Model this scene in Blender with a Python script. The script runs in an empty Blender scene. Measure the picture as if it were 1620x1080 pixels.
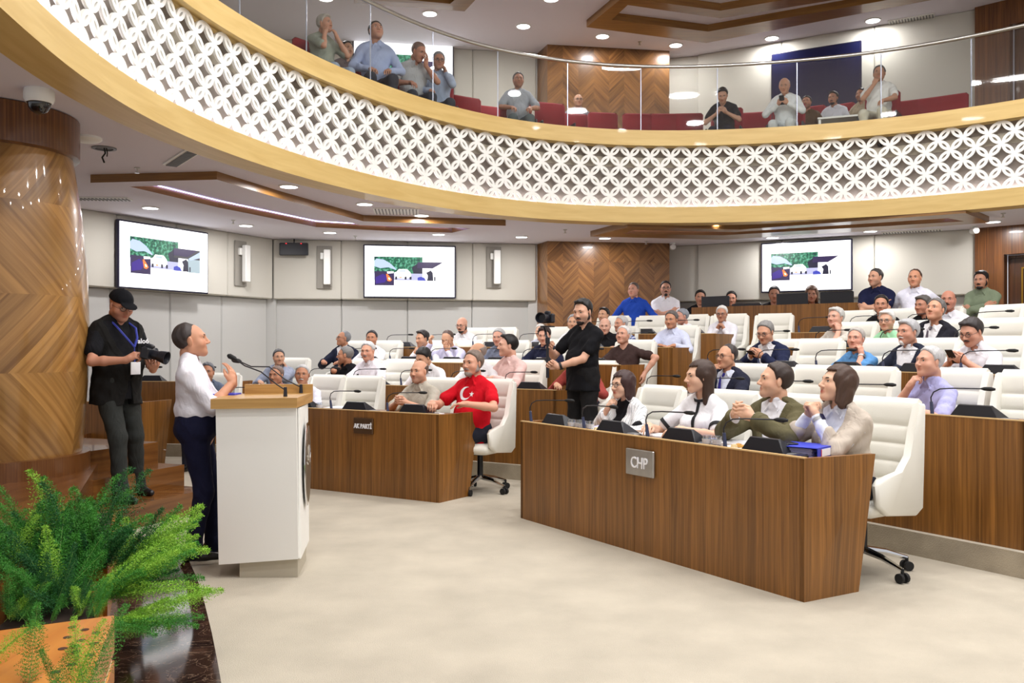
import bpy, math, random
import numpy as np
from mathutils import Vector, Matrix
PI = math.pi
random.seed(7)
SC = bpy.context.scene
# ------------------------------------------------------------------ camera, world, exposure
F, HZ, CH = 1380.0, 546.0, 1.52          # focal length in pixels, horizon row, eye height
cam = bpy.data.objects.new('camera', bpy.data.cameras.new('camera'))
SC.collection.objects.link(cam)
cam.location = (0, 0, CH); cam.rotation_euler = (PI/2, 0, 0)
cam.data.sensor_width = 36.0; cam.data.lens = 36.0*F/1620.0
cam.data.shift_y = (HZ-540.0)/1620.0
cam.data.clip_start = 0.05; cam.data.clip_end = 200
SC.camera = cam
SC.view_settings.view_transform = 'Standard'; SC.view_settings.look = 'None'
SC.view_settings.gamma = 1.0; SC.view_settings.use_curve_mapping = False
SC.view_settings.exposure = 0.18
w = bpy.data.worlds.new('world'); SC.world = w; w.use_nodes = True
w.node_tree.nodes['Background'].inputs[0].default_value = (0.96, 0.96, 1.0, 1)
w.node_tree.nodes['Background'].inputs[1].default_value = 0.62
SC.cycles.use_denoising = True
SC.cycles.max_bounces = 6; SC.cycles.diffuse_bounces = 3; SC.cycles.glossy_bounces = 3
SC.cycles.transmission_bounces = 4; SC.cycles.transparent_max_bounces = 12
SC.cycles.caustics_reflective = False; SC.cycles.caustics_refractive = False
SC.cycles.sample_clamp_indirect = 4.0
def area(name, loc, size, power, col=(1, 0.97, 0.92), shape='SQUARE', rot=(0, 0, 0), spread=PI):
    l = bpy.data.lights.new(name, 'AREA'); l.energy = power; l.color = col; l.shape = shape
    l.size = size; l.spread = spread
    o = bpy.data.objects.new(name, l); SC.collection.objects.link(o); o.location = loc; o.rotation_euler = rot
    return o
ADDED_LAMPS = [(x, y) for x in (-1.2, 1.0, 3.2, 5.4, 7.6) for y in (0.2, 2.6, 5.0, 7.4, 9.6) if (x-3.2)**2/30+(y-4.6)**2/40 < 1.05]  # lamps put in out of view to brighten the hall, their layout invented
for x_, y_ in ADDED_LAMPS:
    area('added_hall_light', (x_, y_, 6.86), 0.34, 46, (1, 0.985, 0.97), 'DISK')

# ------------------------------------------------------------------ helpers
def P(px, py, Y):                 # photo pixel at depth Y
    return Vector(((px-810)/F*Y, Y, CH+(HZ-py)/F*Y))
def PZ(px, py, z):                # photo pixel on the horizontal plane z
    Y = (z-CH)*F/(HZ-py); return Vector(((px-810)/F*Y, Y, z))
def col(r, g, b):                 # sRGB 0..255 to linear
    f = lambda c: (c/255/12.92) if c/255 <= 0.04045 else ((c/255+0.055)/1.055)**2.4
    return (f(r), f(g), f(b), 1)
def link(o, parent=None):
    SC.collection.objects.link(o)
    if parent is not None: o.parent = parent
    return o
def tag(o, label=None, cat=None, group=None, kind=None):
    if label: o['label'] = label
    if cat: o['category'] = cat
    if group: o['group'] = group
    if kind: o['kind'] = kind
    return o
def thing(name, label, cat, loc=(0, 0, 0), rz=0, group=None):
    o = bpy.data.objects.new(name, None); o.empty_display_size = 0.05
    link(o); o.location = loc; o.rotation_euler = (0, 0, rz)
    return tag(o, label, cat, group)
def copy_tree(o, parent=None):
    c = o.copy(); SC.collection.objects.link(c)
    if parent is not None: c.parent = parent
    for ch in [x for x in o.children]: copy_tree(ch, c)
    return c

MATS = {}
def mat(name, c, rough=0.5, metal=0.0, bump=0.0, bscale=60.0, var=0.0, vscale=8.0, emit=0.0, spec=0.5, coat=0.0, alpha=1.0):
    if name in MATS: return MATS[name]
    m = bpy.data.materials.new(name); m.use_nodes = True; MATS[name] = m
    nt = m.node_tree; b = nt.nodes['Principled BSDF']
    b.inputs['Base Color'].default_value = c; b.inputs['Roughness'].default_value = rough
    b.inputs['Metallic'].default_value = metal; b.inputs['Specular IOR Level'].default_value = spec
    b.inputs['Coat Weight'].default_value = coat
    b.inputs['Alpha'].default_value = alpha
    if emit:
        b.inputs['Emission Color'].default_value = c; b.inputs['Emission Strength'].default_value = emit
    tc = nt.nodes.new('ShaderNodeTexCoord')
    if var:
        n = nt.nodes.new('ShaderNodeTexNoise'); n.inputs['Scale'].default_value = vscale; n.inputs['Detail'].default_value = 4
        mx = nt.nodes.new('ShaderNodeMixRGB'); mx.blend_type = 'MULTIPLY'; mx.inputs[0].default_value = 1
        rp = nt.nodes.new('ShaderNodeValToRGB'); rp.color_ramp.elements[0].position = 0.3; rp.color_ramp.elements[1].position = 0.7
        rp.color_ramp.elements[0].color = (1-var,)*3+(1,); rp.color_ramp.elements[1].color = (1+var*0.3,)*3+(1,)
        nt.links.new(tc.outputs['Object'], n.inputs['Vector']); nt.links.new(n.outputs['Fac'], rp.inputs[0])
        mx.inputs[1].default_value = c; nt.links.new(rp.outputs[0], mx.inputs[2]); nt.links.new(mx.outputs[0], b.inputs['Base Color'])
    if bump:
        n = nt.nodes.new('ShaderNodeTexNoise'); n.inputs['Scale'].default_value = bscale; n.inputs['Detail'].default_value = 3
        bp = nt.nodes.new('ShaderNodeBump'); bp.inputs['Strength'].default_value = bump; bp.inputs['Distance'].default_value = 0.02
        nt.links.new(tc.outputs['Object'], n.inputs['Vector']); nt.links.new(n.outputs['Fac'], bp.inputs['Height'])
        nt.links.new(bp.outputs[0], b.inputs['Normal'])
    return m
def wood(name, c1, c2, gu=38, gv=1.6, strip=0.11, svar=0.22, rough=0.35, coat=0.15, swap=False):
    m = bpy.data.materials.new(name); m.use_nodes = True; MATS[name] = m
    nt = m.node_tree; b = nt.nodes['Principled BSDF']; N = nt.nodes.new; L = nt.links.new
    b.inputs['Roughness'].default_value = rough; b.inputs['Coat Weight'].default_value = coat
    uv = N('ShaderNodeUVMap'); uv.uv_map = 'UVMap'
    sp = N('ShaderNodeSeparateXYZ'); L(uv.outputs[0], sp.inputs[0])
    a, bb = (sp.outputs[1], sp.outputs[0]) if swap else (sp.outputs[0], sp.outputs[1])
    fl = N('ShaderNodeMath'); fl.operation = 'DIVIDE'; fl.inputs[1].default_value = strip; L(a, fl.inputs[0])
    f2 = N('ShaderNodeMath'); f2.operation = 'FLOOR'; L(fl.outputs[0], f2.inputs[0])
    wn = N('ShaderNodeTexWhiteNoise'); wn.noise_dimensions = '1D'; L(f2.outputs[0], wn.inputs['W'])
    cb = N('ShaderNodeCombineXYZ')
    m1 = N('ShaderNodeMath'); m1.operation = 'MULTIPLY'; m1.inputs[1].default_value = gu; L(a, m1.inputs[0])
    m2 = N('ShaderNodeMath'); m2.operation = 'MULTIPLY'; m2.inputs[1].default_value = gv; L(bb, m2.inputs[0])
    m3 = N('ShaderNodeMath'); m3.operation = 'MULTIPLY'; m3.inputs[1].default_value = 20; L(wn.outputs['Value'], m3.inputs[0])
    L(m1.outputs[0], cb.inputs[0]); L(m2.outputs[0], cb.inputs[1]); L(m3.outputs[0], cb.inputs[2])
    n = N('ShaderNodeTexNoise'); n.inputs['Scale'].default_value = 1; n.inputs['Detail'].default_value = 5; n.inputs['Distortion'].default_value = 0.6
    L(cb.outputs[0], n.inputs['Vector'])
    rp = N('ShaderNodeValToRGB'); rp.color_ramp.elements[0].position = 0.32; rp.color_ramp.elements[1].position = 0.68
    rp.color_ramp.elements[0].color = c1; rp.color_ramp.elements[1].color = c2; L(n.outputs['Fac'], rp.inputs[0])
    mr = N('ShaderNodeMapRange'); mr.inputs[3].default_value = 1-svar; mr.inputs[4].default_value = 1+svar*0.6
    L(wn.outputs['Value'], mr.inputs[0])
    mx = N('ShaderNodeVectorMath'); mx.operation = 'SCALE'; L(rp.outputs[0], mx.inputs[0]); L(mr.outputs[0], mx.inputs['Scale'])
    L(mx.outputs[0], b.inputs['Base Color'])
    return m

class MB:
    def __init__(s): s.v = []; s.f = []; s.uv = []; s.m = []
    def face(s, pts, m=0, uv=None):
        k = len(s.v); s.v += [tuple(p) for p in pts]; s.f.append(tuple(range(k, k+len(pts)))); s.m.append(m); s.uv.append(uv)
    def box(s, c, size, rz=0, m=0, ch=0.0):
        hx, hy, hz = size[0]/2, size[1]/2, size[2]/2; R = Matrix.Rotation(rz, 3, 'Z'); c = Vector(c)
        if ch <= 0:
            q = [c+R@Vector((x*hx, y*hy, z*hz)) for z in (-1, 1) for y in (-1, 1) for x in (-1, 1)]
            for f in ((0, 2, 3, 1), (4, 5, 7, 6), (0, 1, 5, 4), (2, 6, 7, 3), (0, 4, 6, 2), (1, 3, 7, 5)): s.face([q[i] for i in f], m)
        else:      # chamfered box as a convex set of three inset shells
            ring = lambda ax, ay, z: [c+R@Vector(p) for p in ((-ax, -ay+ch, z), (-ax+ch, -ay, z), (ax-ch, -ay, z), (ax, -ay+ch, z), (ax, ay-ch, z), (ax-ch, ay, z), (-ax+ch, ay, z), (-ax, ay-ch, z))]
            s.loft([ring(hx-ch, hy-ch, -hz), ring(hx, hy, -hz+ch), ring(hx, hy, hz-ch), ring(hx-ch, hy-ch, hz)], m=m)
    def loft(s, rings, m=0, cap=True, closed=True):
        n = len(rings[0])
        for a, b in zip(rings, rings[1:]):
            for i in range(n if closed else n-1):
                j = (i+1) % n; s.face([a[i], a[j], b[j], b[i]], m)
        if cap: s.face(list(reversed(rings[0])), m); s.face(rings[-1], m)
    def prism(s, poly, z0, z1, m=0, top=True, bot=True):
        n = len(poly)
        ar = sum(poly[i][0]*poly[(i+1) % n][1]-poly[(i+1) % n][0]*poly[i][1] for i in range(n))
        if ar < 0: poly = poly[::-1]
        lo = [(p[0], p[1], z0) for p in poly]; hi = [(p[0], p[1], z1) for p in poly]
        for i in range(n):
            j = (i+1) % n; s.face([lo[i], lo[j], hi[j], hi[i]], m)
        if top: s.face(hi, m)
        if bot: s.face(lo[::-1], m)
    def tube(s, pts, r, n=8, m=0, cap=True):
        pts = [Vector(p) for p in pts]; rs = r if isinstance(r, (list, tuple)) else [r]*len(pts); rings = []
        up = None
        for i, p in enumerate(pts):
            d = (pts[min(i+1, len(pts)-1)]-pts[max(i-1, 0)]).normalized()
            if up is None: up = Vector((0, 0, 1)) if abs(d.z) < 0.9 else Vector((1, 0, 0))
            a = d.cross(up).normalized(); b = a.cross(d); up = b
            rings.append([p+rs[i]*(math.cos(2*PI*k/n)*a+math.sin(2*PI*k/n)*b) for k in range(n)])
        s.loft(rings, m, cap)
    def lathe(s, prof, c=(0, 0, 0), n=20, m=0, axis='z'):
        c = Vector(c); rings = []
        for r, z in prof:
            rg = []
            for k in range(n):
                t = 2*PI*k/n; p = Vector((r*math.cos(t), r*math.sin(t), z))
                if axis == 'y': p = Vector((p.x, p.z, p.y))
                if axis == 'x': p = Vector((p.z, p.x, p.y))
                rg.append(c+p)
            rings.append(rg)
        s.loft(rings, m, True)
    def build(s, name, mats, parent=None, smooth=False, angle=None, bevel=0):
        me = bpy.data.meshes.new(name); me.from_pydata(s.v, [], s.f)
        if not isinstance(mats, (list, tuple)): mats = [mats]
        for q in mats: me.materials.append(q)
        me.polygons.foreach_set('material_index', s.m)
        ul = me.uv_layers.new(name='UVMap'); co = np.array(s.v, dtype=float); data = []
        for f, u in zip(s.f, s.uv):
            if u is not None: data += [c for q in u for c in q]; continue
            p = co[list(f)]; a = p[1]-p[0]; b = p[2]-p[1]; n = np.cross(a, b); l = np.linalg.norm(n)
            if l < 1e-12 and len(f) > 3: n = np.cross(p[2]-p[1], p[3]-p[2]); l = np.linalg.norm(n)
            n = n/l if l > 1e-12 else np.array((0, 0, 1.))
            if abs(n[2]) < 0.92: t = np.array((-n[1], n[0], 0)); t /= np.linalg.norm(t); v = np.array((0, 0, 1.))
            else: t = np.array((1., 0, 0)); v = np.array((0, 1., 0))
            for q in p: data += [float(q@t), float(q@v)]
        ul.data.foreach_set('uv', data)
        if smooth:
            import bmesh
            bm = bmesh.new(); bm.from_mesh(me); bmesh.ops.remove_doubles(bm, verts=bm.verts, dist=1e-5)
            for e in bm.edges:
                if len(e.link_faces) == 2 and e.calc_face_angle(0) > (angle or 0.6): e.smooth = False
            for f in bm.faces: f.smooth = True
            bm.to_mesh(me); bm.free()
        me.update()
        return link(bpy.data.objects.new(name, me), parent)

# ------------------------------------------------------------------ materials
M_desk = wood('desk_veneer', col(108, 68, 24), col(150, 100, 44), 55, 1.2, 0.085, 0.16, 0.38, 0.1)
M_bal = wood('maple_veneer', col(205, 172, 104), col(219, 189, 122), 14, 1.3, 2.6, 0.05, 0.42, 0.1, swap=True)
M_chev = wood('chevron_veneer', col(98, 62, 32), col(146, 102, 56), 26, 1.2, 0.17, 0.25, 0.3, 0.3)
M_colw = wood('column_veneer', col(134, 92, 44), col(180, 134, 74), 22, 0.8, 0.10, 0.22, 0.28, 0.35)
M_dark = wood('walnut_veneer', col(84, 48, 22), col(124, 78, 38), 40, 1.2, 0.05, 0.15, 0.3, 0.3)
M_plank = wood('stage_planks', col(82, 48, 22), col(124, 78, 38), 16, 1.0, 0.5, 0.15, 0.25, 0.3)
M_lect = wood('oak_top', col(172, 128, 66), col(206, 164, 98), 22, 1.2, 1.3, 0.06, 0.4, 0.1, swap=True)
M_coff = wood('coffer_wood', col(122, 82, 36), col(146, 104, 50), 22, 1.2, 2.0, 0.05, 0.35, 0.2, swap=True)
M_planter = wood('planter_wood', col(188, 112, 40), col(214, 142, 62), 12, 1.0, 0.16, 0.12, 0.3, 0.3)
M_door = wood('door_wood', col(58, 30, 12), col(84, 48, 22), 30, 1.2, 0.5, 0.05, 0.3, 0.3)
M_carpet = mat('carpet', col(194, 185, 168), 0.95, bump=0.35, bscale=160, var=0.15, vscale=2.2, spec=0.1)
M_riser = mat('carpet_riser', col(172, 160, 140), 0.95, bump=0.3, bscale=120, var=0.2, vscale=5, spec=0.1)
M_wall = mat('padded_fabric_wall', col(203, 200, 190), 0.9, bump=0.15, bscale=300, spec=0.15)
M_wall2 = mat('padded_fabric_lower', col(196, 196, 193), 0.9, bump=0.15, bscale=300, spec=0.15)
M_ceil = mat('ceiling_paint', col(226, 222, 232), 0.85, spec=0.2)
M_white = mat('white_plastic', col(240, 240, 236), 0.4)
M_lat = mat('lattice_white', col(246, 245, 240), 0.5)
M_latb = mat('lattice_backing', col(150, 140, 130), 0.8)
M_led = mat('led_strip', (0.88, 0.86, 1.0, 1), emit=14.0)
M_led2 = mat('led_violet', (0.55, 0.50, 1.0, 1), emit=9.0)
M_lamp = mat('lamp_glow', (1.0, 0.97, 1.0, 1), emit=9.0)
M_steel = mat('brushed_steel', col(205, 205, 200), 0.28, 1.0)
M_chrome = mat('chrome', col(225, 225, 225), 0.1, 1.0)
M_plate = mat('plate_steel', col(165, 155, 140), 0.35, 0.9, var=0.25, vscale=9)
M_leather = mat('white_leather', col(240, 238, 228), 0.42, bump=0.08, bscale=220, spec=0.45)
M_black = mat('black_plastic', col(26, 28, 36), 0.38)
M_blackm = mat('black_rubber', col(18, 18, 19), 0.7)
M_red = mat('red_seat_fabric', col(142, 20, 34), 0.85, bump=0.1)
M_grey = mat('grey_metal', col(120, 120, 122), 0.5, 0.4)
M_scr = mat('dark_screen_glass', col(24, 28, 62), 0.12, spec=0.8)
M_paper = mat('paper', col(246, 246, 250), 0.8)
M_lilac = mat('lilac_paper', col(190, 186, 224), 0.8)
M_bluep = mat('blue_plastic', col(58, 72, 205), 0.4)
M_bez = mat('screen_bezel', col(24, 22, 50), 0.3)
def glass_mat(name, tint, rough, mixf):
    m = bpy.data.materials.new(name); m.use_nodes = True; nt = m.node_tree; nt.nodes.clear()
    o = nt.nodes.new('ShaderNodeOutputMaterial'); mx = nt.nodes.new('ShaderNodeMixShader'); t = nt.nodes.new('ShaderNodeBsdfTransparent')
    g = nt.nodes.new('ShaderNodeBsdfGlossy'); fr = nt.nodes.new('ShaderNodeFresnel'); fr.inputs[0].default_value = 1.5
    ad = nt.nodes.new('ShaderNodeMath'); ad.operation = 'ADD'; ad.inputs[1].default_value = mixf
    t.inputs[0].default_value = tint; g.inputs['Roughness'].default_value = rough
    ge = nt.nodes.new('ShaderNodeNewGeometry'); sb = nt.nodes.new('ShaderNodeMath'); sb.operation = 'SUBTRACT'; sb.inputs[0].default_value = 1.0; ml = nt.nodes.new('ShaderNodeMath'); ml.operation = 'MULTIPLY'
    nt.links.new(ge.outputs['Backfacing'], sb.inputs[1]); nt.links.new(fr.outputs[0], ml.inputs[0]); nt.links.new(sb.outputs[0], ml.inputs[1])
    nt.links.new(ml.outputs[0], ad.inputs[0]); nt.links.new(ad.outputs[0], mx.inputs[0]); nt.links.new(t.outputs[0], mx.inputs[1])
    nt.links.new(g.outputs[0], mx.inputs[2]); nt.links.new(mx.outputs[0], o.inputs[0]); return m
M_glass = glass_mat('railing_glass', (0.95, 0.96, 0.95, 1), 0.02, 0.03)
M_tumb = glass_mat('tumbler_glass', (0.9, 0.93, 0.95, 1), 0.05, 0.18)
def marble():
    m = bpy.data.materials.new('brown_marble'); m.use_nodes = True; nt = m.node_tree; b = nt.nodes['Principled BSDF']; N = nt.nodes.new; L = nt.links.new
    tc = N('ShaderNodeTexCoord'); n = N('ShaderNodeTexNoise'); n.inputs['Scale'].default_value = 3.2; n.inputs['Detail'].default_value = 9; n.inputs['Distortion'].default_value = 1.6
    L(tc.outputs['Object'], n.inputs['Vector']); r = N('ShaderNodeValToRGB'); e = r.color_ramp.elements
    e[0].position = 0.3; e[0].color = col(36, 24, 18); e[1].position = 0.7; e[1].color = col(88, 62, 48)
    x = r.color_ramp.elements.new(0.5); x.color = col(60, 42, 32)
    v = N('ShaderNodeTexNoise'); v.inputs['Scale'].default_value = 5; v.inputs['Detail'].default_value = 8; v.inputs['Distortion'].default_value = 2.5; L(tc.outputs['Object'], v.inputs['Vector'])
    r2 = N('ShaderNodeValToRGB'); q = r2.color_ramp.elements; q[0].position = 0.485; q[0].color = (0, 0, 0, 1); q[1].position = 0.515; q[1].color = (0, 0, 0, 1)
    y = q.new(0.5); y.color = (1, 1, 1, 1); L(v.outputs['Fac'], r2.inputs[0]); L(n.outputs['Fac'], r.inputs[0])
    mx = N('ShaderNodeMixRGB'); L(r2.outputs[0], mx.inputs[0]); L(r.outputs[0], mx.inputs[1]); mx.inputs[2].default_value = col(118, 96, 80)
    L(mx.outputs[0], b.inputs['Base Color']); b.inputs['Roughness'].default_value = 0.07; return m
M_marble = marble()

# ------------------------------------------------------------------ seating geometry
C0 = Vector((-6.5, 1.53, 0))
WA = {'far_left': math.radians(85.8), 'left': math.radians(59.5), 'right': math.radians(33.2)}
ROWD = [8.87, 10.55, 11.7, 12.8, 13.85]
ROWZ = [0.0, 0.17, 0.43, 0.64, 0.83]
def wn(wd): a = WA[wd]; return Vector((math.cos(a), math.sin(a), 0)), Vector((math.sin(a), -math.cos(a), 0))
def W(wd, D, l, z=0.0):
    n, t = wn(wd); return C0+n*D+t*l+Vector((0, 0, z))
def half(D): return 0.2336*D-0.567
def ray_D(px, wd, D):            # plan point on photo column px at distance D along the wedge's normal
    n, t = wn(wd); m = (px-810)/F
    Y = (D+C0.x*n.x+C0.y*n.y)/(m*n.x+n.y); return Vector((m*Y, Y, 0))

# floor and tiers
mb = MB(); mb.prism([(-14, -3), (16, -3), (16, 20), (-14, 20)], -0.2, 0.0)
tag(mb.build('floor', M_carpet), kind='structure')
def arc_poly(D):
    angs = [112.1, 98.95, 72.65, 46.35, 20.05, -6.25]; k = math.cos(math.radians(13.15)); pts = []
    for a in angs: pts.append(C0+Vector((math.cos(math.radians(a)), math.sin(math.radians(a)), 0))*D/k)
    return pts
for i in range(1, 6):
    D = ROWD[i]-0.06 if i < 5 else 15.3; z = ROWZ[i] if i < 5 else 1.04
    a = arc_poly(D); b = arc_poly(21)
    mb = MB(); mb.prism([(p.x, p.y) for p in a]+[(p.x, p.y) for p in reversed(b)], (ROWZ[i-1] if i < 5 else ROWZ[4])-0.0, z)
    for k, f in enumerate(mb.f):
        if k < 5: mb.m[k] = 0
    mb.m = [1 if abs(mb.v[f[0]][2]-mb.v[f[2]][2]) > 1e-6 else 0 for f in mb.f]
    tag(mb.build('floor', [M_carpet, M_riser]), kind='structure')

# ------------------------------------------------------------------ walls
ZC, ZU0, ZU1 = 3.40, 4.35, 6.95
WP = {'a0': Vector((-7.1, 9.6, 0)), 'a': Vector((-4.23, 15.44, 0)), 'b': Vector((0.45, 16.2, 0)), 'c': Vector((2.97, 16.6, 0)), 'd': Vector((7.51, 14.1, 0)), 'e': Vector((10.2, 11.6, 0))}
def panel_wall(name, p0, p1, bands, n_up, n_lo):
    d = (p1-p0); L = d.length; d.normalize(); nrm = Vector((d.y, -d.x, 0))
    if nrm.dot(Vector((1.5, 7, 0))-p0) < 0: nrm = -nrm
    mb = MB(); ang = math.atan2(d.y, d.x)
    for (z0, z1, cnt, off, mi) in bands:
        w_ = L/cnt
        for i in range(cnt):
            c = p0+d*(w_*(i+0.5))+nrm*(off-0.1); mb.box((c.x, c.y, (z0+z1)/2), (w_-0.006, 0.2, z1-z0), ang, mi, 0.016)
    c = p0+d*L/2-nrm*0.35; mb.box((c.x, c.y, 3.5), (L, 0.3, 7.2), ang, 1)
    return tag(mb.build(name, [M_wall, M_wall2]), kind='structure')
def bands(n, zb=2.34): return [(0.0, zb, n, -0.14, 1), (zb, ZC, n, 0.0, 0), (ZU0, 5.0, n, -0.10, 1), (5.0, ZU1, n, 0.0, 0)]
panel_wall('wall_left', WP['a0'], WP['a'], bands(6), 0, 0)
panel_wall('wall_back', WP['a'], WP['b'], bands(4), 0, 0)
for cx_, cy_ in ((WP['a'].x-0.12, WP['a'].y+0.22), (WP['b'].x, WP['b'].y+0.2)):
    mb = MB(); mb.box((cx_, cy_, 3.5), (0.3, 0.3, 7.0)); tag(mb.build('trim_1', M_wall2), kind='structure')
panel_wall('wall_center', WP['c']-Vector((0.6, -0.1, 0)), WP['c']+Vector((0.55, -0.25, 0)), bands(1), 0, 0)
panel_wall('wall_right', WP['c']+Vector((0.5, -0.28, 0)), WP['d'], bands(3), 0, 0)

# chevron veneered block between the back walls
def chev_quad(mb, p0, d, w_, z0, z1, sgn, m=0):
    a = p0; b = p0+d*w_; ca, sa = math.cos(sgn*PI/4), math.sin(sgn*PI/4)
    o = random.random()*5
    pts = [(0, 0), (w_, 0), (w_, z1-z0), (0, z1-z0)]
    uv = [(u*ca-v*sa+o, u*sa+v*ca+o) for u, v in pts]
    mb.face([(a.x, a.y, z0), (b.x, b.y, z0), (b.x, b.y, z1), (a.x, a.y, z1)], m, uv)
def chev_face(mb, p0, p1, z0, z1, nx, hs, flip=False):
    d = (p1-p0); L = d.length; d.normalize(); w_ = L/nx; z = z0; r = 0
    while z < z1-1e-3:
        zz = min(z1, z+hs)
        for i in range(nx): chev_quad(mb, p0+d*(w_*i), d, w_, z, zz, 1 if (i+r) % 2 == 0 else -1)
        z = zz; r += 1
mb = MB(); fl, fr = P(866, 0, 15.75), P(1059, 0, 16.1); fl.z = fr.z = 0; bl, br = Vector((0.35, 16.6, 0)), Vector((3.0, 17.0, 0))
chev_face(mb, fl, fr, 0.4, ZU1, 8, 1.32); chev_face(mb, bl, fl, 0.4, ZU1, 1, 1.32)
chev_face(mb, fr, br, 0.4, ZU1, 1, 1.32)
tag(mb.build('wall_chevron', M_chev), kind='structure')
# right side: dark timber portal with door
mb = MB(); d = (WP['e']-WP['d']).normalized(); q = WP['d']; ang = math.atan2(d.y, d.x)
nr = Vector((d.y, -d.x, 0)); nr = nr if nr.x < 0 else -nr
def seg(s0, s1, z0, z1, off=0.0, m=0, th=0.2, ch=0):
    c = q+d*((s0+s1)/2)+nr*off; mb.box((c.x, c.y, (z0+z1)/2), (s1-s0, th, z1-z0), ang, m, ch)
seg(0, 0.42, 0, 2.95); seg(0, 3.6, 2.95, ZC); seg(1.9, 3.6, 0, 2.95); seg(0.42, 1.9, 0, 2.95, -0.25)
seg(0, 0.5, ZU0, ZU1); seg(0.5, 3.6, 6.55, ZU1); seg(0.5, 3.6, ZU0, 6.55, -0.3); seg(0, 3.6, ZC, ZU0)
tag(mb.build('wall_portal', M_dark), kind='structure')
mb = MB(); seg(0.44, 1.86, 0.83, 2.9, -0.14, 0, 0.06, 0.01)
dr = tag(mb.build('door_1', M_door), kind='structure')
mb = MB()
for s in (0.62, 1.0): seg(s, s+0.02, 1.2, 2.75, -0.10, 0, 0.012)
seg(0.62, 1.02, 2.73, 2.75, -0.10, 0, 0.012); seg(0.62, 1.02, 1.2, 1.22, -0.10, 0, 0.012)
mb.build('door_inlay', mat('brass', col(190, 150, 60), 0.3, 1.0), dr)
mb = MB(); seg(0.9, 1.75, ZU0+0.02, 6.45, -0.19, 0, 0.05, 0.01); seg(1.8, 2.65, ZU0+0.02, 6.45, -0.19, 0, 0.05, 0.01)
tag(mb.build('door_2', M_door), kind='structure')

# ------------------------------------------------------------------ balcony line
bp = [(0, 7), (50, 60), (100, 103), (150, 138), (187, 162), (233, 190), (300, 220), (367, 246), (433, 268), (500, 287), (587, 308), (673, 325), (740, 335), (807, 343), (940, 351), (1080, 353), (1247, 349), (1360, 344), (1460, 338), (1620, 324)]
bal = [PZ(x, y, 3.35) for x, y in bp]
bal = [Vector((-1.3, 1.0, 3.35)), Vector((-1.9, 2.0, 3.35)), Vector((-2.4, 3.2, 3.35)), Vector((-2.68, 4.0, 3.35))]+bal+[Vector((7.7, 10.3, 3.35)), Vector((8.5, 9.1, 3.35)), Vector((9.1, 7.6, 3.35)), Vector((9.4, 6.0, 3.35))]
def catmull(pts, k=12):
    o = []
    for i in range(len(pts)-1):
        a, b, c, d_ = pts[max(i-1, 0)], pts[i], pts[i+1], pts[min(i+2, len(pts)-1)]
        for j in range(k):
            t = j/k; o.append(0.5*((2*b)+(c-a)*t+(2*a-5*b+4*c-d_)*t*t+(3*b-a-3*c+d_)*t**3))
    return o+[pts[-1]]
cv = np.array([(p.x, p.y) for p in catmull(bal)])
def resample(c, step):
    s = np.concatenate([[0], np.cumsum(np.linalg.norm(np.diff(c, axis=0), axis=1))]); n = int(round(s[-1]/step)); q = np.linspace(0, s[-1], n+1)
    return np.stack([np.interp(q, s, c[:, 0]), np.interp(q, s, c[:, 1])], 1)
cv = resample(cv, 0.05)
for _ in range(60): cv[1:-1] = 0.25*cv[:-2]+0.5*cv[1:-1]+0.25*cv[2:]
for _ in range(260): cv[1:-1] = 0.25*cv[:-2]+0.5*cv[1:-1]+0.25*cv[2:]
cv = resample(cv, 0.05)
SL = np.concatenate([[0], np.cumsum(np.linalg.norm(np.diff(cv, axis=0), axis=1))]); BL = SL[-1]
tg = np.gradient(cv, axis=0); tg /= np.linalg.norm(tg, axis=1)[:, None]; outw = np.stack([-tg[:, 1], tg[:, 0]], 1)
if outw[len(outw)//2][1] < 0: outw = -outw      # points away from the opening
def bc(s, off=0.0):
    x = np.interp(s, SL, cv[:, 0]); y = np.interp(s, SL, cv[:, 1]); a = np.interp(s, SL, outw[:, 0]); b = np.interp(s, SL, outw[:, 1])
    l = math.hypot(a, b); return x+a/l*off, y+b/l*off
def strip_band(name, o0, o1, z0, z1, m, parent=None, step=0.25, s0=0.0, s1=None):
    s1 = BL if s1 is None else s1; n = max(1, int((s1-s0)/step)); mb = MB(); prev = None
    for i in range(n+1):
        s = s0+(s1-s0)*i/n; a = bc(s, o0); b = bc(s, o1); r = [(a[0], a[1], z0), (b[0], b[1], z0), (b[0], b[1], z1), (a[0], a[1], z1)]
        if prev:
            q0, q1 = prev[1], s
            for k in range(4):
                j = (k+1) % 4; u = [(q0, r[k][2]+k*0.3), (q0, r[j][2]+k*0.3+(0.3 if k % 2 == 0 else 0)), (q1, r[j][2]+k*0.3+(0.3 if k % 2 == 0 else 0)), (q1, r[k][2]+k*0.3)]
                mb.face([prev[0][k], prev[0][j], r[j], r[k]], 0, u)
        else: mb.face(r[::-1])
        prev = (r, s)
    mb.face(prev[0])
    return mb.build(name, m, parent, smooth=True, angle=0.5)
par = bpy.data.objects.new('balcony_parapet', None); link(par); tag(par, kind='structure')
strip_band('lower_band', 0.0, 0.32, 3.35, 3.587, M_bal, par)
strip_band('upper_band', -0.03, 0.14, 4.497, 4.725, M_bal, par)
strip_band('backing', 0.15, 0.19, 3.587, 4.497, M_latb, par)
strip_band('led_strip', 0.10, 0.13, 3.587, 3.60, M_led, par)
strip_band('top_ledge', 0.14, 0.30, 4.497, 4.52, M_coff, par)
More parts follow.
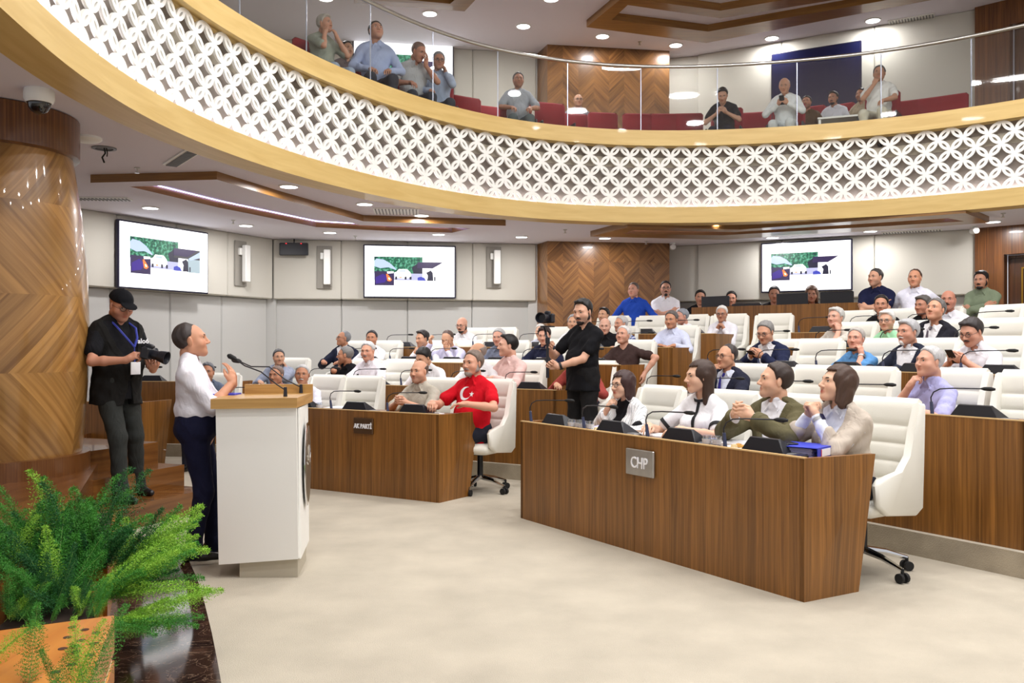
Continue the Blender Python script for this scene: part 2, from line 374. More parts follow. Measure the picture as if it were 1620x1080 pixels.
# lattice screen: interlaced leaf shapes with slots
def lattice():
    H = 4.497-3.587; p = H/3.0; nc = int(BL/p); p_ = BL/nc; hp, hq = p_/2, p/2; mb = MB(); nseg = 7
    arc = []                                # unit leaf along +x of length 1, half width .207
    for k in range(nseg+1):
        t = -PI/4+PI/2*k/nseg; arc.append((0.5+math.sin(t)*0.7071, math.cos(t)*0.7071-0.5))
    leaf = arc+[(x, -y) for x, y in reversed(arc[1:-1])]
    inner = [(0.5+(x-0.5)*0.42, y*0.27) for x, y in leaf]; outer = [(0.5+(x-0.5)*1.03, y*1.10) for x, y in leaf]; n = len(leaf)
    def put(ax, az, bx, bz):
        dx, dz = bx-ax, bz-az
        if az < -1e-4 or bz < -1e-4 or az > H+1e-4 or bz > H+1e-4: return
        def mp(q, off):
            x, y = q; sx = ax+dx*x-dz*y; sz = az+dz*x+dx*y
            sz = min(max(sz, 0.0), H); c = bc(min(max(sx, 0), BL), off); return (c[0], c[1], 3.587+sz)
        A = [mp(q, 0.045) for q in outer]; B = [mp(q, 0.045) for q in inner]; A2 = [mp(q, 0.07) for q in outer]; B2 = [mp(q, 0.07) for q in inner]
        for i in range(n):
            j = (i+1) % n
            mb.face([A[i], A[j], B[j], B[i]]); mb.face([A[j], A[i], A2[i], A2[j]]); mb.face([B[i], B[j], B2[j], B2[i]])
    for i in range(-1, nc*2+1):
        for j in range(0, 6):
            if (i+j) % 2 == 0:
                put(i*hp, j*hq, (i+1)*hp, (j+1)*hq); 
            else:
                put(i*hp, (j+1)*hq, (i+1)*hp, j*hq)
    return mb
lattice().build('lattice_screen', M_lat, par)

# ceiling under the balcony, slab on top, big upper ceiling
def ring_sheet(name, z, off, m, th, flip):
    mb = MB(); n = int(BL/0.3); cc = (3.0, 6.0); prev = None
    for i in range(n+1):
        a = bc(BL*i/n, off); dx, dy = a[0]-cc[0], a[1]-cc[1]; l = math.hypot(dx, dy); b = (cc[0]+dx/l*16, cc[1]+dy/l*16)
        r = [(a[0], a[1], z), (b[0], b[1], z), (b[0], b[1], z+th), (a[0], a[1], z+th)]
        if prev:
            for k in range(4): j = (k+1) % 4; mb.face([prev[k], prev[j], r[j], r[k]])
        prev = r
    return tag(mb.build(name, m), kind='structure')
ring_sheet('ceiling', ZC, 0.30, M_ceil, 0.15, 0)
ring_sheet('floor_upper', ZU0-0.15, 0.14, M_carpet, 0.15, 0); ring_sheet('floor_upper', ZU0+0.001, 1.42, M_carpet, 0.179, 0)
mb = MB(); mb.prism([(-14, -3), (16, -3), (16, 20), (-14, 20)], ZU1, ZU1+0.2)
tag(mb.build('ceiling_upper', M_ceil), kind='structure')
# bodies for the added lamps over the open floor, never in view
for k, (x_, y_) in enumerate(ADDED_LAMPS):
    t = thing('ceiling_lamp', 'unseen round lamp added high over the open hall floor', 'ceiling light', (x_, y_, ZU1), 0, 'added lamps above the hall floor')
    mb = MB(); mb.lathe([(0.21, 0), (0.21, -0.05), (0.185, -0.055), (0.185, -0.01)], n=24); mb.build('trim_ring', M_white, t)
    mb = MB(); mb.lathe([(0.183, -0.02), (0.183, -0.03)], n=24); mb.build('diffuser', M_lamp, t)

def ceiling_lamp(px, py, z, label, group, r=0.10, pw=19):
    p = PZ(px, py, z); t = thing('downlight', label, 'ceiling light', p, 0, group)
    mb = MB(); mb.lathe([(r*1.18, 0.0), (r*1.18, -0.012), (r, -0.016), (r, -0.004)], n=24); mb.build('trim_ring', M_white, t)
    mb = MB(); mb.lathe([(r*0.99, -0.006), (r*0.99, -0.010)], n=24); mb.build('diffuser', M_lamp, t)
    area('downlight_glow', (p.x, p.y, z-0.03), r*1.8, pw, (1, 0.97, 0.96), 'DISK')
lows = [(457, 294, 'first on the left beside the wooden balcony edge'), (238, 328, 'in front of the left presentation screen'), (389, 356, 'above the slim speaker near the wall corner'), (522, 367, 'left of the middle screen'), (577, 322, 'beside the striped vent under the balcony'), (667, 340, 'right of the striped vent under the balcony'), (694, 370, 'directly over the middle screen'), (825, 374, 'left of the chevron wood panel'), (957, 376, 'over the chevron wood panel'), (1130, 354, 'tucked against the balcony edge above the control booth'), (1222, 375, 'over the right presentation screen'), (1377, 365, 'over the man in the navy polo by the wall'), (1571, 350, 'over the dark wooden door')]
for x, y, s in lows: ceiling_lamp(x, y, ZC, 'round white recessed downlight '+s, 'downlights under the balcony')
ups = [(680, 21, 'left of the upper coffer, nearest the handrail curve'), (828, 41, 'over the chevron wood above the balcony'), (872, -2, 'cut by the top edge of the photo'), (953, 57, 'at the left tip of the upper wooden coffer'), (1069, 71, 'under the middle of the upper wooden coffer'), (1221, 60, 'above the dark upper screen'), (1381, 32, 'beside the upper right air vent'), (515, -3, 'at the far left of the upper ceiling')]
for x, y, s in ups: ceiling_lamp(x, y, ZU1, 'round white recessed downlight '+s, 'downlights of the upper ceiling', 0.11, 17)

# coffers: hung wooden frames
def coffer(name, label, outer, inner, z0, z1, under, led=True):
    t = thing(name, label, 'ceiling coffer')
    o = [PZ(x, y, z0) for x, y in outer]; n_ = [PZ(x, y, z0) for x, y in inner]; n = len(o)
    mb = MB()
    for i in range(n):
        j = (i+1) % n
        mb.face([(o[i].x, o[i].y, z0), (o[j].x, o[j].y, z0), (n_[j].x, n_[j].y, z0), (n_[i].x, n_[i].y, z0)], 1)
        mb.face([(o[i].x, o[i].y, z1), (o[j].x, o[j].y, z1), (o[j].x, o[j].y, z0), (o[i].x, o[i].y, z0)], 0)
        mb.face([(n_[j].x, n_[j].y, z1), (n_[i].x, n_[i].y, z1), (n_[i].x, n_[i].y, z0), (n_[j].x, n_[j].y, z0)], 0)
    mb.build('frame', [M_coff, under], t)
    if led:
        mb = MB(); c = sum(n_, Vector())/n
        for i in range(n):
            j = (i+1) % n; a, b = n_[i], n_[j]; a2, b2 = a+(c-a)*0.03, b+(c-b)*0.03
            mb.face([(a2.x, a2.y, z1-0.012), (b2.x, b2.y, z1-0.012), (b2.x, b2.y, z1-0.002), (a2.x, a2.y, z1-0.002)])
        mb.build('led_strip', M_led2, t)
coffer('ceiling_coffer', 'long bent wooden ceiling frame with violet glow above the left screens', [(143, 289), (343, 284), (440, 313), (575, 350), (800, 357), (757, 371), (610, 369), (490, 364), (330, 336)], [(205, 295), (322, 292), (430, 322), (570, 356), (745, 361), (715, 368), (610, 365), (500, 359), (345, 328)], 3.31, ZC, M_ceil)
coffer('ceiling_coffer', 'long bent wooden ceiling frame above the control booth and right screen', [(993, 359), (1170, 363), (1528, 337), (1565, 352), (1400, 364), (1142, 379), (934, 374)], [(1003, 364), (1162, 367), (1500, 345), (1525, 350), (1390, 358), (1143, 372), (985, 370)], 3.31, ZC, M_coff)
coffer('ceiling_coffer', 'bent wooden frame on the upper ceiling, pale recess inside', [(985, -4), (1140, 17), (1320, -14), (1480, -30), (1500, -5), (1117, 68), (928, 43)], [(993, 8), (1140, 29), (1320, 0), (1440, -20), (1450, -8), (1120, 50), (968, 31)], 6.83, ZU1, M_coff, False)
coffer('ceiling_coffer', 'corner of a wooden ceiling frame at the top centre edge', [(560, -60), (700, -60), (752, 0), (735, 18), (560, 5)], [(580, -50), (690, -50), (722, -2), (712, 6), (580, -6)], 6.83, ZU1, M_coff, False)

# glass railing and handrail
rail = thing('glass_railing', 'curved clear glass railing with steel handrail along the balcony', 'railing')
npan = int(BL/1.12); sw = BL/npan
for i in range(npan):
    s0 = sw*i+0.006; s1 = sw*(i+1)-0.006
    strip_band('glass_panel', 0.045, 0.057, 4.60, 5.66, M_glass, rail, 0.14, s0, s1)
n = int(BL/0.1); pts = [(*bc(BL*i/n, 0.05), 5.70) for i in range(n+1)]
mb = MB(); mb.tube(pts, 0.026, 12); mb.build('handrail', M_steel, rail, smooth=True)
mb = MB()
for i in range(1, npan):
    c = bc(sw*i, 0.05); mb.box((c[0], c[1], 5.13), (0.012, 0.014, 1.07))
mb.build('joint_strip', mat('joint_silver', col(170, 176, 190), 0.3, 0.6), rail)

# ------------------------------------------------------------------ ceiling fittings
def vent(px, py, z, w_, l_, rz, label, style=0):
    p = PZ(px, py, z); t = thing('air_vent', label, 'air vent', p, rz)
    mb = MB(); mb.box((0, 0, -0.008), (w_, l_, 0.016)); mb.build('frame', M_white, t)
    mb = MB(); k = int(w_/0.045)
    for i in range(k): mb.box((-w_/2+0.03+i*(w_-0.06)/(k-1), 0, -0.022), (0.014, l_-0.05, 0.012), 0)
    mb.build('louvre', M_grey, t)
vent(290, 247, ZC, 0.95, 0.16, -0.95, 'long dark slot vent in the ceiling under the balcony on the left')
vent(627, 333, ZC, 0.62, 0.5, 0.1, 'square striped air vent in front of the middle screen')
vent(158, 313, ZC, 0.75, 0.2, 0.1, 'narrow air vent beside the wooden column')
vent(1442, 365, ZC, 0.9, 0.2, -0.5, 'thin air vent at the right wall top')
vent(1443, 34, ZU1, 0.7, 0.5, -0.5, 'striped air vent on the upper ceiling at the right')
def small(name, label, cat, px, py, z, prof, m, rx=0):
    p = PZ(px, py, z); mb = MB(); mb.lathe(prof, n=16); o = mb.build(name, m, smooth=True); o.location = p; return tag(o, label, cat)
sens = [(1.0, 0)]
for i, (x, y, z, s) in enumerate([(217, 265, ZC, 'left of the slot vent'), (562, 373, ZC, 'over the gap before the middle screen'), (369, 348, ZC, 'near the left screen'), (1414, 200/3-1, ZU1, 'near the dark upper screen'), (1022, 381, ZC, 'above the chevron wood'), (894, 363, ZC, 'left of the right coffer'), (1587, 337, ZC, 'over the dark door'), (1012, 66, ZU1, 'between two upper downlights')]):
    small('ceiling_sprinkler', 'small ceiling sprinkler head '+s, 'sprinkler', x, y, z, [(0.03, 0), (0.03, -0.01), (0.01, -0.015), (0.01, -0.05), (0.025, -0.055), (0.025, -0.06)], M_steel)
small('smoke_detector', 'white round disc on the ceiling right of the column', 'smoke detector', 137, 217, ZC, [(0.13, 0), (0.13, -0.02), (0.1, -0.04), (0.02, -0.045)], M_white)
p = PZ(165, 234, ZC); t = thing('open_light_socket', 'open ceiling hole with dangling black wires', 'light socket', p)
mb = MB(); mb.lathe([(0.11, 0), (0.11, -0.01), (0.08, -0.012), (0.08, -0.002)], n=20); mb.build('rim', M_grey, t)
mb = MB(); mb.tube([(0, 0, 0), (0.01, 0, -0.05), (-0.02, 0, -0.09), (0.0, 0, -0.14)], 0.008, 6); mb.tube([(0.02, 0, 0), (0.03, 0, -0.05), (0.02, 0.01, -0.08)], 0.005, 6); mb.build('wire', M_blackm, t)
p = PZ(62, 142, ZC); t = thing('dome_camera', 'white dome security camera with black bubble above the column', 'security camera', p)
mb = MB(); mb.lathe([(0.10, 0), (0.105, -0.02), (0.105, -0.07), (0.09, -0.10)], n=28); mb.build('housing', M_white, t, smooth=True)
mb = MB(); mb.lathe([(0.085, -0.10)]+[(0.078*math.cos(a), -0.105-0.075*math.sin(a)) for a in (0, 0.4, 0.8, 1.2, 1.5)], n=28); mb.build('dome', mat('black_gloss', col(14, 15, 22), 0.06, spec=0.9), t, smooth=True)
for px, py, s in ((1064, 388, 'at the edge of the chevron wood'), (1541, 361, 'beside the dark door')):
    p = PZ(px, py-4, ZC); t = thing('security_camera', 'small white bullet camera '+s, 'security camera', p)
    mb = MB(); mb.lathe([(0.05, 0), (0.05, -0.02), (0.02, -0.03)], n=16); mb.build('mount', M_white, t, smooth=True)
    mb = MB(); mb.lathe([(0.045, 0.06), (0.05, 0.02), (0.05, -0.07), (0.03, -0.08)], (0, 0, -0.08), n=16, axis='y'); mb.build('body', M_white, t, smooth=True)

# ------------------------------------------------------------------ column and stage
SZ = 0.483
cxy = Vector((-4.26, 7.13, 0))
colm = thing('wooden_column', 'huge barrel-shaped column clad in diagonal wood veneer', 'column', (cxy.x, cxy.y, SZ))
mb = MB(); nc_, H = 4, 3.40-SZ-0.28
def crad(z):
    zz = z+SZ; return float(np.interp(zz, [0.48, 0.8, 1.3, 1.7, 2.1, 2.6, 3.1, 3.4], [0.655, 0.69, 0.722, 0.728, 0.715, 0.672, 0.60, 0.56]))
zs = [0.1+k*(3.0-0.1)/24 for k in range(25)]; sub = 16
rows_ = [-9, 1.28, 1.925, 2.58]; off = math.radians(-1)
for i in range(nc_):
    for k in range(24):
        zc = (zs[k]+zs[k+1])/2; r = max(j for j in range(4) if zc+SZ >= rows_[j]); sg = 1 if (i+r) % 2 == 0 else -1
        ca, sa = math.cos(sg*0.72), math.sin(sg*0.72)
        for j in range(sub):
            a0 = off+2*PI*(i+j/sub)/nc_; a1 = off+2*PI*(i+(j+1)/sub)/nc_; ra, rb = crad(zs[k]), crad(zs[k+1])
            pp = [(a0, zs[k], ra), (a1, zs[k], ra), (a1, zs[k+1], rb), (a0, zs[k+1], rb)]
            uv = [((a*0.7)*ca-z*sa+i*3.1+r*1.7, (a*0.7)*sa+z*ca) for a, z, _ in pp]
            mb.face([(R_*math.cos(a), R_*math.sin(a), z) for a, z, R_ in pp], 0, uv)
mb.build('shaft', M_colw, colm, smooth=True)
mb = MB(); mb.lathe([(0.735, 0), (0.735, 0.15), (0.68, 0.152)], n=64); mb.build('base_ring', M_dark, colm, smooth=True, angle=0.5)
mb = MB(); mb.lathe([(0.62, 3.36-SZ-0.29), (0.655, 3.36-SZ-0.28), (0.655, 3.39-SZ), (0.5, 3.395-SZ)], n=64); mb.build('cap_ring', M_dark, colm, smooth=True, angle=0.5)

# stage block with steps
e0, e1 = PZ(157, 729, SZ), PZ(60, 885, SZ)
stage = [e0, e1, Vector((e1.x+0.2, e1.y-1.2, 0)), Vector((-12, 2.6, 0)), Vector((-12, 12, 0)), Vector((-5.0, 12, 0)), PZ(120, 690, SZ)]
mb = MB(); mb.prism([(p.x, p.y) for p in stage], 0, SZ); tag(mb.build('stage_platform', M_plank), kind='structure')
sd = Vector((0.38, 0.925, 0)).normalized()     # direction along the steps
f0 = PZ(190, 842, 0.0); nrm_s = Vector((-sd.y, sd.x, 0))
L_s = 1.06
stt = bpy.data.objects.new('stage_steps', None); link(stt); tag(stt, kind='structure')
for k in range(3):
    a = f0-sd*0.5+nrm_s*0.32*k; b = a+sd*(L_s+0.5); c = b+nrm_s*(2.2-0.32*k); d2 = a+nrm_s*(2.2-0.32*k)
    mb = MB(); mb.prism([(p.x, p.y) for p in (a, b, c, d2)], 0.2*k, 0.2*(k+1)); mb.build('tread', wood('step_wood', col(88, 54, 26), col(134, 88, 44), 16, 1.0, 0.5, 0.15, 0.2, 0.35, swap=True) if k == 0 else MATS['step_wood'], stt)
# marble apron round the stage
mp = [(350, 1080), (344, 1045), (335, 1000), (324, 955), (312, 915), (296, 880), (270, 848), (205, 850), (120, 880)]
mpts = [PZ(x, y, 0.03) for x, y in mp]; mpts = [Vector((mpts[0].x+0.25, mpts[0].y-1.3, 0))]+mpts+[Vector((-5, 3.5, 0)), Vector((-5, 1.5, 0))]
mb = MB(); mb.prism([(p.x, p.y) for p in mpts], 0.0, 0.03); tag(mb.build('floor_marble', M_marble), kind='structure')
# ------------------------------------------------------------------ desks
def desk(wd, row, l0, l1, label):
    D, z = ROWD[row], ROWZ[row]; n, t = wn(wd); p = C0+n*D; rz = WA[wd]-PI/2
    d = thing('curved_desk', label, 'desk', (p.x, p.y, z), rz, 'veneered council desks')
    H = 0.85; th = 0.035; dp, db = 0.56, 0.47
    mb = MB(); nseg = max(1, int(round((l1-l0)/1.5))); w_ = (l1-l0)/nseg
    for i in range(nseg): mb.box(((l0+w_*(i+0.5)), th/2, H/2), (w_-0.004, th, H), 0, 0)
    mb.build('front_panel', M_desk, d)
    for s, x in ((-1, l0), (1, l1)):
        mb = MB(); fl = 0.06*s
        q = [(x, 0.0, 0), (x+fl*0.6, db, 0), (x+fl+0.03*s, dp, H), (x, 0.0, H)]; q2 = [(a-th*s, b, c) for a, b, c in q]
        if s > 0: mb.loft([q2, q])
        else: mb.loft([q, q2])
        mb.build('side_panel', M_desk, d)
    mb = MB(); mb.face([(l0, th, H-0.027), (l1, th, H-0.027), (l1+0.07, dp-0.02, H-0.027), (l0-0.07, dp-0.02, H-0.027)]); mb.face([(l0-0.07, dp-0.02, H-0.062), (l1+0.07, dp-0.02, H-0.062), (l1, th, H-0.062), (l0, th, H-0.062)])
    mb.face([(l0-0.07, dp-0.02, H-0.062), (l0-0.07, dp-0.02, H-0.027), (l1+0.07, dp-0.02, H-0.027), (l1+0.07, dp-0.02, H-0.062)][::-1])
    mb.build('worktop', M_desk, d)
    mb = MB(); mb.box(((l0+l1)/2, 0.012, H+0.003), (l1-l0, 0.03, 0.008)); mb.build('edge_strip', mat('edge_oak', col(206, 170, 116), 0.5), d)
    return d
DL = {('right', 0): 'front desk with the silver party plate, nearest the camera', ('left', 0): 'front desk with the dark party plate behind the lectern', ('far_left', 0): 'front desk half hidden behind the photographer by the column',
      ('right', 1): 'second row desk at the right edge, behind the front right desk', ('left', 1): 'second row desk behind the man in the red shirt', ('far_left', 1): 'second row desk at far left before the grey wall',
      ('right', 2): 'third row desk at right, before the man in the blue polo', ('left', 2): 'third row desk on the left, before the man in the dark polo',
      ('right', 3): 'fourth row desk at right, before the man in the green polo', ('left', 3): 'fourth row desk on the left, before the bald bearded man', ('right', 4): 'rearmost desk at right below the standing men', ('left', 4): 'rearmost left desk, before the white-haired man with clasped hands'}
SEATS = {}
for (wd, r), lb in DL.items():
    h = half(ROWD[r]); l0, l1 = -h, h
    if wd == 'left' and r == 4: l0 = 0.5
    if wd == 'left' and r == 3: l0 = -2.42
    if wd == 'far_left': l0 = -0.5 if r == 0 else 0.35
    if wd == 'right' and r == 0: l0, l1 = -1.545, 1.47
    desk(wd, r, l0, l1, 'wood veneer '+lb)
    k = max(1, int(round((l1-l0)/0.78))); SEATS[(wd, r)] = [l0+(l1-l0)*(i+0.5)/k for i in range(k)]

# party plates on the front desks
def text_mesh(name, s, size, m, parent, loc, rot=(PI/2, 0, 0), ext=0.003, bold=0.0, xs=1.0):
    cu = bpy.data.curves.new(name, 'FONT'); cu.body = s; cu.size = size; cu.extrude = ext; cu.align_x = 'CENTER'; cu.align_y = 'CENTER'; cu.offset = bold
    cu.resolution_u = 3
    o = bpy.data.objects.new(name+'_tmp', cu); SC.collection.objects.link(o)
    dg = bpy.context.evaluated_depsgraph_get(); me = bpy.data.meshes.new_from_object(o.evaluated_get(dg)); bpy.data.objects.remove(o)
    me.materials.clear(); me.materials.append(m)
    ob = bpy.data.objects.new(name, me); link(ob, parent); ob.location = loc; ob.rotation_euler = rot; ob.scale = (xs, 1, 1); return ob
M_txt = mat('letter_white', col(250, 250, 255), 0.4)
def plate(wd, l, zc, w_, h_, txt, label, m, size, bold):
    n, t = wn(wd); p = W(wd, ROWD[0]-0.014, l, zc); o = thing('party_plate', label, 'sign', p, WA[wd]-PI/2)
    mb = MB(); mb.box((0, 0, 0), (w_, 0.02, h_), 0, 0, 0.004); mb.build('plate', m, o)
    text_mesh('lettering', txt, size, M_txt, o, (0, -0.012, -0.004), bold=bold, xs=0.82)
plate('right', 0.04, 0.665, 0.30, 0.19, 'CHP', 'silver metal plate reading CHP on the front right desk', mat('plate_silver', col(196, 196, 194), 0.32, 0.85, var=0.2, vscale=7), 0.115, 0.001)
plate('left', 0.575, 0.70, 0.25, 0.16, 'AK PARTİ', 'bronze metal plate reading AK PARTİ on the front left desk', mat('plate_bronze', col(108, 84, 62), 0.38, 0.8, var=0.2, vscale=7), 0.064, 0.0022)

# ------------------------------------------------------------------ chairs
def make_chair():
    c = thing('swivel_chair', 'white', 'chair')
    # side profile of the shell in (y, z); +y is the front of the chair
    hw = 0.285
    for s in (-1, 1):
        mb = MB(); prof = [(-0.30, 1.13), (-0.235, 1.14), (-0.17, 0.98), (-0.12, 0.80), (-0.02, 0.70), (0.20, 0.665), (0.24, 0.63), (0.22, 0.50), (0.12, 0.43), (-0.20, 0.40), (-0.27, 0.44), (-0.285, 0.75)]
        k = len(prof); rings = []
        for xo, sc in ((0.0, 0.93), (0.016, 1.0), (0.036, 1.0), (0.052, 0.93)):
            cy, cz = -0.1, 0.72
            rings.append([((hw-0.052+xo)*s if True else 0, cy+(y-cy)*sc, cz+(z-cz)*(1-(1-sc)*0.5)) for y, z in prof])
        if s < 0: rings = rings[::-1]
        rings = [[Vector(q) for q in r] for r in rings]
        mb.loft(rings); mb.build('side_shell', M_leather, c, smooth=True, angle=0.9)
    # backrest: padded with five horizontal seams
    mb = MB(); prof = []; zs = [0.50, 0.62, 0.74, 0.86, 0.98, 1.145]
    for a, b in zip(zs, zs[1:]):
        for u in (0.02, 0.08, 0.3, 0.5, 0.7, 0.92, 0.98):
            z = a+(b-a)*u; prof.append((-0.165-0.09*(z-0.5)/0.65+0.016*(1-abs(2*u-1)**6), z))
    front = prof; back = [(-0.26-0.055*(z-0.5)/0.65, z) for _, z in prof[::-1]]
    pr = front+[(-0.275, 1.165)]+back; rings = [[Vector((x, y-0.03*(1-(x/0.25)**2), z)) for y, z in pr] for x in (-0.245, -0.17, -0.09, 0, 0.09, 0.17, 0.245)]
    mb.loft(rings); mb.build('backrest', M_leather, c, smooth=True, angle=0.9)
    mb = MB(); mb.box((0, 0.02, 0.465), (0.47, 0.46, 0.11), 0, 0, 0.035); mb.build('seat', M_leather, c, smooth=True, angle=1.2)
    mb = MB(); mb.tube([(0, -0.02, 0.41), (0, -0.02, 0.13)], [0.03, 0.03], 12); mb.box((0, -0.02, 0.405), (0.2, 0.22, 0.04), 0, 0, 0.01); mb.build('gas_lift', M_black, c, smooth=True)
    mb = MB(); mb.tube([(0.1, 0.0, 0.39), (0.2, 0.02, 0.37), (0.27, 0.03, 0.28)], [0.008, 0.008, 0.012], 8); mb.tube([(0.27, 0.03, 0.29), (0.285, 0.03, 0.24)], [0.02, 0.024], 8); mb.build('tilt_lever', M_black, c, smooth=True)
    for i in range(5):
        a = 2*PI*i/5+0.5; d = Vector((math.cos(a), math.sin(a), 0)); o = Vector((0, -0.02, 0))
        mb = MB(); mb.tube([o+d*0.02+Vector((0, 0, 0.15)), o+d*0.16+Vector((0, 0, 0.13)), o+d*0.32+Vector((0, 0, 0.085))], [0.028, 0.022, 0.013], 8); leg = mb.build('base_leg', M_chrome, c, smooth=True)
        e = o+d*0.32; mb = MB(); s_ = Vector((-d.y, d.x, 0))
        for k in (-1, 1): mb.tube([e+s_*0.024*k-s_*0.011+Vector((0, 0, 0.032)), e+s_*0.024*k+s_*0.011+Vector((0, 0, 0.032))], 0.032, 14)
        mb.tube([e+Vector((0, 0, 0.09)), e+Vector((0, 0, 0.05))], 0.011, 8); mb.build('caster', M_blackm, leg, smooth=True, angle=0.8)
    return c
chair0 = make_chair(); chair_used = [False]
CPOS = []
def put_chair(p, rz, label, group='white leather swivel chairs', lim=0.42):
    if any((Vector((p[0], p[1], 0))-q).length < lim for q in CPOS): return None
    CPOS.append(Vector((p[0], p[1], 0)))
    c = chair0 if not chair_used[0] else copy_tree(chair0); chair_used[0] = True
    c.location = p; c.rotation_euler = (0, 0, rz); c['label'] = label; c['category'] = 'chair'; c['group'] = group; return c

# ------------------------------------------------------------------ desk equipment
def make_mic():
    t = thing('gooseneck_microphone', 'black', 'microphone')
    mb = MB(); mb.tube([(0, 0, 0), (0.0, 0.0, 0.03), (0.0, -0.012, 0.12)], [0.024, 0.014, 0.011], 10); mb.build('base', mat('mic_base', col(58, 66, 96), 0.35), t, smooth=True)
    mb = MB(); pts = [(0, -0.012, 0.11), (0.003, -0.02, 0.15), (0.025, -0.022, 0.19), (0.07, -0.012, 0.215), (0.15, 0.01, 0.222), (0.34, 0.07, 0.225)]
    mb.tube(pts, 0.0048, 8); mb.build('stem', M_black, t, smooth=True)
    mb = MB(); mb.tube([(0.325, 0.065, 0.225), (0.345, 0.071, 0.225), (0.385, 0.084, 0.224), (0.41, 0.092, 0.223)], [0.006, 0.0135, 0.0155, 0.008], 10); mb.build('head', M_blackm, t, smooth=True)
    return t
def make_console():
    t = thing('conference_console', 'black', 'console')
    mb = MB(); a = [(-0.17, -0.02, 0), (0.17, -0.02, 0), (0.17, 0.14, 0), (-0.17, 0.14, 0)]
    b = [(-0.115, 0.0, 0.105), (0.115, 0.0, 0.105), (0.115, 0.02, 0.11), (-0.115, 0.02, 0.11)]
    mb.loft([[Vector(q) for q in a], [Vector((x, y, 0.02)) for x, y, z in a], [Vector(q) for q in b]]); mb.build('housing', M_black, t, bevel=0)
    mb = MB(); mb.box((0.22, 0.04, 0.014), (0.11, 0.08, 0.028), 0, 0, 0.008); mb.build('button_pad', M_grey, t)
    return t
mic0, con0 = make_mic(), make_console(); first = [True]
WHO = {}
def equip(wd, row, i, l):
    rz = WA[wd]-PI/2; p = W(wd, ROWD[row]+0.11, l-0.02, ROWZ[row]+0.823); q = W(wd, ROWD[row]+0.06, l-0.30, ROWZ[row]+0.823)
    c = con0 if first[0] else copy_tree(con0); m = mic0 if first[0] else copy_tree(mic0); first[0] = False
    c.location = p; c.rotation_euler = (0, 0, rz); m.location = q; m.rotation_euler = (0, 0, rz+random.uniform(-0.3, 0.25))
    od = ['first', 'second', 'third', 'fourth', 'fifth', 'sixth', 'seventh', 'eighth'][i]; dn = {'right': 'right-hand', 'left': 'middle', 'far_left': 'far left'}[wd]; rn = ['front', 'second', 'third', 'fourth', 'rear'][row]
    c['label'] = 'black wedge console on the %s %s row desk, %s from its left end' % (dn, rn, od); c['group'] = 'conference consoles'
    m['label'] = 'black gooseneck microphone on the %s %s row desk, %s from its left end' % (dn, rn, od); m['group'] = 'desk microphones'
for (wd, r), ls in SEATS.items():
    for i, l in enumerate(ls): equip(wd, r, i, l)
def tumbler0():
    mb = MB(); mb.lathe([(0.026, 0), (0.033, 0.085), (0.031, 0.085), (0.024, 0.006), (0.001, 0.006)], n=14)
    for k, f in enumerate(mb.f): pass
    o = mb.build('water_glass', M_tumb, smooth=True); mb = MB(); mb.lathe([(0.0305, 0.03), (0.0345, 0.06), (0.0345, 0.062), (0.0305, 0.032)], n=10); 
    mb.build('printed_label', mat('print', col(222, 222, 226), 0.6), o); return o
tb0 = tumbler0(); tfirst = [True]
def tumblers(wd, row, l, n, where, d=0.2):
    for k in range(n):
        o = tb0 if tfirst[0] else copy_tree(tb0); tfirst[0] = False
        o.location = W(wd, ROWD[row]+0.09+0.02*(k % 2), l+k*0.072, ROWZ[row]+0.824)
        tag(o, 'small clear water glass with printed band, %s' % where, 'glass', 'water glasses '+where)
tumblers('right', 0, -0.92, 4, 'beside the left console of the near desk')
tumblers('right', 0, 0.60, 2, 'before the man in the olive jacket')
tumblers('right', 1, -1.25, 3, 'behind the long-haired woman')
tumblers('right', 1, -0.55, 2, 'behind the man in the olive jacket')
tumblers('right', 2, 0.60, 3, 'before the man with the white goatee')
tumblers('left', 1, -1.2, 2, 'before the white-haired man on the left'); tumblers('left', 1, 0.26, 3, 'behind the bald man in beige')
tumblers('left', 2, -0.82, 2, 'before the man hiding his eyes'); tumblers('left', 0, -0.12, 1, 'behind the dark party plate desk edge')
def sheet(wd, row, l, d, rot, size, m, label, name='paper_sheet', h=0.004, cat='paper'):
    p = W(wd, ROWD[row]+d, l, ROWZ[row]+0.824+h/2); mb = MB(); mb.box((0, 0, 0), (size[0], size[1], h)); o = mb.build(name, m); o.location = p; o.rotation_euler = (0, 0, WA[wd]-PI/2+rot); return tag(o, label, cat)
sheet('right', 0, -0.78, 0.36, 0.5, (0.26, 0.2), M_lilac, 'lilac booklet on the near desk before the woman in glasses', 'booklet', 0.02, 'booklet')
sheet('right', 0, -0.18, 0.33, 0.2, (0.32, 0.22), M_paper, 'white papers before the woman in glasses', h=0.012)
sheet('right', 0, 0.25, 0.36, -0.1, (0.34, 0.24), M_lilac, 'fanned lilac papers before the long-haired woman', h=0.018)
sheet('right', 0, 0.62, 0.4, 0.3, (0.36, 0.26), M_paper, 'white papers before the man in the olive jacket', h=0.02)
sheet('left', 0, 0.1, 0.3, 0.2, (0.45, 0.28), M_paper, 'stack of white papers before the bald man in beige', h=0.03)
sheet('left', 0, 1.15, 0.22, -0.4, (0.42, 0.24), M_paper, 'white papers before the man in the red shirt', h=0.02)
sheet('left', 0, -0.75, 0.25, 0.1, (0.4, 0.22), M_paper, 'loose papers before the man with the white moustache', h=0.015)
sheet('right', 1, 1.72, 0.2, 0.1, (0.3, 0.2), M_paper, 'white paper on the desk at the right edge of the photo')
sheet('right', 1, 0.9, 0.2, 0.0, (0.3, 0.2), M_paper, 'white paper before the man in the lavender shirt')
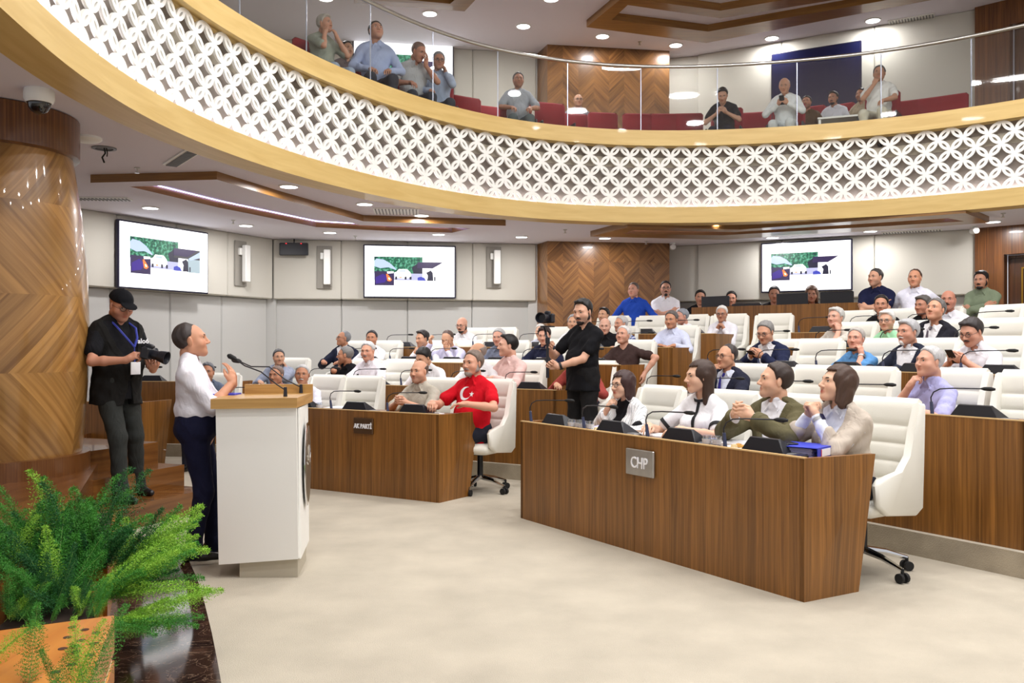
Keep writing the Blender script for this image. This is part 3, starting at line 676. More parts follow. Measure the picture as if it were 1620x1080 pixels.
sheet('right', 1, -0.9, 0.28, 0.3, (0.28, 0.2), M_paper, 'white paper before the man with the navy tie')
sheet('left', 1, -0.45, 0.28, 0.3, (0.3, 0.2), M_paper, 'white paper before the white-haired man in white')
sheet('left', 1, 0.9, 0.28, 0.3, (0.3, 0.2), M_paper, 'white paper before the man in the pink shirt')
# plate of pastries and biscuits
for l, s in ((0.80, 'man in the olive jacket'), (-0.66, 'woman in glasses')):
    p = W('right', ROWD[0]+0.2, l, 0.824); t = thing('pastry_plate', 'round plate of small pastries before the '+s, 'plate', p)
    mb = MB(); mb.lathe([(0.05, 0.0), (0.10, 0.018), (0.097, 0.022), (0.05, 0.006)], n=24); mb.build('dish', M_white, t, smooth=True)
    for k in range(4):
        mb = MB(); a = k*1.6; mb.lathe([(0.001, 0.0), (0.024, 0.008), (0.02, 0.026), (0.001, 0.032)], (0.045*math.cos(a), 0.045*math.sin(a), 0.006), n=10); mb.build('pastry', mat('crust%d' % (k % 2), col(214, 160, 80) if k % 2 else col(226, 200, 150), 0.7), t, smooth=True)
# blue binder at the near corner
n_, t_ = wn('right'); p = W('right', ROWD[0]+0.30, 1.22, 0.824); bd = thing('lever_arch_binder', 'blue lever arch binder stuffed with lilac sheets at the near desk corner', 'binder', p, WA['right']-PI/2+0.25)
mb = MB(); mb.box((0, 0, 0.065), (0.32, 0.28, 0.004)); mb.box((0, 0, 0.002), (0.32, 0.28, 0.004)); mb.box((0.158, 0, 0.0335), (0.004, 0.28, 0.067)); mb.build('cover', M_bluep, bd)
mb = MB()
for k in range(9): mb.box((-0.02-0.003*(k % 3), 0.004*(k % 2), 0.009+0.0058*k), (0.28, 0.26, 0.003))
mb.build('pages', M_lilac, bd)
mb = MB(); mb.box((0.161, -0.02, 0.034), (0.002, 0.13, 0.045)); mb.build('spine_label', M_paper, bd)
mb = MB(); mb.box((0.1615, -0.088, 0.034), (0.002, 0.008, 0.045)); mb.build('label_stripe', mat('stripe_red', col(220, 60, 60), 0.5), bd)
mb = MB(); mb.lathe([(0.014, 0.0), (0.014, 0.003), (0.008, 0.003), (0.008, 0)], (0.161, 0.09, 0.034), n=16, axis='x'); mb.build('finger_ring', M_chrome, bd)
def phone(name, label, loc, rot, size=(0.075, 0.155, 0.009)):
    t = thing(name, label, 'phone', loc); t.rotation_euler = rot
    mb = MB(); mb.box((0, 0, 0), size, 0, 0, 0.003); mb.build('body', M_black, t)
    mb = MB(); mb.box((0, 0, size[2]/2+0.0005), (size[0]*0.9, size[1]*0.92, 0.001)); mb.build('screen', M_scr, t); return t
phone('smartphone', 'black phone lying on the blue binder', bd.location+Vector((-0.08, 0.05, 0.073)), (0, 0, 0.2))
phone('smartphone', 'black phone at the near corner of the front right desk', W('right', ROWD[0]+0.08, 1.36, 0.840), (0, 0, -0.9), (0.07, 0.13, 0.028))
# dark blue folder pen etc. before red shirt
sheet('left', 0, 1.32, 0.16, -0.3, (0.3, 0.1), M_black, 'black folder at the right end of the middle front desk', 'folder', 0.015, 'folder')
p = W('left', ROWD[0]+0.1, -0.52, 0.824)
mb = MB(); mb.box((0, 0, 0.045), (0.10, 0.012, 0.09), 0, 0); o = mb.build('tent_card', M_paper); o.location = p; o.rotation_euler = (0, 0, WA['left']-PI/2); tag(o, 'small white card with red print by a microphone on the middle front desk', 'card')
mb = MB(); mb.box((0, -0.007, 0.07), (0.085, 0.001, 0.015)); mb.lathe([(0.014, -0.0075), (0.014, -0.006)], (0, 0, 0.035), n=12, axis='y'); mb.build('red_print', mat('print_red', col(150, 50, 50), 0.6), o)

# ------------------------------------------------------------------ presentation screens
def screen_mat_green():
    m = bpy.data.materials.new('slide_trees'); m.use_nodes = True; nt = m.node_tree; b = nt.nodes['Principled BSDF']; N = nt.nodes.new; L = nt.links.new
    tc = N('ShaderNodeTexCoord'); n = N('ShaderNodeTexNoise'); n.inputs['Scale'].default_value = 22; n.inputs['Detail'].default_value = 6; L(tc.outputs['Object'], n.inputs['Vector'])
    r = N('ShaderNodeValToRGB'); e = r.color_ramp.elements; e[0].position = 0.35; e[0].color = col(14, 62, 66); e[1].position = 0.68; e[1].color = col(120, 205, 175); q = e.new(0.5); q.color = col(44, 120, 84)
    L(n.outputs['Fac'], r.inputs[0]); L(r.outputs[0], b.inputs['Emission Color']); b.inputs['Emission Strength'].default_value = 1.0; b.inputs['Base Color'].default_value = (0, 0, 0, 1); return m
def em(name, c, s=1.0):
    m = mat(name, c, 0.4, emit=s); m.node_tree.nodes['Principled BSDF'].inputs['Base Color'].default_value = (0.02, 0.02, 0.02, 1); return m
M_tree = screen_mat_green()
E_w = em('slide_white', (1, 1, 1.0, 1), 1.9); E_sm = em('slide_smoke', col(190, 208, 250), 1.1); E_dk = em('slide_dark', col(48, 30, 84), 0.9); E_vi = em('slide_violet', col(58, 20, 150), 0.9)
E_or = em('slide_flame', col(255, 120, 50), 1.4); E_bl = em('slide_blue', col(60, 70, 190), 1.0); E_gr = em('slide_road', col(190, 190, 225), 1.1); E_tx = em('slide_text', col(150, 155, 185), 1.0); E_bk = em('slide_black', col(22, 22, 60), 0.8)
def pres_screen(label, c, xdir, w_, title=True):
    h_ = w_*9/16; rz = math.atan2(xdir.y, xdir.x); t = thing('presentation_screen', label, 'screen', c, rz, 'wall screens')
    mb = MB(); mb.box((0, 0.03, 0), (w_+0.05, 0.06, h_+0.05), 0, 0, 0.008); mb.build('bezel', M_bez, t)
    mb = MB(); mb.box((0, -0.002, 0), (w_, 0.004, h_)); mb.build('display', E_w, t)
    def poly(name, uv, m, lay):
        mb = MB(); y = -0.004-0.0012*lay; pts = [((u-0.5)*w_, y, (0.5-v)*h_) for u, v in uv]
        mb.face(pts if True else pts[::-1]); return mb.build(name, m, t)
    R = lambda a, b, c_, d: [(a, d), (c_, d), (c_, b), (a, b)]
    poly('tree_picture', R(0.104, 0.21, 0.64, 0.55), M_tree, 1)
    poly('road', R(0.104, 0.54, 0.64, 0.675), E_gr, 2)
    poly('smoke_plume', [(0.104, 0.30), (0.13, 0.25), (0.21, 0.27), (0.28, 0.34), (0.35, 0.46), (0.34, 0.47), (0.26, 0.42), (0.17, 0.44), (0.104, 0.40)], E_sm, 3)
    poly('tree_shade', [(0.52, 0.42), (0.58, 0.34), (0.64, 0.32), (0.64, 0.54), (0.54, 0.54)], E_bk, 3)
    poly('truck_body', [(0.325, 0.52), (0.35, 0.51), (0.375, 0.455), (0.47, 0.455), (0.50, 0.51), (0.51, 0.54), (0.51, 0.61), (0.46, 0.64), (0.33, 0.63)], E_w, 4)
    poly('truck_window', [(0.385, 0.475), (0.45, 0.475), (0.455, 0.505), (0.38, 0.505)], E_sm, 5)
    for u in (0.335, 0.44, 0.495): poly('truck_wheel', R(u, 0.60, u+0.022, 0.66), E_bk, 5)
    poly('tail_light', R(0.38, 0.61, 0.41, 0.63), E_or, 5)
    poly('night_picture', R(0.108, 0.50, 0.323, 0.78), E_dk, 6); poly('night_glow', [(0.12, 0.62), (0.20, 0.55), (0.26, 0.62), (0.22, 0.72), (0.12, 0.75)], E_vi, 7)
    poly('flame', [(0.235, 0.56), (0.25, 0.55), (0.285, 0.63), (0.30, 0.67), (0.28, 0.70), (0.25, 0.69)], E_or, 8); poly('flame_core', [(0.258, 0.62), (0.275, 0.63), (0.285, 0.665), (0.265, 0.67)], em('flame_core', col(255, 240, 190), 1.8), 9)
    poly('cloud_patch', [(0.245, 0.505), (0.318, 0.50), (0.318, 0.535), (0.25, 0.545)], E_w, 8)
    poly('worker_picture', [(0.585, 0.31), (0.87, 0.31), (0.80, 0.385), (0.75, 0.435), (0.58, 0.43)], E_dk, 6)
    poly('worker_figure', [(0.68, 0.52), (0.715, 0.49), (0.73, 0.47), (0.755, 0.52), (0.76, 0.68), (0.69, 0.68), (0.70, 0.58)], E_bk, 6)
    poly('worker_machine', [(0.585, 0.62), (0.62, 0.60), (0.66, 0.62), (0.68, 0.68), (0.585, 0.68)], E_bl, 6); poly('worker_leg', R(0.77, 0.60, 0.785, 0.68), E_bk, 6)
    if title:
        poly('side_field', R(0.75, 0.47, 0.90, 0.69), em('slide_field', col(176, 196, 205), 1.0), 5); poly('sky_side', R(0.585, 0.31, 0.90, 0.47), em('slide_murk', col(60, 60, 66), 0.9), 5); poly('spray', [(0.76, 0.46), (0.90, 0.33), (0.90, 0.43), (0.78, 0.49)], E_sm, 7)
        text_mesh('slide_title', 'ULV ÇALIŞMALARI', h_*0.062, E_tx, t, (0.06*w_, -0.006, 0.30*h_), ext=0.0005)
        text_mesh('slide_text', 'ilaçlama ve uçkun mücadele çalışmaları kapsamında yapılan\nuygulamalar düzenli olarak sürdürülmekte ve alan taramaları\nhaftalık plana göre tamamlanmaktadır', h_*0.034, E_tx, t, (-0.02*w_, -0.006, -0.375*h_), ext=0.0004)
    return t
def on_wall(px, a, b, offs):
    d = (b-a).normalized(); n = Vector((d.y, -d.x, 0)); n = n if n.dot(Vector((1.5, 7, 0))-a) > 0 else -n
    a2 = a+n*offs; m = (px-810)/F; s = (m*a2.y-a2.x)/(d.x-m*d.y); return a2+d*s, d
def scr_at(pxl, pxr, yc, a, b, label, title, offs=0.09, w_=None):
    l, d = on_wall(pxl, a, b, offs); r, _ = on_wall(pxr, a, b, offs); c = (l+r)/2; c.z = CH+(HZ-yc)/F*c.y
    xd = (r-l).normalized(); return pres_screen(label, c, xd, w_ or (r-l).length, title)
scr_at(189, 328, 409, WP['a0'], WP['a'], 'wall screen at left, slide headed with a title, above the capped photographer', True)
scr_at(577, 719, 429.5, WP['a'], WP['b'], 'wall screen in the middle, above the seated left rows', False)
scr_at(1206, 1346, 421, WP['c']+Vector((0.5, -0.28, 0)), WP['d'], 'wall screen at right, above the control booth', False)
scr_at(560, 716, 112, WP['a'], WP['b'], 'upper wall screen seen through the balcony glass', False)
l, d = on_wall(1220, WP['c']+Vector((0.5, -0.28, 0)), WP['d'], 0.06); r, _ = on_wall(1363, WP['c']+Vector((0.5, -0.28, 0)), WP['d'], 0.06); c = (l+r)/2
t = thing('video_wall', 'large dark switched-off screen on the upper right wall', 'screen', (c.x, c.y, 5.85), math.atan2((r-l).y, (r-l).x))
mb = MB(); mb.box((0, 0.02, 0), ((r-l).length, 0.05, 1.75), 0, 0, 0.01); mb.build('frame', M_bez, t)
mb = MB(); mb.box((0, -0.008, 0), ((r-l).length-0.06, 0.008, 1.70)); mb.build('glass', M_scr, t)
# slim loudspeakers in wall niches and the clock display
def niche(px, yc, a, b, label):
    p, d = on_wall(px, a, b, 0.02); p.z = CH+(HZ-yc)/F*p.y; t = thing('wall_loudspeaker', label, 'loudspeaker', p, math.atan2(d.y, d.x), 'slim wall loudspeakers')
    mb = MB(); mb.box((-0.02, 0.0, 0), (0.27, 0.02, 0.76), 0, 0, 0.004); mb.build('niche_panel', mat('niche', col(150, 146, 138), 0.9), t)
    mb = MB(); mb.box((0.03, -0.08, 0), (0.12, 0.09, 0.62), 0, 0, 0.01); mb.build('cabinet', M_white, t)
    mb = MB(); mb.box((-0.06, -0.03, 0.2), (0.06, 0.06, 0.12), 0, 0, 0.008); mb.build('bracket', M_white, t)
niche(382, 417, WP['a0'], WP['a'], 'slim white wall loudspeaker right of the left screen')
niche(515, 423, WP['a'], WP['b'], 'slim white wall loudspeaker left of the middle screen')
niche(783, 423, WP['a'], WP['b'], 'slim white wall loudspeaker right of the middle screen')
p, d = on_wall(465, WP['a'], WP['b'], 0.12); p.z = CH+(HZ-394)/F*p.y
t = thing('clock_display', 'small black hanging display with red lights in the wall corner', 'display', p, math.atan2(d.y, d.x)-0.1)
mb = MB(); mb.box((0, 0, 0), (0.50, 0.06, 0.22), 0, 0, 0.01); mb.build('housing', M_black, t); mb = MB(); mb.tube([(0, 0.02, 0.1), (0, 0.02, 0.18)], 0.012); mb.build('mount', M_black, t)
for x in (-0.13, 0.13): mb = MB(); mb.box((x, -0.032, 0.095), (0.02, 0.004, 0.012)); mb.build('red_light', em('red_dot', col(255, 40, 50), 3), t)

# ------------------------------------------------------------------ lectern
lec = thing('lectern', 'tall white lectern with oak top and oval metal emblem beside the speaker', 'lectern', (0, 0, 0))
b0, b1 = PZ(379, 914, 0), PZ(471, 909, 0)
xd = Vector((1, 0.05, 0)).normalized(); yd = Vector((-0.115, 1, 0)).normalized()
sB = CH/(913-HZ)                      # metres per pixel at the near face of the base
Yn = F*sB
def LP(px, py, k=0.0):                # lectern points on the near face, k metres behind
    v = P(px, py, Yn); return v+yd*k
mb = MB(); q = [LP(379, 914), LP(471, 909), LP(471, 909, 0.46), LP(379, 914, 0.46)]
lo = [(v.x, v.y, 0.0) for v in q]; hi = [(v.x, v.y, 0.14) for v in q]; mb.loft([[Vector(v) for v in lo], [Vector(v) for v in hi]]); mb.build('plinth', mat('plinth_beige', col(186, 178, 160), 0.6), lec)
def nf(px, py, dz=0.0): return P(px, py, Yn-0.03)
mb = MB(); A = [nf(346, 893), nf(472, 884), nf(469, 644), nf(341, 644)]
Bk = [v+yd*0.045 for v in A]; mb.loft([[v for v in A], [v for v in Bk]]); mb.build('side_panel', M_lat, lec)
mb = MB(); A = [v+yd*0.045 for v in (nf(352, 889), nf(471, 880), nf(468, 650), nf(348, 650))]; Bk = [v+yd*0.50 for v in A]
Bk[1] += Vector((0.0, 0, 0.0)); mb.loft([A, Bk]); mb.build('core', M_lat, lec)
# far end: front face of the lectern seen edge on
fA = [nf(472, 886)+yd*0.04, nf(472, 886)+yd*0.50+Vector((0.0, 0, 0.02)), nf(470, 646)+yd*0.50, nf(470, 646)+yd*0.04]
fB = [v+xd*0.012 for v in fA]; mb = MB(); mb.loft([fA, fB][::-1]); mb.build('front_panel', M_lat, lec)
# oak top: two-step desk
def slab(name, pts, th, m):
    mb = MB(); mb.loft([[Vector(p)-Vector((0, 0, th)) for p in pts], [Vector(p) for p in pts]]); return mb.build(name, m, lec)
ta = [P(333, 631, Yn-0.06), P(470, 629, Yn-0.06), P(470, 629, Yn-0.06)+yd*0.62+xd*0.03, P(333, 631, Yn-0.06)+yd*0.62]
slab('top', [ta[0], ta[1], ta[2], ta[3]], 0.065, M_lect)
tb = [P(361, 627, Yn-0.06)+yd*0.60, P(470, 627, Yn-0.06)+yd*0.60+xd*0.03]
mb = MB(); za = ta[0].z; tt = [Vector((tb[0].x, tb[0].y, 0)), Vector((tb[1].x, tb[1].y, 0))]
mb.box(((tt[0].x+tt[1].x)/2, (tt[0].y+tt[1].y)/2, za+0.015), ((tt[1]-tt[0]).length, 0.04, 0.11), math.atan2(xd.y, xd.x)); mb.build('back_lip', M_lect, lec)
# oval emblem on the front face (faces right)
ce = nf(474, 742)+yd*0.27+xd*0.016; mb = MB(); rings = []
for rr, o in ((1.0, 0.0), (1.0, 0.006), (0.92, 0.010)):
    rings.append([ce+xd*o+yd*(0.16*rr*math.cos(a))+Vector((0, 0, 0.285*rr*math.sin(a))) for a in [2*PI*k/32 for k in range(32)]])
mb.loft(rings); mb.build('emblem_rim', M_chrome, lec, smooth=True, angle=0.5)
mb = MB(); mb.loft([[ce+xd*o+yd*(0.145*math.cos(a))+Vector((0, 0, 0.26*math.sin(a))) for a in [2*PI*k/32 for k in range(32)]] for o in (0.008, 0.011)]); mb.build('emblem_disc', M_plate, lec)
mb = MB()
for k in range(9):
    a = 0.3+k*0.32; mb.tube([ce+xd*0.011+yd*(0.10*math.cos(a))+Vector((0, 0, 0.15*math.sin(a)-0.02)), ce+xd*0.012+yd*(0.06*math.cos(a))+Vector((0, 0, 0.09*math.sin(a)-0.02))], 0.006, 6)
mb.build('emblem_relief', M_chrome, lec)
for s, (bx, by), (hx, hy), k in (('leaning left from the lectern centre', (448, 630), (371, 567), 0.10), ('rising from the far side of the lectern', (461, 622), (378, 571), 0.5)):
    a = P(bx, by, Yn)+yd*k; a.z = za; d_ = a.y; h_ = P(hx, hy, d_+0.05); m1 = P(bx-20, by-24, d_); 
    t = thing('lectern_microphone', 'thin black gooseneck microphone '+s, 'microphone', a)
    mb = MB(); o = Vector(a); c1 = P(bx-10, by-22, d_)-o; c2 = P(bx-35, by-42, d_)-o; e = h_-o
    mb.tube([(0, 0, 0), (0, 0, 0.07)], [0.014, 0.010], 10); mb.build('base', M_black, t, smooth=True)
    mb = MB(); mb.tube([(0, 0, 0.05), c1, c2, e*0.75+c2*0.25*0.4, e], 0.0045, 8); mb.build('stem', M_black, t, smooth=True)
    u = (e-c2).normalized(); mb = MB(); mb.tube([e-u*0.02, e, e+u*0.04, e+u*0.055], [0.006, 0.016, 0.018, 0.01], 12); mb.build('head', M_blackm, t, smooth=True)
p = PZ(349, 628, za); mb = MB(); mb.box((0, 0, 0.005), (0.22, 0.15, 0.01)); o = mb.build('blue_folder', M_bluep); o.location = P(352, 626, Yn+0.42); o.location.z = za+0.001; tag(o, 'bright blue folder lying on the lectern top', 'folder')

# ------------------------------------------------------------------ planter and ferns
def box_pts(name, pts, th, m, parent):
    mb = MB(); mb.loft([[Vector(p)-Vector((0, 0, th)) for p in pts], [Vector(p) for p in pts]]); return mb.build(name, m, parent)
zt = 0.62
pl = thing('wooden_planter', 'orange wooden planter box with drilled holes in the bottom left corner', 'planter')
tp = [PZ(0, 997, zt), PZ(181, 973, zt), PZ(132, 1105, zt), PZ(-60, 1110, zt)]
box_pts('lid', tp, 0.03, M_planter, pl)
mb = MB(); a, b = tp[1], tp[2]; dd = (b-a).normalized(); nn = Vector((-dd.y, dd.x, 0))
for z0, z1, o in ((0.50, zt-0.03, 0.0), (0.40, 0.47, 0.0), (0.06, 0.37, -0.0)):
    mb.loft([[Vector((v.x, v.y, z0)) for v in (tp[0], tp[1], tp[2], tp[3])], [Vector((v.x, v.y, z1)) for v in (tp[0], tp[1], tp[2], tp[3])]])
mb.build('box', M_planter, pl)
mb = MB(); sh = 0.012
mb.loft([[Vector((v.x, v.y, 0.06)) for v in [q+(sum(tp, Vector())/4-q)*0.04 for q in tp]], [Vector((v.x, v.y, 0.59)) for v in [q+(sum(tp, Vector())/4-q)*0.04 for q in tp]]]); mb.build('inner_liner', mat('liner', col(224, 206, 170), 0.6), pl)
for (x, y) in ((114, 992), (134, 996), (152, 1001), (107, 1008), (128, 1013), (148, 1018), (99, 1026), (120, 1031), (142, 1036), (114, 1051), (88, 1063)):
    c = PZ(x, y, zt); mb = MB(); mb.lathe([(0.013, 0.0), (0.013, 0.0012)], (c.x, c.y, zt), n=14); mb.build('drilled_hole', mat('hole_dark', col(70, 42, 22), 0.9), pl)
def trough(label, q, z1):
    t = thing('wooden_planter', label, 'planter'); mb = MB(); mb.prism([(v.x, v.y) for v in q], 0.03, z1); mb.build('box', M_planter, t)
    mb = MB(); c = sum(q, Vector())/4; mb.prism([((v+(c-v)*0.12).x, (v+(c-v)*0.12).y) for v in q], z1, z1+0.006); mb.build('soil', mat('soil', col(52, 38, 28), 0.95), t)
q = [PZ(98, 812, 0.40), PZ(186, 808, 0.40), PZ(170, 905, 0.34), PZ(40, 905, 0.34)]
trough('low orange planter box hidden under the ferns', q, 0.40)
trough('low wooden trough between the ferns and the drilled planter', [PZ(-80, 900, 0.3), PZ(150, 900, 0.3), PZ(165, 985, 0.3), PZ(-40, 1010, 0.3)], 0.30)
def leafmat(name, c1, c2):
    m = mat(name, c1, 0.55, spec=0.3); nt = m.node_tree; b = nt.nodes['Principled BSDF']; N = nt.nodes.new
    tc = N('ShaderNodeTexCoord'); n = N('ShaderNodeTexNoise'); n.inputs['Scale'].default_value = 9; r = N('ShaderNodeValToRGB')
    r.color_ramp.elements[0].position = 0.35; r.color_ramp.elements[1].position = 0.65; r.color_ramp.elements[0].color = c1; r.color_ramp.elements[1].color = c2
    nt.links.new(tc.outputs['Object'], n.inputs[0]); nt.links.new(n.outputs['Fac'], r.inputs[0]); nt.links.new(r.outputs[0], b.inputs['Base Color'])
    b.inputs['Subsurface Weight'].default_value = 0.0; return m
LM = [leafmat('fern_green', col(46, 116, 40), col(92, 168, 64)), leafmat('fern_dark', col(24, 74, 40), col(50, 116, 52)), leafmat('fern_light', col(120, 180, 50), col(176, 220, 84))]
M_stem = mat('fern_stem', col(110, 150, 70), 0.6)
def frond_mesh(seed, L, wid, curl):
    """bushy plume: arching stem with side twigs, each carrying fine needle tufts"""
    rr = random.Random(seed); V = []; Fc = []; SV = []; SF = []
    def needle(p, d, ln, w_):
        a = Vector((rr.uniform(-1, 1), rr.uniform(-1, 1), rr.uniform(-1, 1))); s = d.cross(a).normalized()*w_; k = len(V)
        V.extend([p, p+d*ln*0.5+s, p+d*ln, p+d*ln*0.5-s]); Fc.append((k, k+1, k+2, k+3))
    pts = []; n = 26
    for i in range(n+1):
        u = i/n; pts.append(Vector((0, L*u*math.cos(curl*u*u*0.9), L*u*(1-0.0)*math.sin(0.12)-curl*0.28*L*u*u+0.0)))
    for i in range(2, n):
        u = i/n; env = math.sin(PI*min(1, (u*0.94+0.06))**0.8)*wid*(1.0-0.55*u)+0.012
        for sd in (-1, 1):
            for lay in (0, 1, 2):
                d = Vector((sd*math.cos(lay*0.9-0.9), 0.55, 0.75*math.sin(lay*0.9-0.9))).normalized(); ln = env*rr.uniform(0.7, 1.15); p0 = pts[i]
                m_ = max(3, int(ln/0.009))
                for k in range(m_):
                    q = p0+d*ln*(k+0.5)/m_+Vector((0, 0, -0.25*ln*((k+.5)/m_)**2))
                    for r_ in range(3):
                        dd = (d*0.6+Vector((rr.uniform(-1, 1), rr.uniform(-1, 1), rr.uniform(-1, 1)))).normalized(); needle(q, dd, rr.uniform(0.010, 0.017), 0.0017)
    mb = MB(); mb.tube(pts, [0.0028-0.002*i/n for i in range(n+1)], 5)
    k0 = len(V); V2 = [tuple(v) for v in V]+mb.v; F2 = Fc+[tuple(j+k0 for j in f) for f in mb.f]
    me = bpy.data.meshes.new('frond'); me.from_pydata(V2, [], F2); me.materials.append(None); me.materials.append(M_stem)
    mi = [0]*len(Fc)+[1]*len(mb.f); me.polygons.foreach_set('material_index', mi); me.update(); return me
FR = [frond_mesh(1, 0.62, 0.10, 0.5), frond_mesh(2, 0.52, 0.085, 0.9), frond_mesh(3, 0.45, 0.075, 0.2), frond_mesh(4, 0.36, 0.035, 0.15)]
FRM = {}
def frond_of(i, mi):
    if (i, mi) not in FRM:
        me = FR[i].copy(); me.materials[0] = LM[mi]; FRM[(i, mi)] = me
    return FRM[(i, mi)]
def fern(label, base, nfr, seed, spread=(0, 2*PI), tilt=(0.35, 1.3), sc=(0.8, 1.1), light=0.15):
    t = thing('asparagus_fern', label, 'fern', base, 0, 'asparagus ferns by the stage'); rr = random.Random(seed)
    for k in range(nfr):
        a = rr.uniform(*spread); el = rr.uniform(*tilt); i = rr.choice([0, 0, 1, 2, 3]); mi = 2 if rr.random() < light else rr.choice([0, 0, 1])
        o = bpy.data.objects.new('frond', frond_of(i, mi)); link(o, t); o.location = (rr.uniform(-0.09, 0.09), rr.uniform(-0.09, 0.09), rr.uniform(-0.02, 0.03)); o.rotation_euler = (el, rr.uniform(-0.5, 0.5), a); s = rr.uniform(*sc); o.scale = (s, s, s)
def fb(px, py, z): v = PZ(px, py, z); return v
fern('tall bushy fern in front of the photographer', fb(125, 905, 0.36), 30, 1, tilt=(0.5, 1.35), sc=(0.85, 1.12))
fern('bushy fern at the left photo edge beside the stage', fb(15, 930, 0.36), 22, 2, sc=(0.6, 0.85))
fern('fern spilling right over the dark marble', fb(180, 905, 0.36), 20, 3, (-2.2, 0.3), (0.15, 0.85), (0.75, 1.05), 0.35)
fern('fern bushing over the marble edge before the speaker', fb(165, 940, 0.34), 18, 11, (-2.0, -0.2), (0.1, 0.8), (0.7, 0.95), 0.3)
fern('dark fern behind the drilled planter', fb(90, 960, 0.33), 20, 4, (-0.2, 3.3), sc=(0.6, 0.9), light=0.05)
fern('fern trailing across the marble right of the drilled planter', fb(190, 985, 0.26), 11, 5, (-2.1, -0.9), (0.0, 0.4), (0.55, 0.8), 0.4)
fern('small fern sprig at the bottom left edge', PZ(-2, 1085, 0.62), 4, 6, (-0.8, 0.8), (0.7, 1.3), (0.35, 0.5))
fern('fern sprigs rising at the bottom beside the drilled planter', PZ(112, 1100, 0.62), 5, 7, (-0.7, 0.7), (0.9, 1.4), (0.4, 0.5))
fern('low fern hiding the trough soil left of the drilled holes', fb(30, 985, 0.32), 16, 9, (-0.6, 1.2), (0.7, 1.4), (0.35, 0.5))
fern('low fern just above the drilled planter lid', fb(125, 975, 0.32), 16, 10, (-1.0, 1.0), (0.5, 1.4), (0.35, 0.5), 0.2)
fern('fern between the stage and the tall fern', fb(60, 890, 0.42), 16, 8, sc=(0.6, 0.9))

# ------------------------------------------------------------------ control booth
bo = thing('control_booth', 'long wooden control counter on the top tier before the right screen', 'counter')
nb = Vector((math.cos(math.radians(49.5)), math.sin(math.radians(49.5)), 0)); tb_ = Vector((nb.y, -nb.x, 0)); Rb = 16.5
def BW(l, d, z): v = C0+nb*(Rb+d)+tb_*l; return Vector((v.x, v.y, z))
bl0, bl1 = -1.45, 1.38; ang = math.atan2(tb_.y, tb_.x)
mb = MB(); c = BW((bl0+bl1)/2, 0.03, (0.83+2.17)/2); mb.box(c, (bl1-bl0, 0.06, 2.17-0.83), ang); mb.build('front_panel', M_desk, bo)
mb = MB(); c = BW((bl0+bl1)/2, 0.35, 2.02); mb.box(c, (bl1-bl0, 0.6, 0.04), ang); mb.build('worktop', M_desk, bo)
for l in (bl0, bl1): mb = MB(); c = BW(l, 0.33, 1.5); mb.box(c, (0.05, 0.66, 1.34), ang); mb.build('side_panel', M_desk, bo)
b2 = thing('low_counter', 'lower wooden counter in front of the left half of the control booth', 'counter')
mb = MB(); c = BW(-0.75, -0.3, (0.83+1.93)/2); mb.box(c, (1.5, 0.4, 1.1), ang, 0, 0.006); mb.build('front_panel', M_desk, b2)
for k, (l, s) in enumerate(((-1.13, 'leftmost in the control booth'), (-0.56, 'second from the left in the control booth'), (0.23, 'before the man under the right screen'), (0.95, 'before the brown-haired woman in the booth'))):
    p = BW(l, 0.2, 2.04); t = thing('computer_monitor', 'black computer monitor back, '+s, 'monitor', p, ang, 'booth monitors')
    h_ = 0.14 if k == 1 else 0.28
    mb = MB(); mb.box((0, 0, 0.04+h_/2), (0.52, 0.03, h_), 0, 0, 0.008); mb.build('panel', M_black, t); mb = MB(); mb.box((0, 0.04, 0.03), (0.06, 0.03, 0.06)); mb.box((0, 0.04, 0.005), (0.22, 0.16, 0.01)); mb.build('stand', M_black, t)

# ------------------------------------------------------------------ balcony seats
def make_bseat():
    t = thing('audience_seat', 'red', 'seat')
    mb = MB(); mb.box((0, -0.22, 0.72), (0.50, 0.09, 0.52), 0, 0, 0.03); mb.build('backrest', M_red, t, smooth=True, angle=1.2)
    mb = MB(); mb.box((0, 0.02, 0.43), (0.48, 0.42, 0.10), 0, 0, 0.03); mb.build('seat_pad', M_red, t, smooth=True, angle=1.2)
    for s in (-1, 1):
        mb = MB(); mb.box((s*0.265, -0.03, 0.30), (0.03, 0.4, 0.60), 0, 0, 0.008); mb.build('side_frame', M_black, t)
    return t
bs0 = make_bseat(); bsu = [False]
def bseat(x, y, rz, label, z=ZU0):
    c = bs0 if not bsu[0] else copy_tree(bs0); bsu[0] = True; c.location = (x, y, z); c.rotation_euler = (0, 0, rz); tag(c, label, 'seat', 'red seats on the balcony')
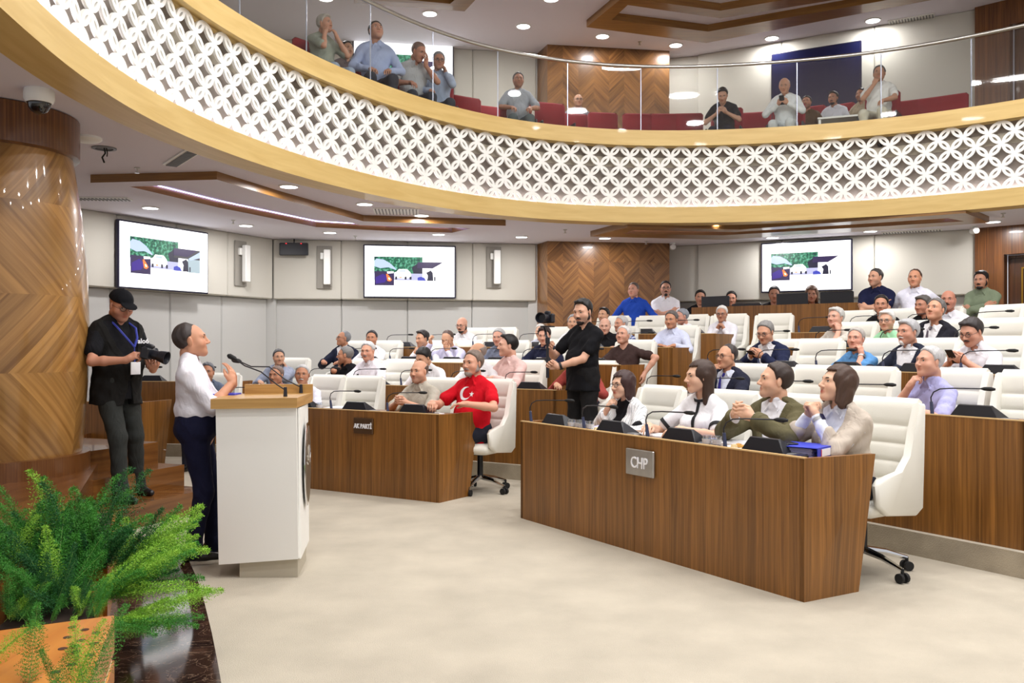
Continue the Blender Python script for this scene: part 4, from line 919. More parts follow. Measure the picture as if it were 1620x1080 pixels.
# ------------------------------------------------------------------ implicit-surface modelling for people
def V3(*a): return np.array(a, dtype=np.float64)
def rotm(ax, a):
    c, s = math.cos(a), math.sin(a)
    return {'x': np.array([[1, 0, 0], [0, c, -s], [0, s, c]]), 'y': np.array([[c, 0, s], [0, 1, 0], [-s, 0, c]]), 'z': np.array([[c, -s, 0], [s, c, 0], [0, 0, 1]])}[ax]
class Solid:
    """list of blended primitives: cones and ellipsoids, each with its own frame"""
    def __init__(s): s.ops = []
    def cone(s, a, b, ra, rb, k=0.02, op='+', o=None, A=None):
        s.ops.append((op, 'c', (np.array(a, float), np.array(b, float), ra, rb), k, np.zeros(3) if o is None else o, np.eye(3) if A is None else A)); return s
    def ell(s, c, r, k=0.02, op='+', R=None, o=None, A=None):
        # A maps (p-o) to the local frame, R orients the ellipsoid inside it
        o_ = np.zeros(3) if o is None else o; A_ = np.eye(3) if A is None else A
        s.ops.append((op, 'e', (np.array(c, float), np.array(r, float), R), k, o_, A_)); return s
    def fn(s, f, k=0.01, op='-'): s.ops.append((op, 'f', f, k, None, None)); return s
    def bounds(s):
        lo, hi = V3(9, 9, 9), V3(-9, -9, -9)
        for op, t, q, k, o, A in s.ops:
            if op != '+' or t == 'f': continue
            l, h = s.box(t, q, o, A); lo = np.minimum(lo, l); hi = np.maximum(hi, h)
        return lo, hi
    @staticmethod
    def box(t, q, o, A):
        if t == 'c':
            a, b, ra, rb = q; r = max(ra, rb); l = np.minimum(a, b)-r; h = np.maximum(a, b)+r
        else:
            c, r, R = q; m = r if R is None else np.full(3, r.max()); l, h = c-m, c+m
        Ai = np.linalg.inv(A); cs = np.array([[(l, h)[i & 1][0], (l, h)[(i >> 1) & 1][1], (l, h)[(i >> 2) & 1][2]] for i in range(8)])@Ai.T+o
        return cs.min(0), cs.max(0)
    def mesh(s, vox, name, smooth=0, tint=None, infl=0.0, disp=None):
        lo, hi = s.bounds(); m = vox*2.5+abs(infl); lo = lo-m; hi = hi+m
        n = np.ceil((hi-lo)/vox).astype(int)+1
        ax = [(lo[i]+vox*np.arange(n[i])).astype(np.float32) for i in range(3)]
        BIG = 0.08; D = np.full(n, BIG, np.float32)
        for op, t, q, k, o, A in s.ops:
            if t == 'f':
                d = q(ax[0][:, None, None], ax[1][None, :, None], ax[2][None, None, :]).astype(np.float32)
                d = np.broadcast_to(d, D.shape); D = np.maximum(D, -d) if k <= 0 else -smin(-D, d, k); continue
            l, h = s.box(t, q, o, A); mg = k+vox*2.2+0.015
            i0 = np.maximum(np.floor((l-mg-lo)/vox).astype(int), 0); i1 = np.minimum(np.ceil((h+mg-lo)/vox).astype(int)+1, n)
            if (i1 <= i0).any(): continue
            X = ax[0][i0[0]:i1[0]][:, None, None]-np.float32(o[0]); Y = ax[1][i0[1]:i1[1]][None, :, None]-np.float32(o[1]); Z = ax[2][i0[2]:i1[2]][None, None, :]-np.float32(o[2])
            A32 = A.astype(np.float32); x = A32[0, 0]*X+A32[0, 1]*Y+A32[0, 2]*Z; y = A32[1, 0]*X+A32[1, 1]*Y+A32[1, 2]*Z; z = A32[2, 0]*X+A32[2, 1]*Y+A32[2, 2]*Z
            if t == 'c':
                a, b, ra, rb = q; ba = b-a; L2 = float(ba@ba)+1e-9
                px, py, pz = x-np.float32(a[0]), y-np.float32(a[1]), z-np.float32(a[2])
                u = np.clip((px*ba[0]+py*ba[1]+pz*ba[2])/L2, 0, 1).astype(np.float32)
                d = np.sqrt((px-u*ba[0])**2+(py-u*ba[1])**2+(pz-u*ba[2])**2)-(ra+(rb-ra)*u)
            else:
                c, r, R = q; px, py, pz = x-np.float32(c[0]), y-np.float32(c[1]), z-np.float32(c[2])
                if R is not None:
                    R32 = R.astype(np.float32); px, py, pz = R32[0, 0]*px+R32[1, 0]*py+R32[2, 0]*pz, R32[0, 1]*px+R32[1, 1]*py+R32[2, 1]*pz, R32[0, 2]*px+R32[1, 2]*py+R32[2, 2]*pz
                k0 = np.sqrt((px/r[0])**2+(py/r[1])**2+(pz/r[2])**2); k1 = np.sqrt((px/r[0]**2)**2+(py/r[1]**2)**2+(pz/r[2]**2)**2)+1e-9
                d = k0*(k0-1)/k1
            d = d.astype(np.float32); S = D[i0[0]:i1[0], i0[1]:i1[1], i0[2]:i1[2]]
            D[i0[0]:i1[0], i0[1]:i1[1], i0[2]:i1[2]] = smin(S, d, k) if op == '+' else -smin(-S, d, k)
        D -= infl
        if disp is not None: D += disp(ax[0][:, None, None], ax[1][None, :, None], ax[2][None, None, :]).astype(np.float32)
        return surface_net(D, lo, vox, name, smooth, tint)
def smin(a, b, k):
    if k <= 0: return np.minimum(a, b)
    h = np.maximum(k-np.abs(a-b), 0)/k; return np.minimum(a, b)-h*h*k*0.25
def surface_net(D, lo, vox, name, smooth, tint):
    ins = D < 0; n = D.shape
    c = ins[:-1, :-1, :-1].astype(np.int8)
    for dx in (0, 1):
        for dy in (0, 1):
            for dz in (0, 1):
                if dx+dy+dz: c = c+ins[dx:n[0]-1+dx, dy:n[1]-1+dy, dz:n[2]-1+dz]
    act = np.argwhere((c > 0) & (c < 8)); I, J, K = act.T
    idx = np.full((n[0]-1, n[1]-1, n[2]-1), -1, np.int32); idx[I, J, K] = np.arange(len(act))
    acc = np.zeros((len(act), 3), np.float32); cnt = np.zeros(len(act), np.float32)
    cor = [(a, b, g) for a in (0, 1) for b in (0, 1) for g in (0, 1)]
    vals = {q: D[I+q[0], J+q[1], K+q[2]] for q in cor}
    for q in cor:
        for ax in range(3):
            if q[ax] == 0:
                r = list(q); r[ax] = 1; r = tuple(r); a, b = vals[q], vals[r]; m = (a < 0) != (b < 0)
                t = np.where(m, a/(a-b+1e-12*(a == b)), 0)
                p = np.array(q, np.float32)[None, :]*m[:, None]; p[:, ax] += t*m
                acc += p; cnt += m
    co = (acc/cnt[:, None]+act)*vox+lo
    F_ = []
    for ax in range(3):
        a = [slice(1, -1)]*3; b = [slice(1, -1)]*3; a[ax] = slice(0, -1); b[ax] = slice(1, None)
        A, B = ins[tuple(a)], ins[tuple(b)]; e = np.argwhere(A != B); off = [1, 1, 1]; off[ax] = 0; g = e+np.array(off)
        fl = A[tuple(e.T)]; u, v = (ax+1) % 3, (ax+2) % 3
        def at(du, dv):
            h = g.copy(); h[:, u] -= du; h[:, v] -= dv; return idx[h[:, 0], h[:, 1], h[:, 2]]
        q = np.stack([at(1, 1), at(0, 1), at(0, 0), at(1, 0)], 1); q[~fl] = q[~fl][:, ::-1]; F_.append(q)
    F_ = np.concatenate(F_)
    for _ in range(smooth):
        s_ = np.zeros_like(co); w_ = np.zeros(len(co))
        for i in range(4): np.add.at(s_, F_[:, i], co[F_[:, (i+1) % 4]]); np.add.at(s_, F_[:, i], co[F_[:, (i+3) % 4]]); np.add.at(w_, F_[:, i], 2)
        co = 0.45*co+0.55*s_/np.maximum(w_, 1)[:, None]
    me = bpy.data.meshes.new(name); me.vertices.add(len(co)); me.vertices.foreach_set('co', co.astype(np.float32).ravel())
    me.loops.add(len(F_)*4); me.polygons.add(len(F_)); me.polygons.foreach_set('loop_start', np.arange(0, len(F_)*4, 4)); me.loops.foreach_set('vertex_index', F_.ravel())
    me.update(calc_edges=True); me.polygons.foreach_set('use_smooth', np.ones(len(F_), bool))
    if tint is not None:
        at_ = me.color_attributes.new('tint', 'FLOAT_COLOR', 'POINT'); cc = np.ones((len(co), 4), np.float32); cc[:, :3] = tint(co); at_.data.foreach_set('color', cc.ravel())
    return me

# ------------------------------------------------------------------ people materials
def skin(c):
    n = 'skin_%d_%d_%d' % c
    if n in MATS: return MATS[n]
    m = mat(n, col(*c), 0.52, spec=0.35, bump=0.03, bscale=250); nt = m.node_tree; b = nt.nodes['Principled BSDF']
    a = nt.nodes.new('ShaderNodeAttribute'); a.attribute_name = 'tint'; mx = nt.nodes.new('ShaderNodeMixRGB'); mx.blend_type = 'MULTIPLY'; mx.inputs[0].default_value = 1
    mx.inputs[1].default_value = col(*c); nt.links.new(a.outputs['Color'], mx.inputs[2]); nt.links.new(mx.outputs[0], b.inputs['Base Color'])
    b.inputs['Subsurface Weight'].default_value = 0.08; b.inputs['Subsurface Radius'].default_value = (0.012, 0.005, 0.003); b.inputs['Subsurface Scale'].default_value = 1.0
    return m
def cloth(c, pat=None):
    n = 'cloth_%d_%d_%d' % tuple(c)+(pat or '')
    if n in MATS: return MATS[n]
    m = mat(n, col(*c), 0.88, spec=0.2); nt = m.node_tree; b = nt.nodes['Principled BSDF']; N = nt.nodes.new; L = nt.links.new
    tc = N('ShaderNodeTexCoord'); mp = N('ShaderNodeMapping'); mp.inputs['Scale'].default_value = (1, 1, 0.6); L(tc.outputs['Object'], mp.inputs[0])
    n1 = N('ShaderNodeTexNoise'); n1.inputs['Scale'].default_value = 11; n1.inputs['Detail'].default_value = 2; n1.inputs['Distortion'].default_value = 1.2; L(mp.outputs[0], n1.inputs[0])
    bp = N('ShaderNodeBump'); bp.inputs['Strength'].default_value = 0.5; bp.inputs['Distance'].default_value = 0.03; L(n1.outputs['Fac'], bp.inputs['Height']); L(bp.outputs[0], b.inputs['Normal'])
    if pat:
        sp = N('ShaderNodeSeparateXYZ'); L(tc.outputs['Object'], sp.inputs[0]); outs = []
        for ch in ((0,) if pat == 'pin' else (0, 2)):
            w_ = N('ShaderNodeMath'); w_.operation = 'PINGPONG'; w_.inputs[1].default_value = 0.011 if pat == 'pin' else 0.016; L(sp.outputs[ch], w_.inputs[0])
            g = N('ShaderNodeMath'); g.operation = 'LESS_THAN'; g.inputs[1].default_value = 0.0016 if pat == 'pin' else 0.007; L(w_.outputs[0], g.inputs[0]); outs.append(g)
        f = outs[0].outputs[0]
        if len(outs) > 1:
            ad = N('ShaderNodeMath'); ad.operation = 'ADD'; L(outs[0].outputs[0], ad.inputs[0]); L(outs[1].outputs[0], ad.inputs[1]); hf = N('ShaderNodeMath'); hf.operation = 'MULTIPLY'; hf.inputs[1].default_value = 0.5; L(ad.outputs[0], hf.inputs[0]); f = hf.outputs[0]
        mx = N('ShaderNodeMixRGB'); L(f, mx.inputs[0]); mx.inputs[1].default_value = col(*c); mx.inputs[2].default_value = col(150, 156, 160) if pat == 'pin' else col(214, 222, 240); L(mx.outputs[0], b.inputs['Base Color'])
    return m
def hairm(c):
    n = 'hair_%d_%d_%d' % tuple(c)
    if n in MATS: return MATS[n]
    m = mat(n, col(*c), 0.5, spec=0.4); nt = m.node_tree; b = nt.nodes['Principled BSDF']; N = nt.nodes.new; L = nt.links.new
    tc = N('ShaderNodeTexCoord'); mp = N('ShaderNodeMapping'); mp.inputs['Scale'].default_value = (140, 140, 22); L(tc.outputs['Object'], mp.inputs[0])
    n1 = N('ShaderNodeTexNoise'); n1.inputs['Scale'].default_value = 1; n1.inputs['Detail'].default_value = 3; L(mp.outputs[0], n1.inputs[0])
    bp = N('ShaderNodeBump'); bp.inputs['Strength'].default_value = 0.35; bp.inputs['Distance'].default_value = 0.004; L(n1.outputs['Fac'], bp.inputs['Height']); L(bp.outputs[0], b.inputs['Normal'])
    r = N('ShaderNodeMapRange'); r.inputs[3].default_value = 0.6; r.inputs[4].default_value = 1.35; L(n1.outputs['Fac'], r.inputs[0])
    sc = N('ShaderNodeVectorMath'); sc.operation = 'SCALE'; sc.inputs[0].default_value = col(*c)[:3]; L(r.outputs[0], sc.inputs['Scale']); L(sc.outputs[0], b.inputs['Base Color']); return m
M_eyew = mat('eye_white', col(222, 214, 206), 0.35); M_iris = mat('iris', col(40, 26, 18), 0.2)
M_shoe = mat('shoe_leather', col(22, 20, 22), 0.35); M_lens = glass_mat('lens', (0.9, 0.92, 0.95, 1), 0.05, 0.05); M_watch = mat('watch_strap', col(28, 28, 32), 0.5)

# ------------------------------------------------------------------ body plan
def head_solid(S, hc, R, g=1.0, fem=False, fat=0.0):
    A = R.T/g; kw = dict(o=hc, A=A)
    S.ell((0, -0.014, 0.036), (0.076, 0.097, 0.087), 0.02, **kw)
    S.ell((0, 0.034, -0.012), (0.063+fat, 0.058, 0.082), 0.03, **kw)
    S.cone((0, 0.03, -0.045), (0, 0.068, -0.088), 0.048+fat, 0.020 if fem else 0.025, 0.03, **kw)
    for s in (-1, 1):
        S.cone((s*0.046, -0.005, -0.045), (s*0.02, 0.06, -0.082), 0.026+fat, 0.018, 0.03, **kw)
        S.ell((s*0.042, 0.052, -0.024), (0.026+fat, 0.026, 0.024), 0.03, **kw)
        S.cone((s*0.012, 0.084, 0.033), (s*0.046, 0.070, 0.030), 0.010, 0.010, 0.02, **kw)
        S.ell((s*0.032, 0.097, 0.010), (0.017, 0.017, 0.012), 0.014, '-', **kw)
        S.ell((s*0.079, -0.008, 0.0), (0.008, 0.019, 0.032), 0.006, R=rotm('z', s*-0.35), **kw)
        S.ell((s*0.013, 0.098, -0.026), (0.009, 0.011, 0.008), 0.006, **kw)
    S.cone((0, 0.086, 0.022), (0, 0.112, -0.021), 0.007, 0.0105, 0.012, **kw)
    S.cone((-0.015, 0.087, -0.051), (0.015, 0.087, -0.051), 0.0055, 0.0055, 0.008, **kw)
    S.cone((-0.012, 0.086, -0.060), (0.012, 0.086, -0.060), 0.0065, 0.0065, 0.008, **kw)
    S.cone((-0.021, 0.0945, -0.0555), (0.021, 0.0945, -0.0555), 0.0032, 0.0032, 0.002, '-', **kw)
def face_tint(hc, R, g, lips, stub, fem):
    def f(co):
        q = (co-hc)@R/g; t = np.ones((len(co), 3), np.float32)
        near = (np.abs(q[:, 0]) < 0.1) & (q[:, 1] > 0.0) & (np.abs(q[:, 2]) < 0.13)
        e = np.sqrt((q[:, 0]/0.024)**2+((q[:, 2]+0.0555)/0.0125)**2); m = near & (q[:, 1] > 0.07); w_ = np.clip(1.4-e, 0, 1)*m
        t *= 1-w_[:, None]*(1-np.array(lips, np.float32))
        if stub:
            b = np.clip((-0.030-q[:, 2])/0.02, 0, 1)*np.clip((q[:, 1]-0.0)/0.03, 0, 1)*near*(1-w_); mu = np.clip(1.2-np.sqrt((q[:, 0]/0.034)**2+((q[:, 2]+0.042)/0.012)**2), 0, 1)*m*(1-w_)
            b = np.maximum(b*(q[:, 2] > -0.115), mu)*stub; t *= 1-b[:, None]*np.array((0.55, 0.5, 0.42))
        ch = np.clip(1-np.sqrt(((np.abs(q[:, 0])-0.045)/0.03)**2+((q[:, 2]+0.02)/0.03)**2), 0, 1)*near; t *= 1-ch[:, None]*np.array((0.0, 0.09, 0.08))
        return t
    return f
def hand_solid(S, w, fd, pn, side, curl, spread=0.0, g=1.0, th=0.6):
    """w wrist, fd finger direction, pn palm normal (out of the palm), side +1 right / -1 left"""
    y = fd/np.linalg.norm(fd); z = -(pn-y*(pn@y)); z /= np.linalg.norm(z)+1e-9; x = np.cross(y, z)
    B = np.stack([x, y, z], 1); pt = lambda a, b, c: w+B@(V3(a, b, c)*g)
    ts = -side          # thumb lies on the inner side when the palm faces down
    S.ell(pt(0, 0.045, 0), V3(0.041, 0.048, 0.016)*g, 0.012, R=B)
    S.cone(w, pt(0, 0.03, 0), 0.026*g, 0.028*g, 0.015)
    for i, (kx, L_, r) in enumerate(((0.031, 0.92, 0.0088), (0.0105, 1.0, 0.0092), (-0.0105, 0.95, 0.0088), (-0.030, 0.76, 0.0078))):
        kx *= ts; p = pt(kx, 0.082-0.004*abs(i-1), 0.002); a = 0.0; az = kx*(2.5+10*spread)
        S.cone(pt(kx*0.8, 0.04, 0), p, 0.0115*g, 0.0105*g, 0.008)
        for k, (ln, rr) in enumerate(((0.042, 1.0), (0.026, 0.93), (0.021, 0.85))):
            a += curl*(0.9, 1.1, 0.7)[k]*(1+0.08*i); d = B@V3(math.sin(az)*math.cos(a), math.cos(az)*math.cos(a), -math.sin(a)); q = p+d*ln*L_*g
            S.cone(p, q, r*rr*g*1.03, r*rr*g*0.93, 0.003); p = q
    p0 = pt(0.026*ts, 0.02, -0.006); p1 = pt(0.046*ts, 0.050, -0.012-0.012*th); p2 = pt((0.050-0.014*th)*ts, 0.078, -0.018-0.022*th); p3 = pt((0.050-0.026*th)*ts, 0.100, -0.022-0.028*th)
    S.cone(p0, p1, 0.017*g, 0.0125*g, 0.008); S.cone(p1, p2, 0.0125*g, 0.0105*g, 0.003); S.cone(p2, p3, 0.0105*g, 0.008*g, 0.003)
def ik(a, c, l1, l2, hint):
    v = c-a; d = np.linalg.norm(v); d2 = min(d, (l1+l2)*0.995); v = v/d; c = a+v*d2
    x = (l1*l1-l2*l2+d2*d2)/(2*d2); h = math.sqrt(max(l1*l1-x*x, 1e-6)); p = hint-v*(hint@v); p /= np.linalg.norm(p)+1e-9
    return a+v*x+p*h, c
N1 = lambda *a: np.array(a, float)
def arm_targets(pose, s, J):
    """wrist, finger direction, palm normal, elbow hint, curl for side s"""
    hc, R, T, o = J['hc'], J['R'], J['T'], J['pel']; zt = J['tz']
    ch = o+T@N1(0, 0.12, 0.26)
    P_ = {
     'desk': (N1(0.17*s, 0.40, zt), N1(-0.55*s, 0.8, -0.05), N1(0, 0, -1), N1(0.7*s, -0.2, -0.6), 0.35),
     'write': (N1(0.13*s, 0.42, zt+0.01), N1(-0.3*s, 0.9, -0.2), N1(-0.7*s, 0, -0.7), N1(0.7*s, -0.2, -0.6), 0.9),
     'desk_in': (N1(0.07*s, 0.34, zt), N1(-0.95*s, 0.3, 0), N1(0, 0, -1), N1(0.8*s, 0, -0.5), 0.3),
     'clasp': (N1(0.055*s, 0.37, zt+0.05), N1(-0.55*s, 0.75, 0.25), N1(-0.8*s, -0.5, 0.1), N1(0.8*s, -0.1, -0.6), 0.75),
     'steeple': (N1(0.075*s, 0.36, zt+0.13), N1(-0.55*s, 0.62, 0.5), N1(-0.8*s, -0.5, 0.1), N1(0.8*s, -0.1, -0.6), 0.45),
     'claspchin': (hc+R@N1(0.05*s, 0.12, -0.215), N1(-0.40*s, 0.10, 0.9), N1(-0.9*s, 0.1, -0.2), N1(0.6*s, 0.0, -0.8), 1.0),
     'chin': (hc+R@N1(0.055*s, 0.125, -0.20), R@N1(-0.45*s, -0.2, 0.85), R@N1(-0.4*s, -0.9, 0), N1(0.6*s, 0.1, -0.8), 0.95),
     'cheek': (hc+R@N1(0.095*s, 0.07, -0.165), R@N1(-0.20*s, 0.05, 0.95), R@N1(-1.0*s, -0.3, 0), N1(0.5*s, 0.2, -0.8), 0.7),
     'mouth': (hc+R@N1(0.06*s, 0.155, -0.185), R@N1(-0.35*s, -0.15, 0.9), R@N1(-0.3*s, -0.95, 0), N1(0.6*s, 0.1, -0.8), 0.55),
     'eyes': (hc+R@N1(0.05*s, 0.15, -0.12), R@N1(-0.25*s, -0.12, 0.95), R@N1(-0.1*s, -1, 0), N1(0.6*s, 0.1, -0.8), 0.3),
     'phone': (N1(0.07*s, 0.30, zt+0.08), N1(-0.35*s, 0.75, 0.35), N1(-0.75*s, 0.1, 0.5), N1(0.8*s, -0.1, -0.6), 0.8),
     'lap': (o+N1(0.11*s, 0.30, 0.07), N1(-0.3*s, 0.9, -0.2), N1(0, 0, -1), N1(0.9*s, -0.4, -0.3), 0.5),
     'knee': (o+N1(0.13*s, 0.38, 0.10), N1(-0.1*s, 0.9, -0.3), N1(0, 0, -1), N1(0.9*s, -0.4, -0.3), 0.5),
     'folded': (o+T@N1(-0.09*s, 0.205-(0.035 if s > 0 else 0), 0.235+(0.035 if s > 0 else 0)), T@N1(-0.95*s, -0.15, 0.12), T@N1(0.1*s, -1, 0), N1(1.0*s, 0.2, -0.5), 0.5),
     'down': (o+N1(0.27*s, 0.03, -0.13), N1(0, 0.1, -1), N1(-s, 0, 0), N1(0.5*s, -0.8, 0), 0.45),
     'pockets': (o+N1(0.19*s, 0.07, 0.0), N1(-0.1*s, 0.1, -1), N1(-s, 0, 0), N1(0.9*s, -0.5, 0), 0.3),
     'rail': (N1(0.17*s, 0.26, J['pel'][2]+0.06), N1(-0.2*s, 0.9, -0.3), N1(0, 0, -1), N1(0.8*s, -0.4, -0.3), 0.6),
     'back': (o+N1(0.18*s, -0.12, 0.0), N1(-0.6*s, -0.2, -0.7), N1(0, 1, 0), N1(0.9*s, -0.5, 0), 0.5),
    }
    return P_[pose] if isinstance(pose, str) else tuple(np.array(v, float) if hasattr(v, '__len__') else v for v in pose)

HAIRC = {}
def hair_mesh(style, c, vox=0.006):
    key = (style, tuple(c))
    if key in HAIRC: return HAIRC[key]
    S = Solid(); th = {'short': 0.012, 'crew': 0.007, 'thick': 0.018, 'receding': 0.010, 'fringe': 0.008, 'bob': 0.018, 'bob2': 0.016, 'long': 0.013, 'quiff': 0.014, 'side': 0.015}[style]
    S.ell((0, -0.016, 0.040), (0.077+th, 0.098+th, 0.086+th*1.15), 0)
    if style == 'quiff': S.ell((0, 0.055, 0.112), (0.05, 0.035, 0.022), 0.02)
    if style == 'side': S.ell((0.01, 0.045, 0.105), (0.06, 0.04, 0.024), 0.02)
    hl = {'short': ([-.11, -.05, -.015, 0.012, 0.032, 0.060, 0.12], [-.085, -.075, -.034, -0.006, 0.058, 0.096, 0.108]), 'receding': ([-.11, -.05, -.015, 0.01, 0.02, 0.06, 0.12], [-.085, -.075, -.030, 0.02, 0.075, 0.125, 0.2]),
          'thick': ([-.11, -.05, -.015, 0.012, 0.036, 0.065, 0.12], [-.10, -.085, -.035, -0.012, 0.05, 0.084, 0.090])}
    xs, zs = hl.get({'crew': 'short', 'quiff': 'short', 'side': 'thick', 'fringe': 'receding'}.get(style, style), hl['short'])
    if style in ('bob', 'bob2', 'long'):
        L_ = {'bob': -0.135, 'bob2': -0.15, 'long': -0.21}[style]; wd = {'bob': 1.16, 'bob2': 1.14, 'long': 1.0}[style]
        for s in (-1, 1):
            S.cone((s*0.070, -0.02, 0.02), (s*0.066*wd, -0.015, L_+0.03), 0.026, 0.022, 0.03)
            if style != 'long': S.cone((s*0.068, 0.022, 0.05), (s*0.070*wd, 0.022, L_+0.05), 0.017, 0.014, 0.025)
        S.ell((0, -0.055, -0.05), (0.078*wd, 0.052, 0.12 if style != 'long' else 0.17), 0.03)
        fw = 0.058
        def face(X, Y, Z):      # open the face and the neck
            a = np.maximum(np.abs(X)-fw-0.10*np.clip(-Z-0.02, 0, 0.06), np.maximum(0.012-Y, Z-0.080-0.1*np.abs(X)))
            b = np.sqrt(X**2+(Y+0.02)**2)-0.062; b = np.maximum(b, Z+0.03); return np.minimum(a, b)
        S.fn(face, 0.012)
        S.fn(lambda X, Y, Z: Z-L_+0*X, 0.01)
    else:
        def cut(X, Y, Z):
            h = np.interp(Y, xs, zs); h = h+0.25*np.clip(np.abs(X)-0.05, 0, 0.1)*(Y > 0.02); return (Z-h)+0*X
        S.fn(cut, 0.008)
        S.fn(lambda X, Y, Z: np.sqrt(((np.abs(X)-0.082)/0.6)**2+(Y+0.008)**2+(Z/1.5)**2)-0.022, 0.004)   # round the ears
        if style == 'fringe': S.fn(lambda X, Y, Z: (0.055-0.35*Y)-Z+0*X, 0.008)
    ph = sum(c) % 7
    lng = style in ('bob', 'bob2', 'long')
    def dsp(X, Y, Z):
        d = 0.0013*np.sin(X*(230 if lng else 120)+Y*60+ph+3*np.sin(Z*20))*(1+0*Z)+0.0009*np.sin(Y*90+X*150+Z*40)
        if not lng: d = d+(th+0.001)*np.clip(1-(Z-np.interp(Y, xs, zs)-0.25*np.clip(np.abs(X)-0.05, 0, 0.1)*(Y > 0.02))/0.032, 0, 1)**1.5*0.8
        if style in ('receding', 'fringe'): d = d+(th+0.002)*np.clip((Y+0.02)/0.035, 0, 1)*(Z > 0.02)
        return d
    me = S.mesh(vox, 'hair', 0, None, 0, dsp); me.materials.append(hairm(c)); HAIRC[key] = me; return me
def beard_mesh(style, c):
    key = ('b'+style, tuple(c))
    if key in HAIRC: return HAIRC[key]
    S = Solid()
    if style in ('full', 'goatee'):
        S.cone((0, 0.032, -0.046), (0, 0.070, -0.090), 0.052, 0.029, 0.02)
        if style == 'full':
            for s in (-1, 1): S.cone((s*0.046, -0.003, -0.045), (s*0.02, 0.06, -0.082), 0.031, 0.023, 0.02); S.cone((s*0.062, 0.006, -0.008), (s*0.056, 0.010, -0.05), 0.013, 0.022, 0.015)
        S.fn(lambda X, Y, Z: np.minimum(np.sqrt((X/2.0)**2+((Z+0.056))**2)-0.0105, 9)+0*Y, 0.004)
        if style == 'goatee': S.fn(lambda X, Y, Z: 0.032-np.abs(X)+0*Y+0*Z, 0.004)
        S.fn(lambda X, Y, Z: -(Z+0.052)+0*X+0*Y if style == 'goatee' else -(Z+0.036)+2.2*np.clip(np.abs(X)-0.048, 0, 0.03)+0*Y, 0.004)
    if style in ('moustache', 'full', 'goatee'):
        for s in (-1, 1): S.cone((s*0.003, 0.101, -0.041), (s*0.026, 0.088, -0.050), 0.0075, 0.005, 0.004)
    me = S.mesh(0.0045, 'beard', 0, None, 0, lambda X, Y, Z: 0.001*np.sin(X*400+Z*200)*np.sin(Z*350)+0*Y); me.materials.append(hairm(c)); HAIRC[key] = me; return me
def eye_mesh():
    if 'eye' in HAIRC: return HAIRC['eye']
    mb = MB(); n = 14
    def dome(c, rx, rz, ry, m, k=5):
        rings = []
        for i in range(k):
            a = PI/2*i/k; rings.append([Vector((c[0]+rx*math.cos(a)*math.cos(2*PI*j/n), c[1]+ry*math.sin(a), c[2]+rz*math.cos(a)*math.sin(2*PI*j/n)*(1.0 if math.sin(2*PI*j/n) > 0 else 0.8))) for j in range(n)])
        for a, b in zip(rings, rings[1:]):
            for j in range(n): q = (j+1) % n; mb.face([a[q], a[j], b[j], b[q]], m)
        mb.face(rings[-1][::-1], m)
    dome((0, 0, 0), 0.0140, 0.0062, 0.0045, 0); dome((0, 0.0030, 0.0006), 0.0058, 0.0056, 0.0022, 1)
    mb.tube([(-0.015, -0.001, 0.001), (-0.008, 0.0035, 0.0060), (0, 0.0052, 0.0072), (0.008, 0.0035, 0.0058), (0.015, -0.001, 0.000)], [0.0008, 0.0016, 0.0018, 0.0015, 0.0008], 5, 2)
    o = mb.build('eye', [M_eyew, M_iris, mat('lash', col(34, 22, 20), 0.7)], None, True); me = o.data; bpy.data.objects.remove(o); HAIRC['eye'] = me; return me
def brow_mesh(s, c):
    key = ('brow', s, tuple(c))
    if key in HAIRC: return HAIRC[key]
    mb = MB(); mb.tube([(s*0.012, 0.0925, 0.028), (s*0.024, 0.0910, 0.033), (s*0.038, 0.0845, 0.0345), (s*0.050, 0.0745, 0.029)], [0.0034, 0.0048, 0.0044, 0.0015], 6)
    o = mb.build('eyebrow', hairm(c), None, True); me = o.data; bpy.data.objects.remove(o); HAIRC[key] = me; return me
def glasses_mesh(dark):
    key = ('gl', dark)
    if key in HAIRC: return HAIRC[key]
    mb = MB()
    for s in (-1, 1):
        pts = [Vector((s*0.033+0.0225*math.cos(a), 0.101-0.10*(0.0225*s*math.cos(a)+0.02)**1 if False else 0.102-0.3*abs(s*0.033+0.0225*math.cos(a))**1*0.35, 0.008+0.0165*math.sin(a))) for a in [2*PI*k/18 for k in range(19)]]
        mb.tube(pts, 0.0017, 5, 0, False); mb.face([p for p in pts[:-1]], 1)
        mb.tube([(s*0.055, 0.096, 0.012), (s*0.074, 0.085, 0.014), (s*0.082, 0.0, 0.012), (s*0.082, -0.01, 0.004)], 0.0016, 5)
    mb.tube([(-0.011, 0.101, 0.012), (0, 0.104, 0.014), (0.011, 0.101, 0.012)], 0.0016, 5)
    o = mb.build('glasses', [mat('frame_dark', col(24, 22, 26), 0.3) if dark else mat('frame_grey', col(120, 118, 118), 0.3, 0.7), M_lens], None, False); me = o.data; bpy.data.objects.remove(o); HAIRC[key] = me; return me
def link_mesh(name, me, parent, M=None):
    o = bpy.data.objects.new(name, me); link(o, parent)
    if M is not None: o.matrix_local = M
    return o
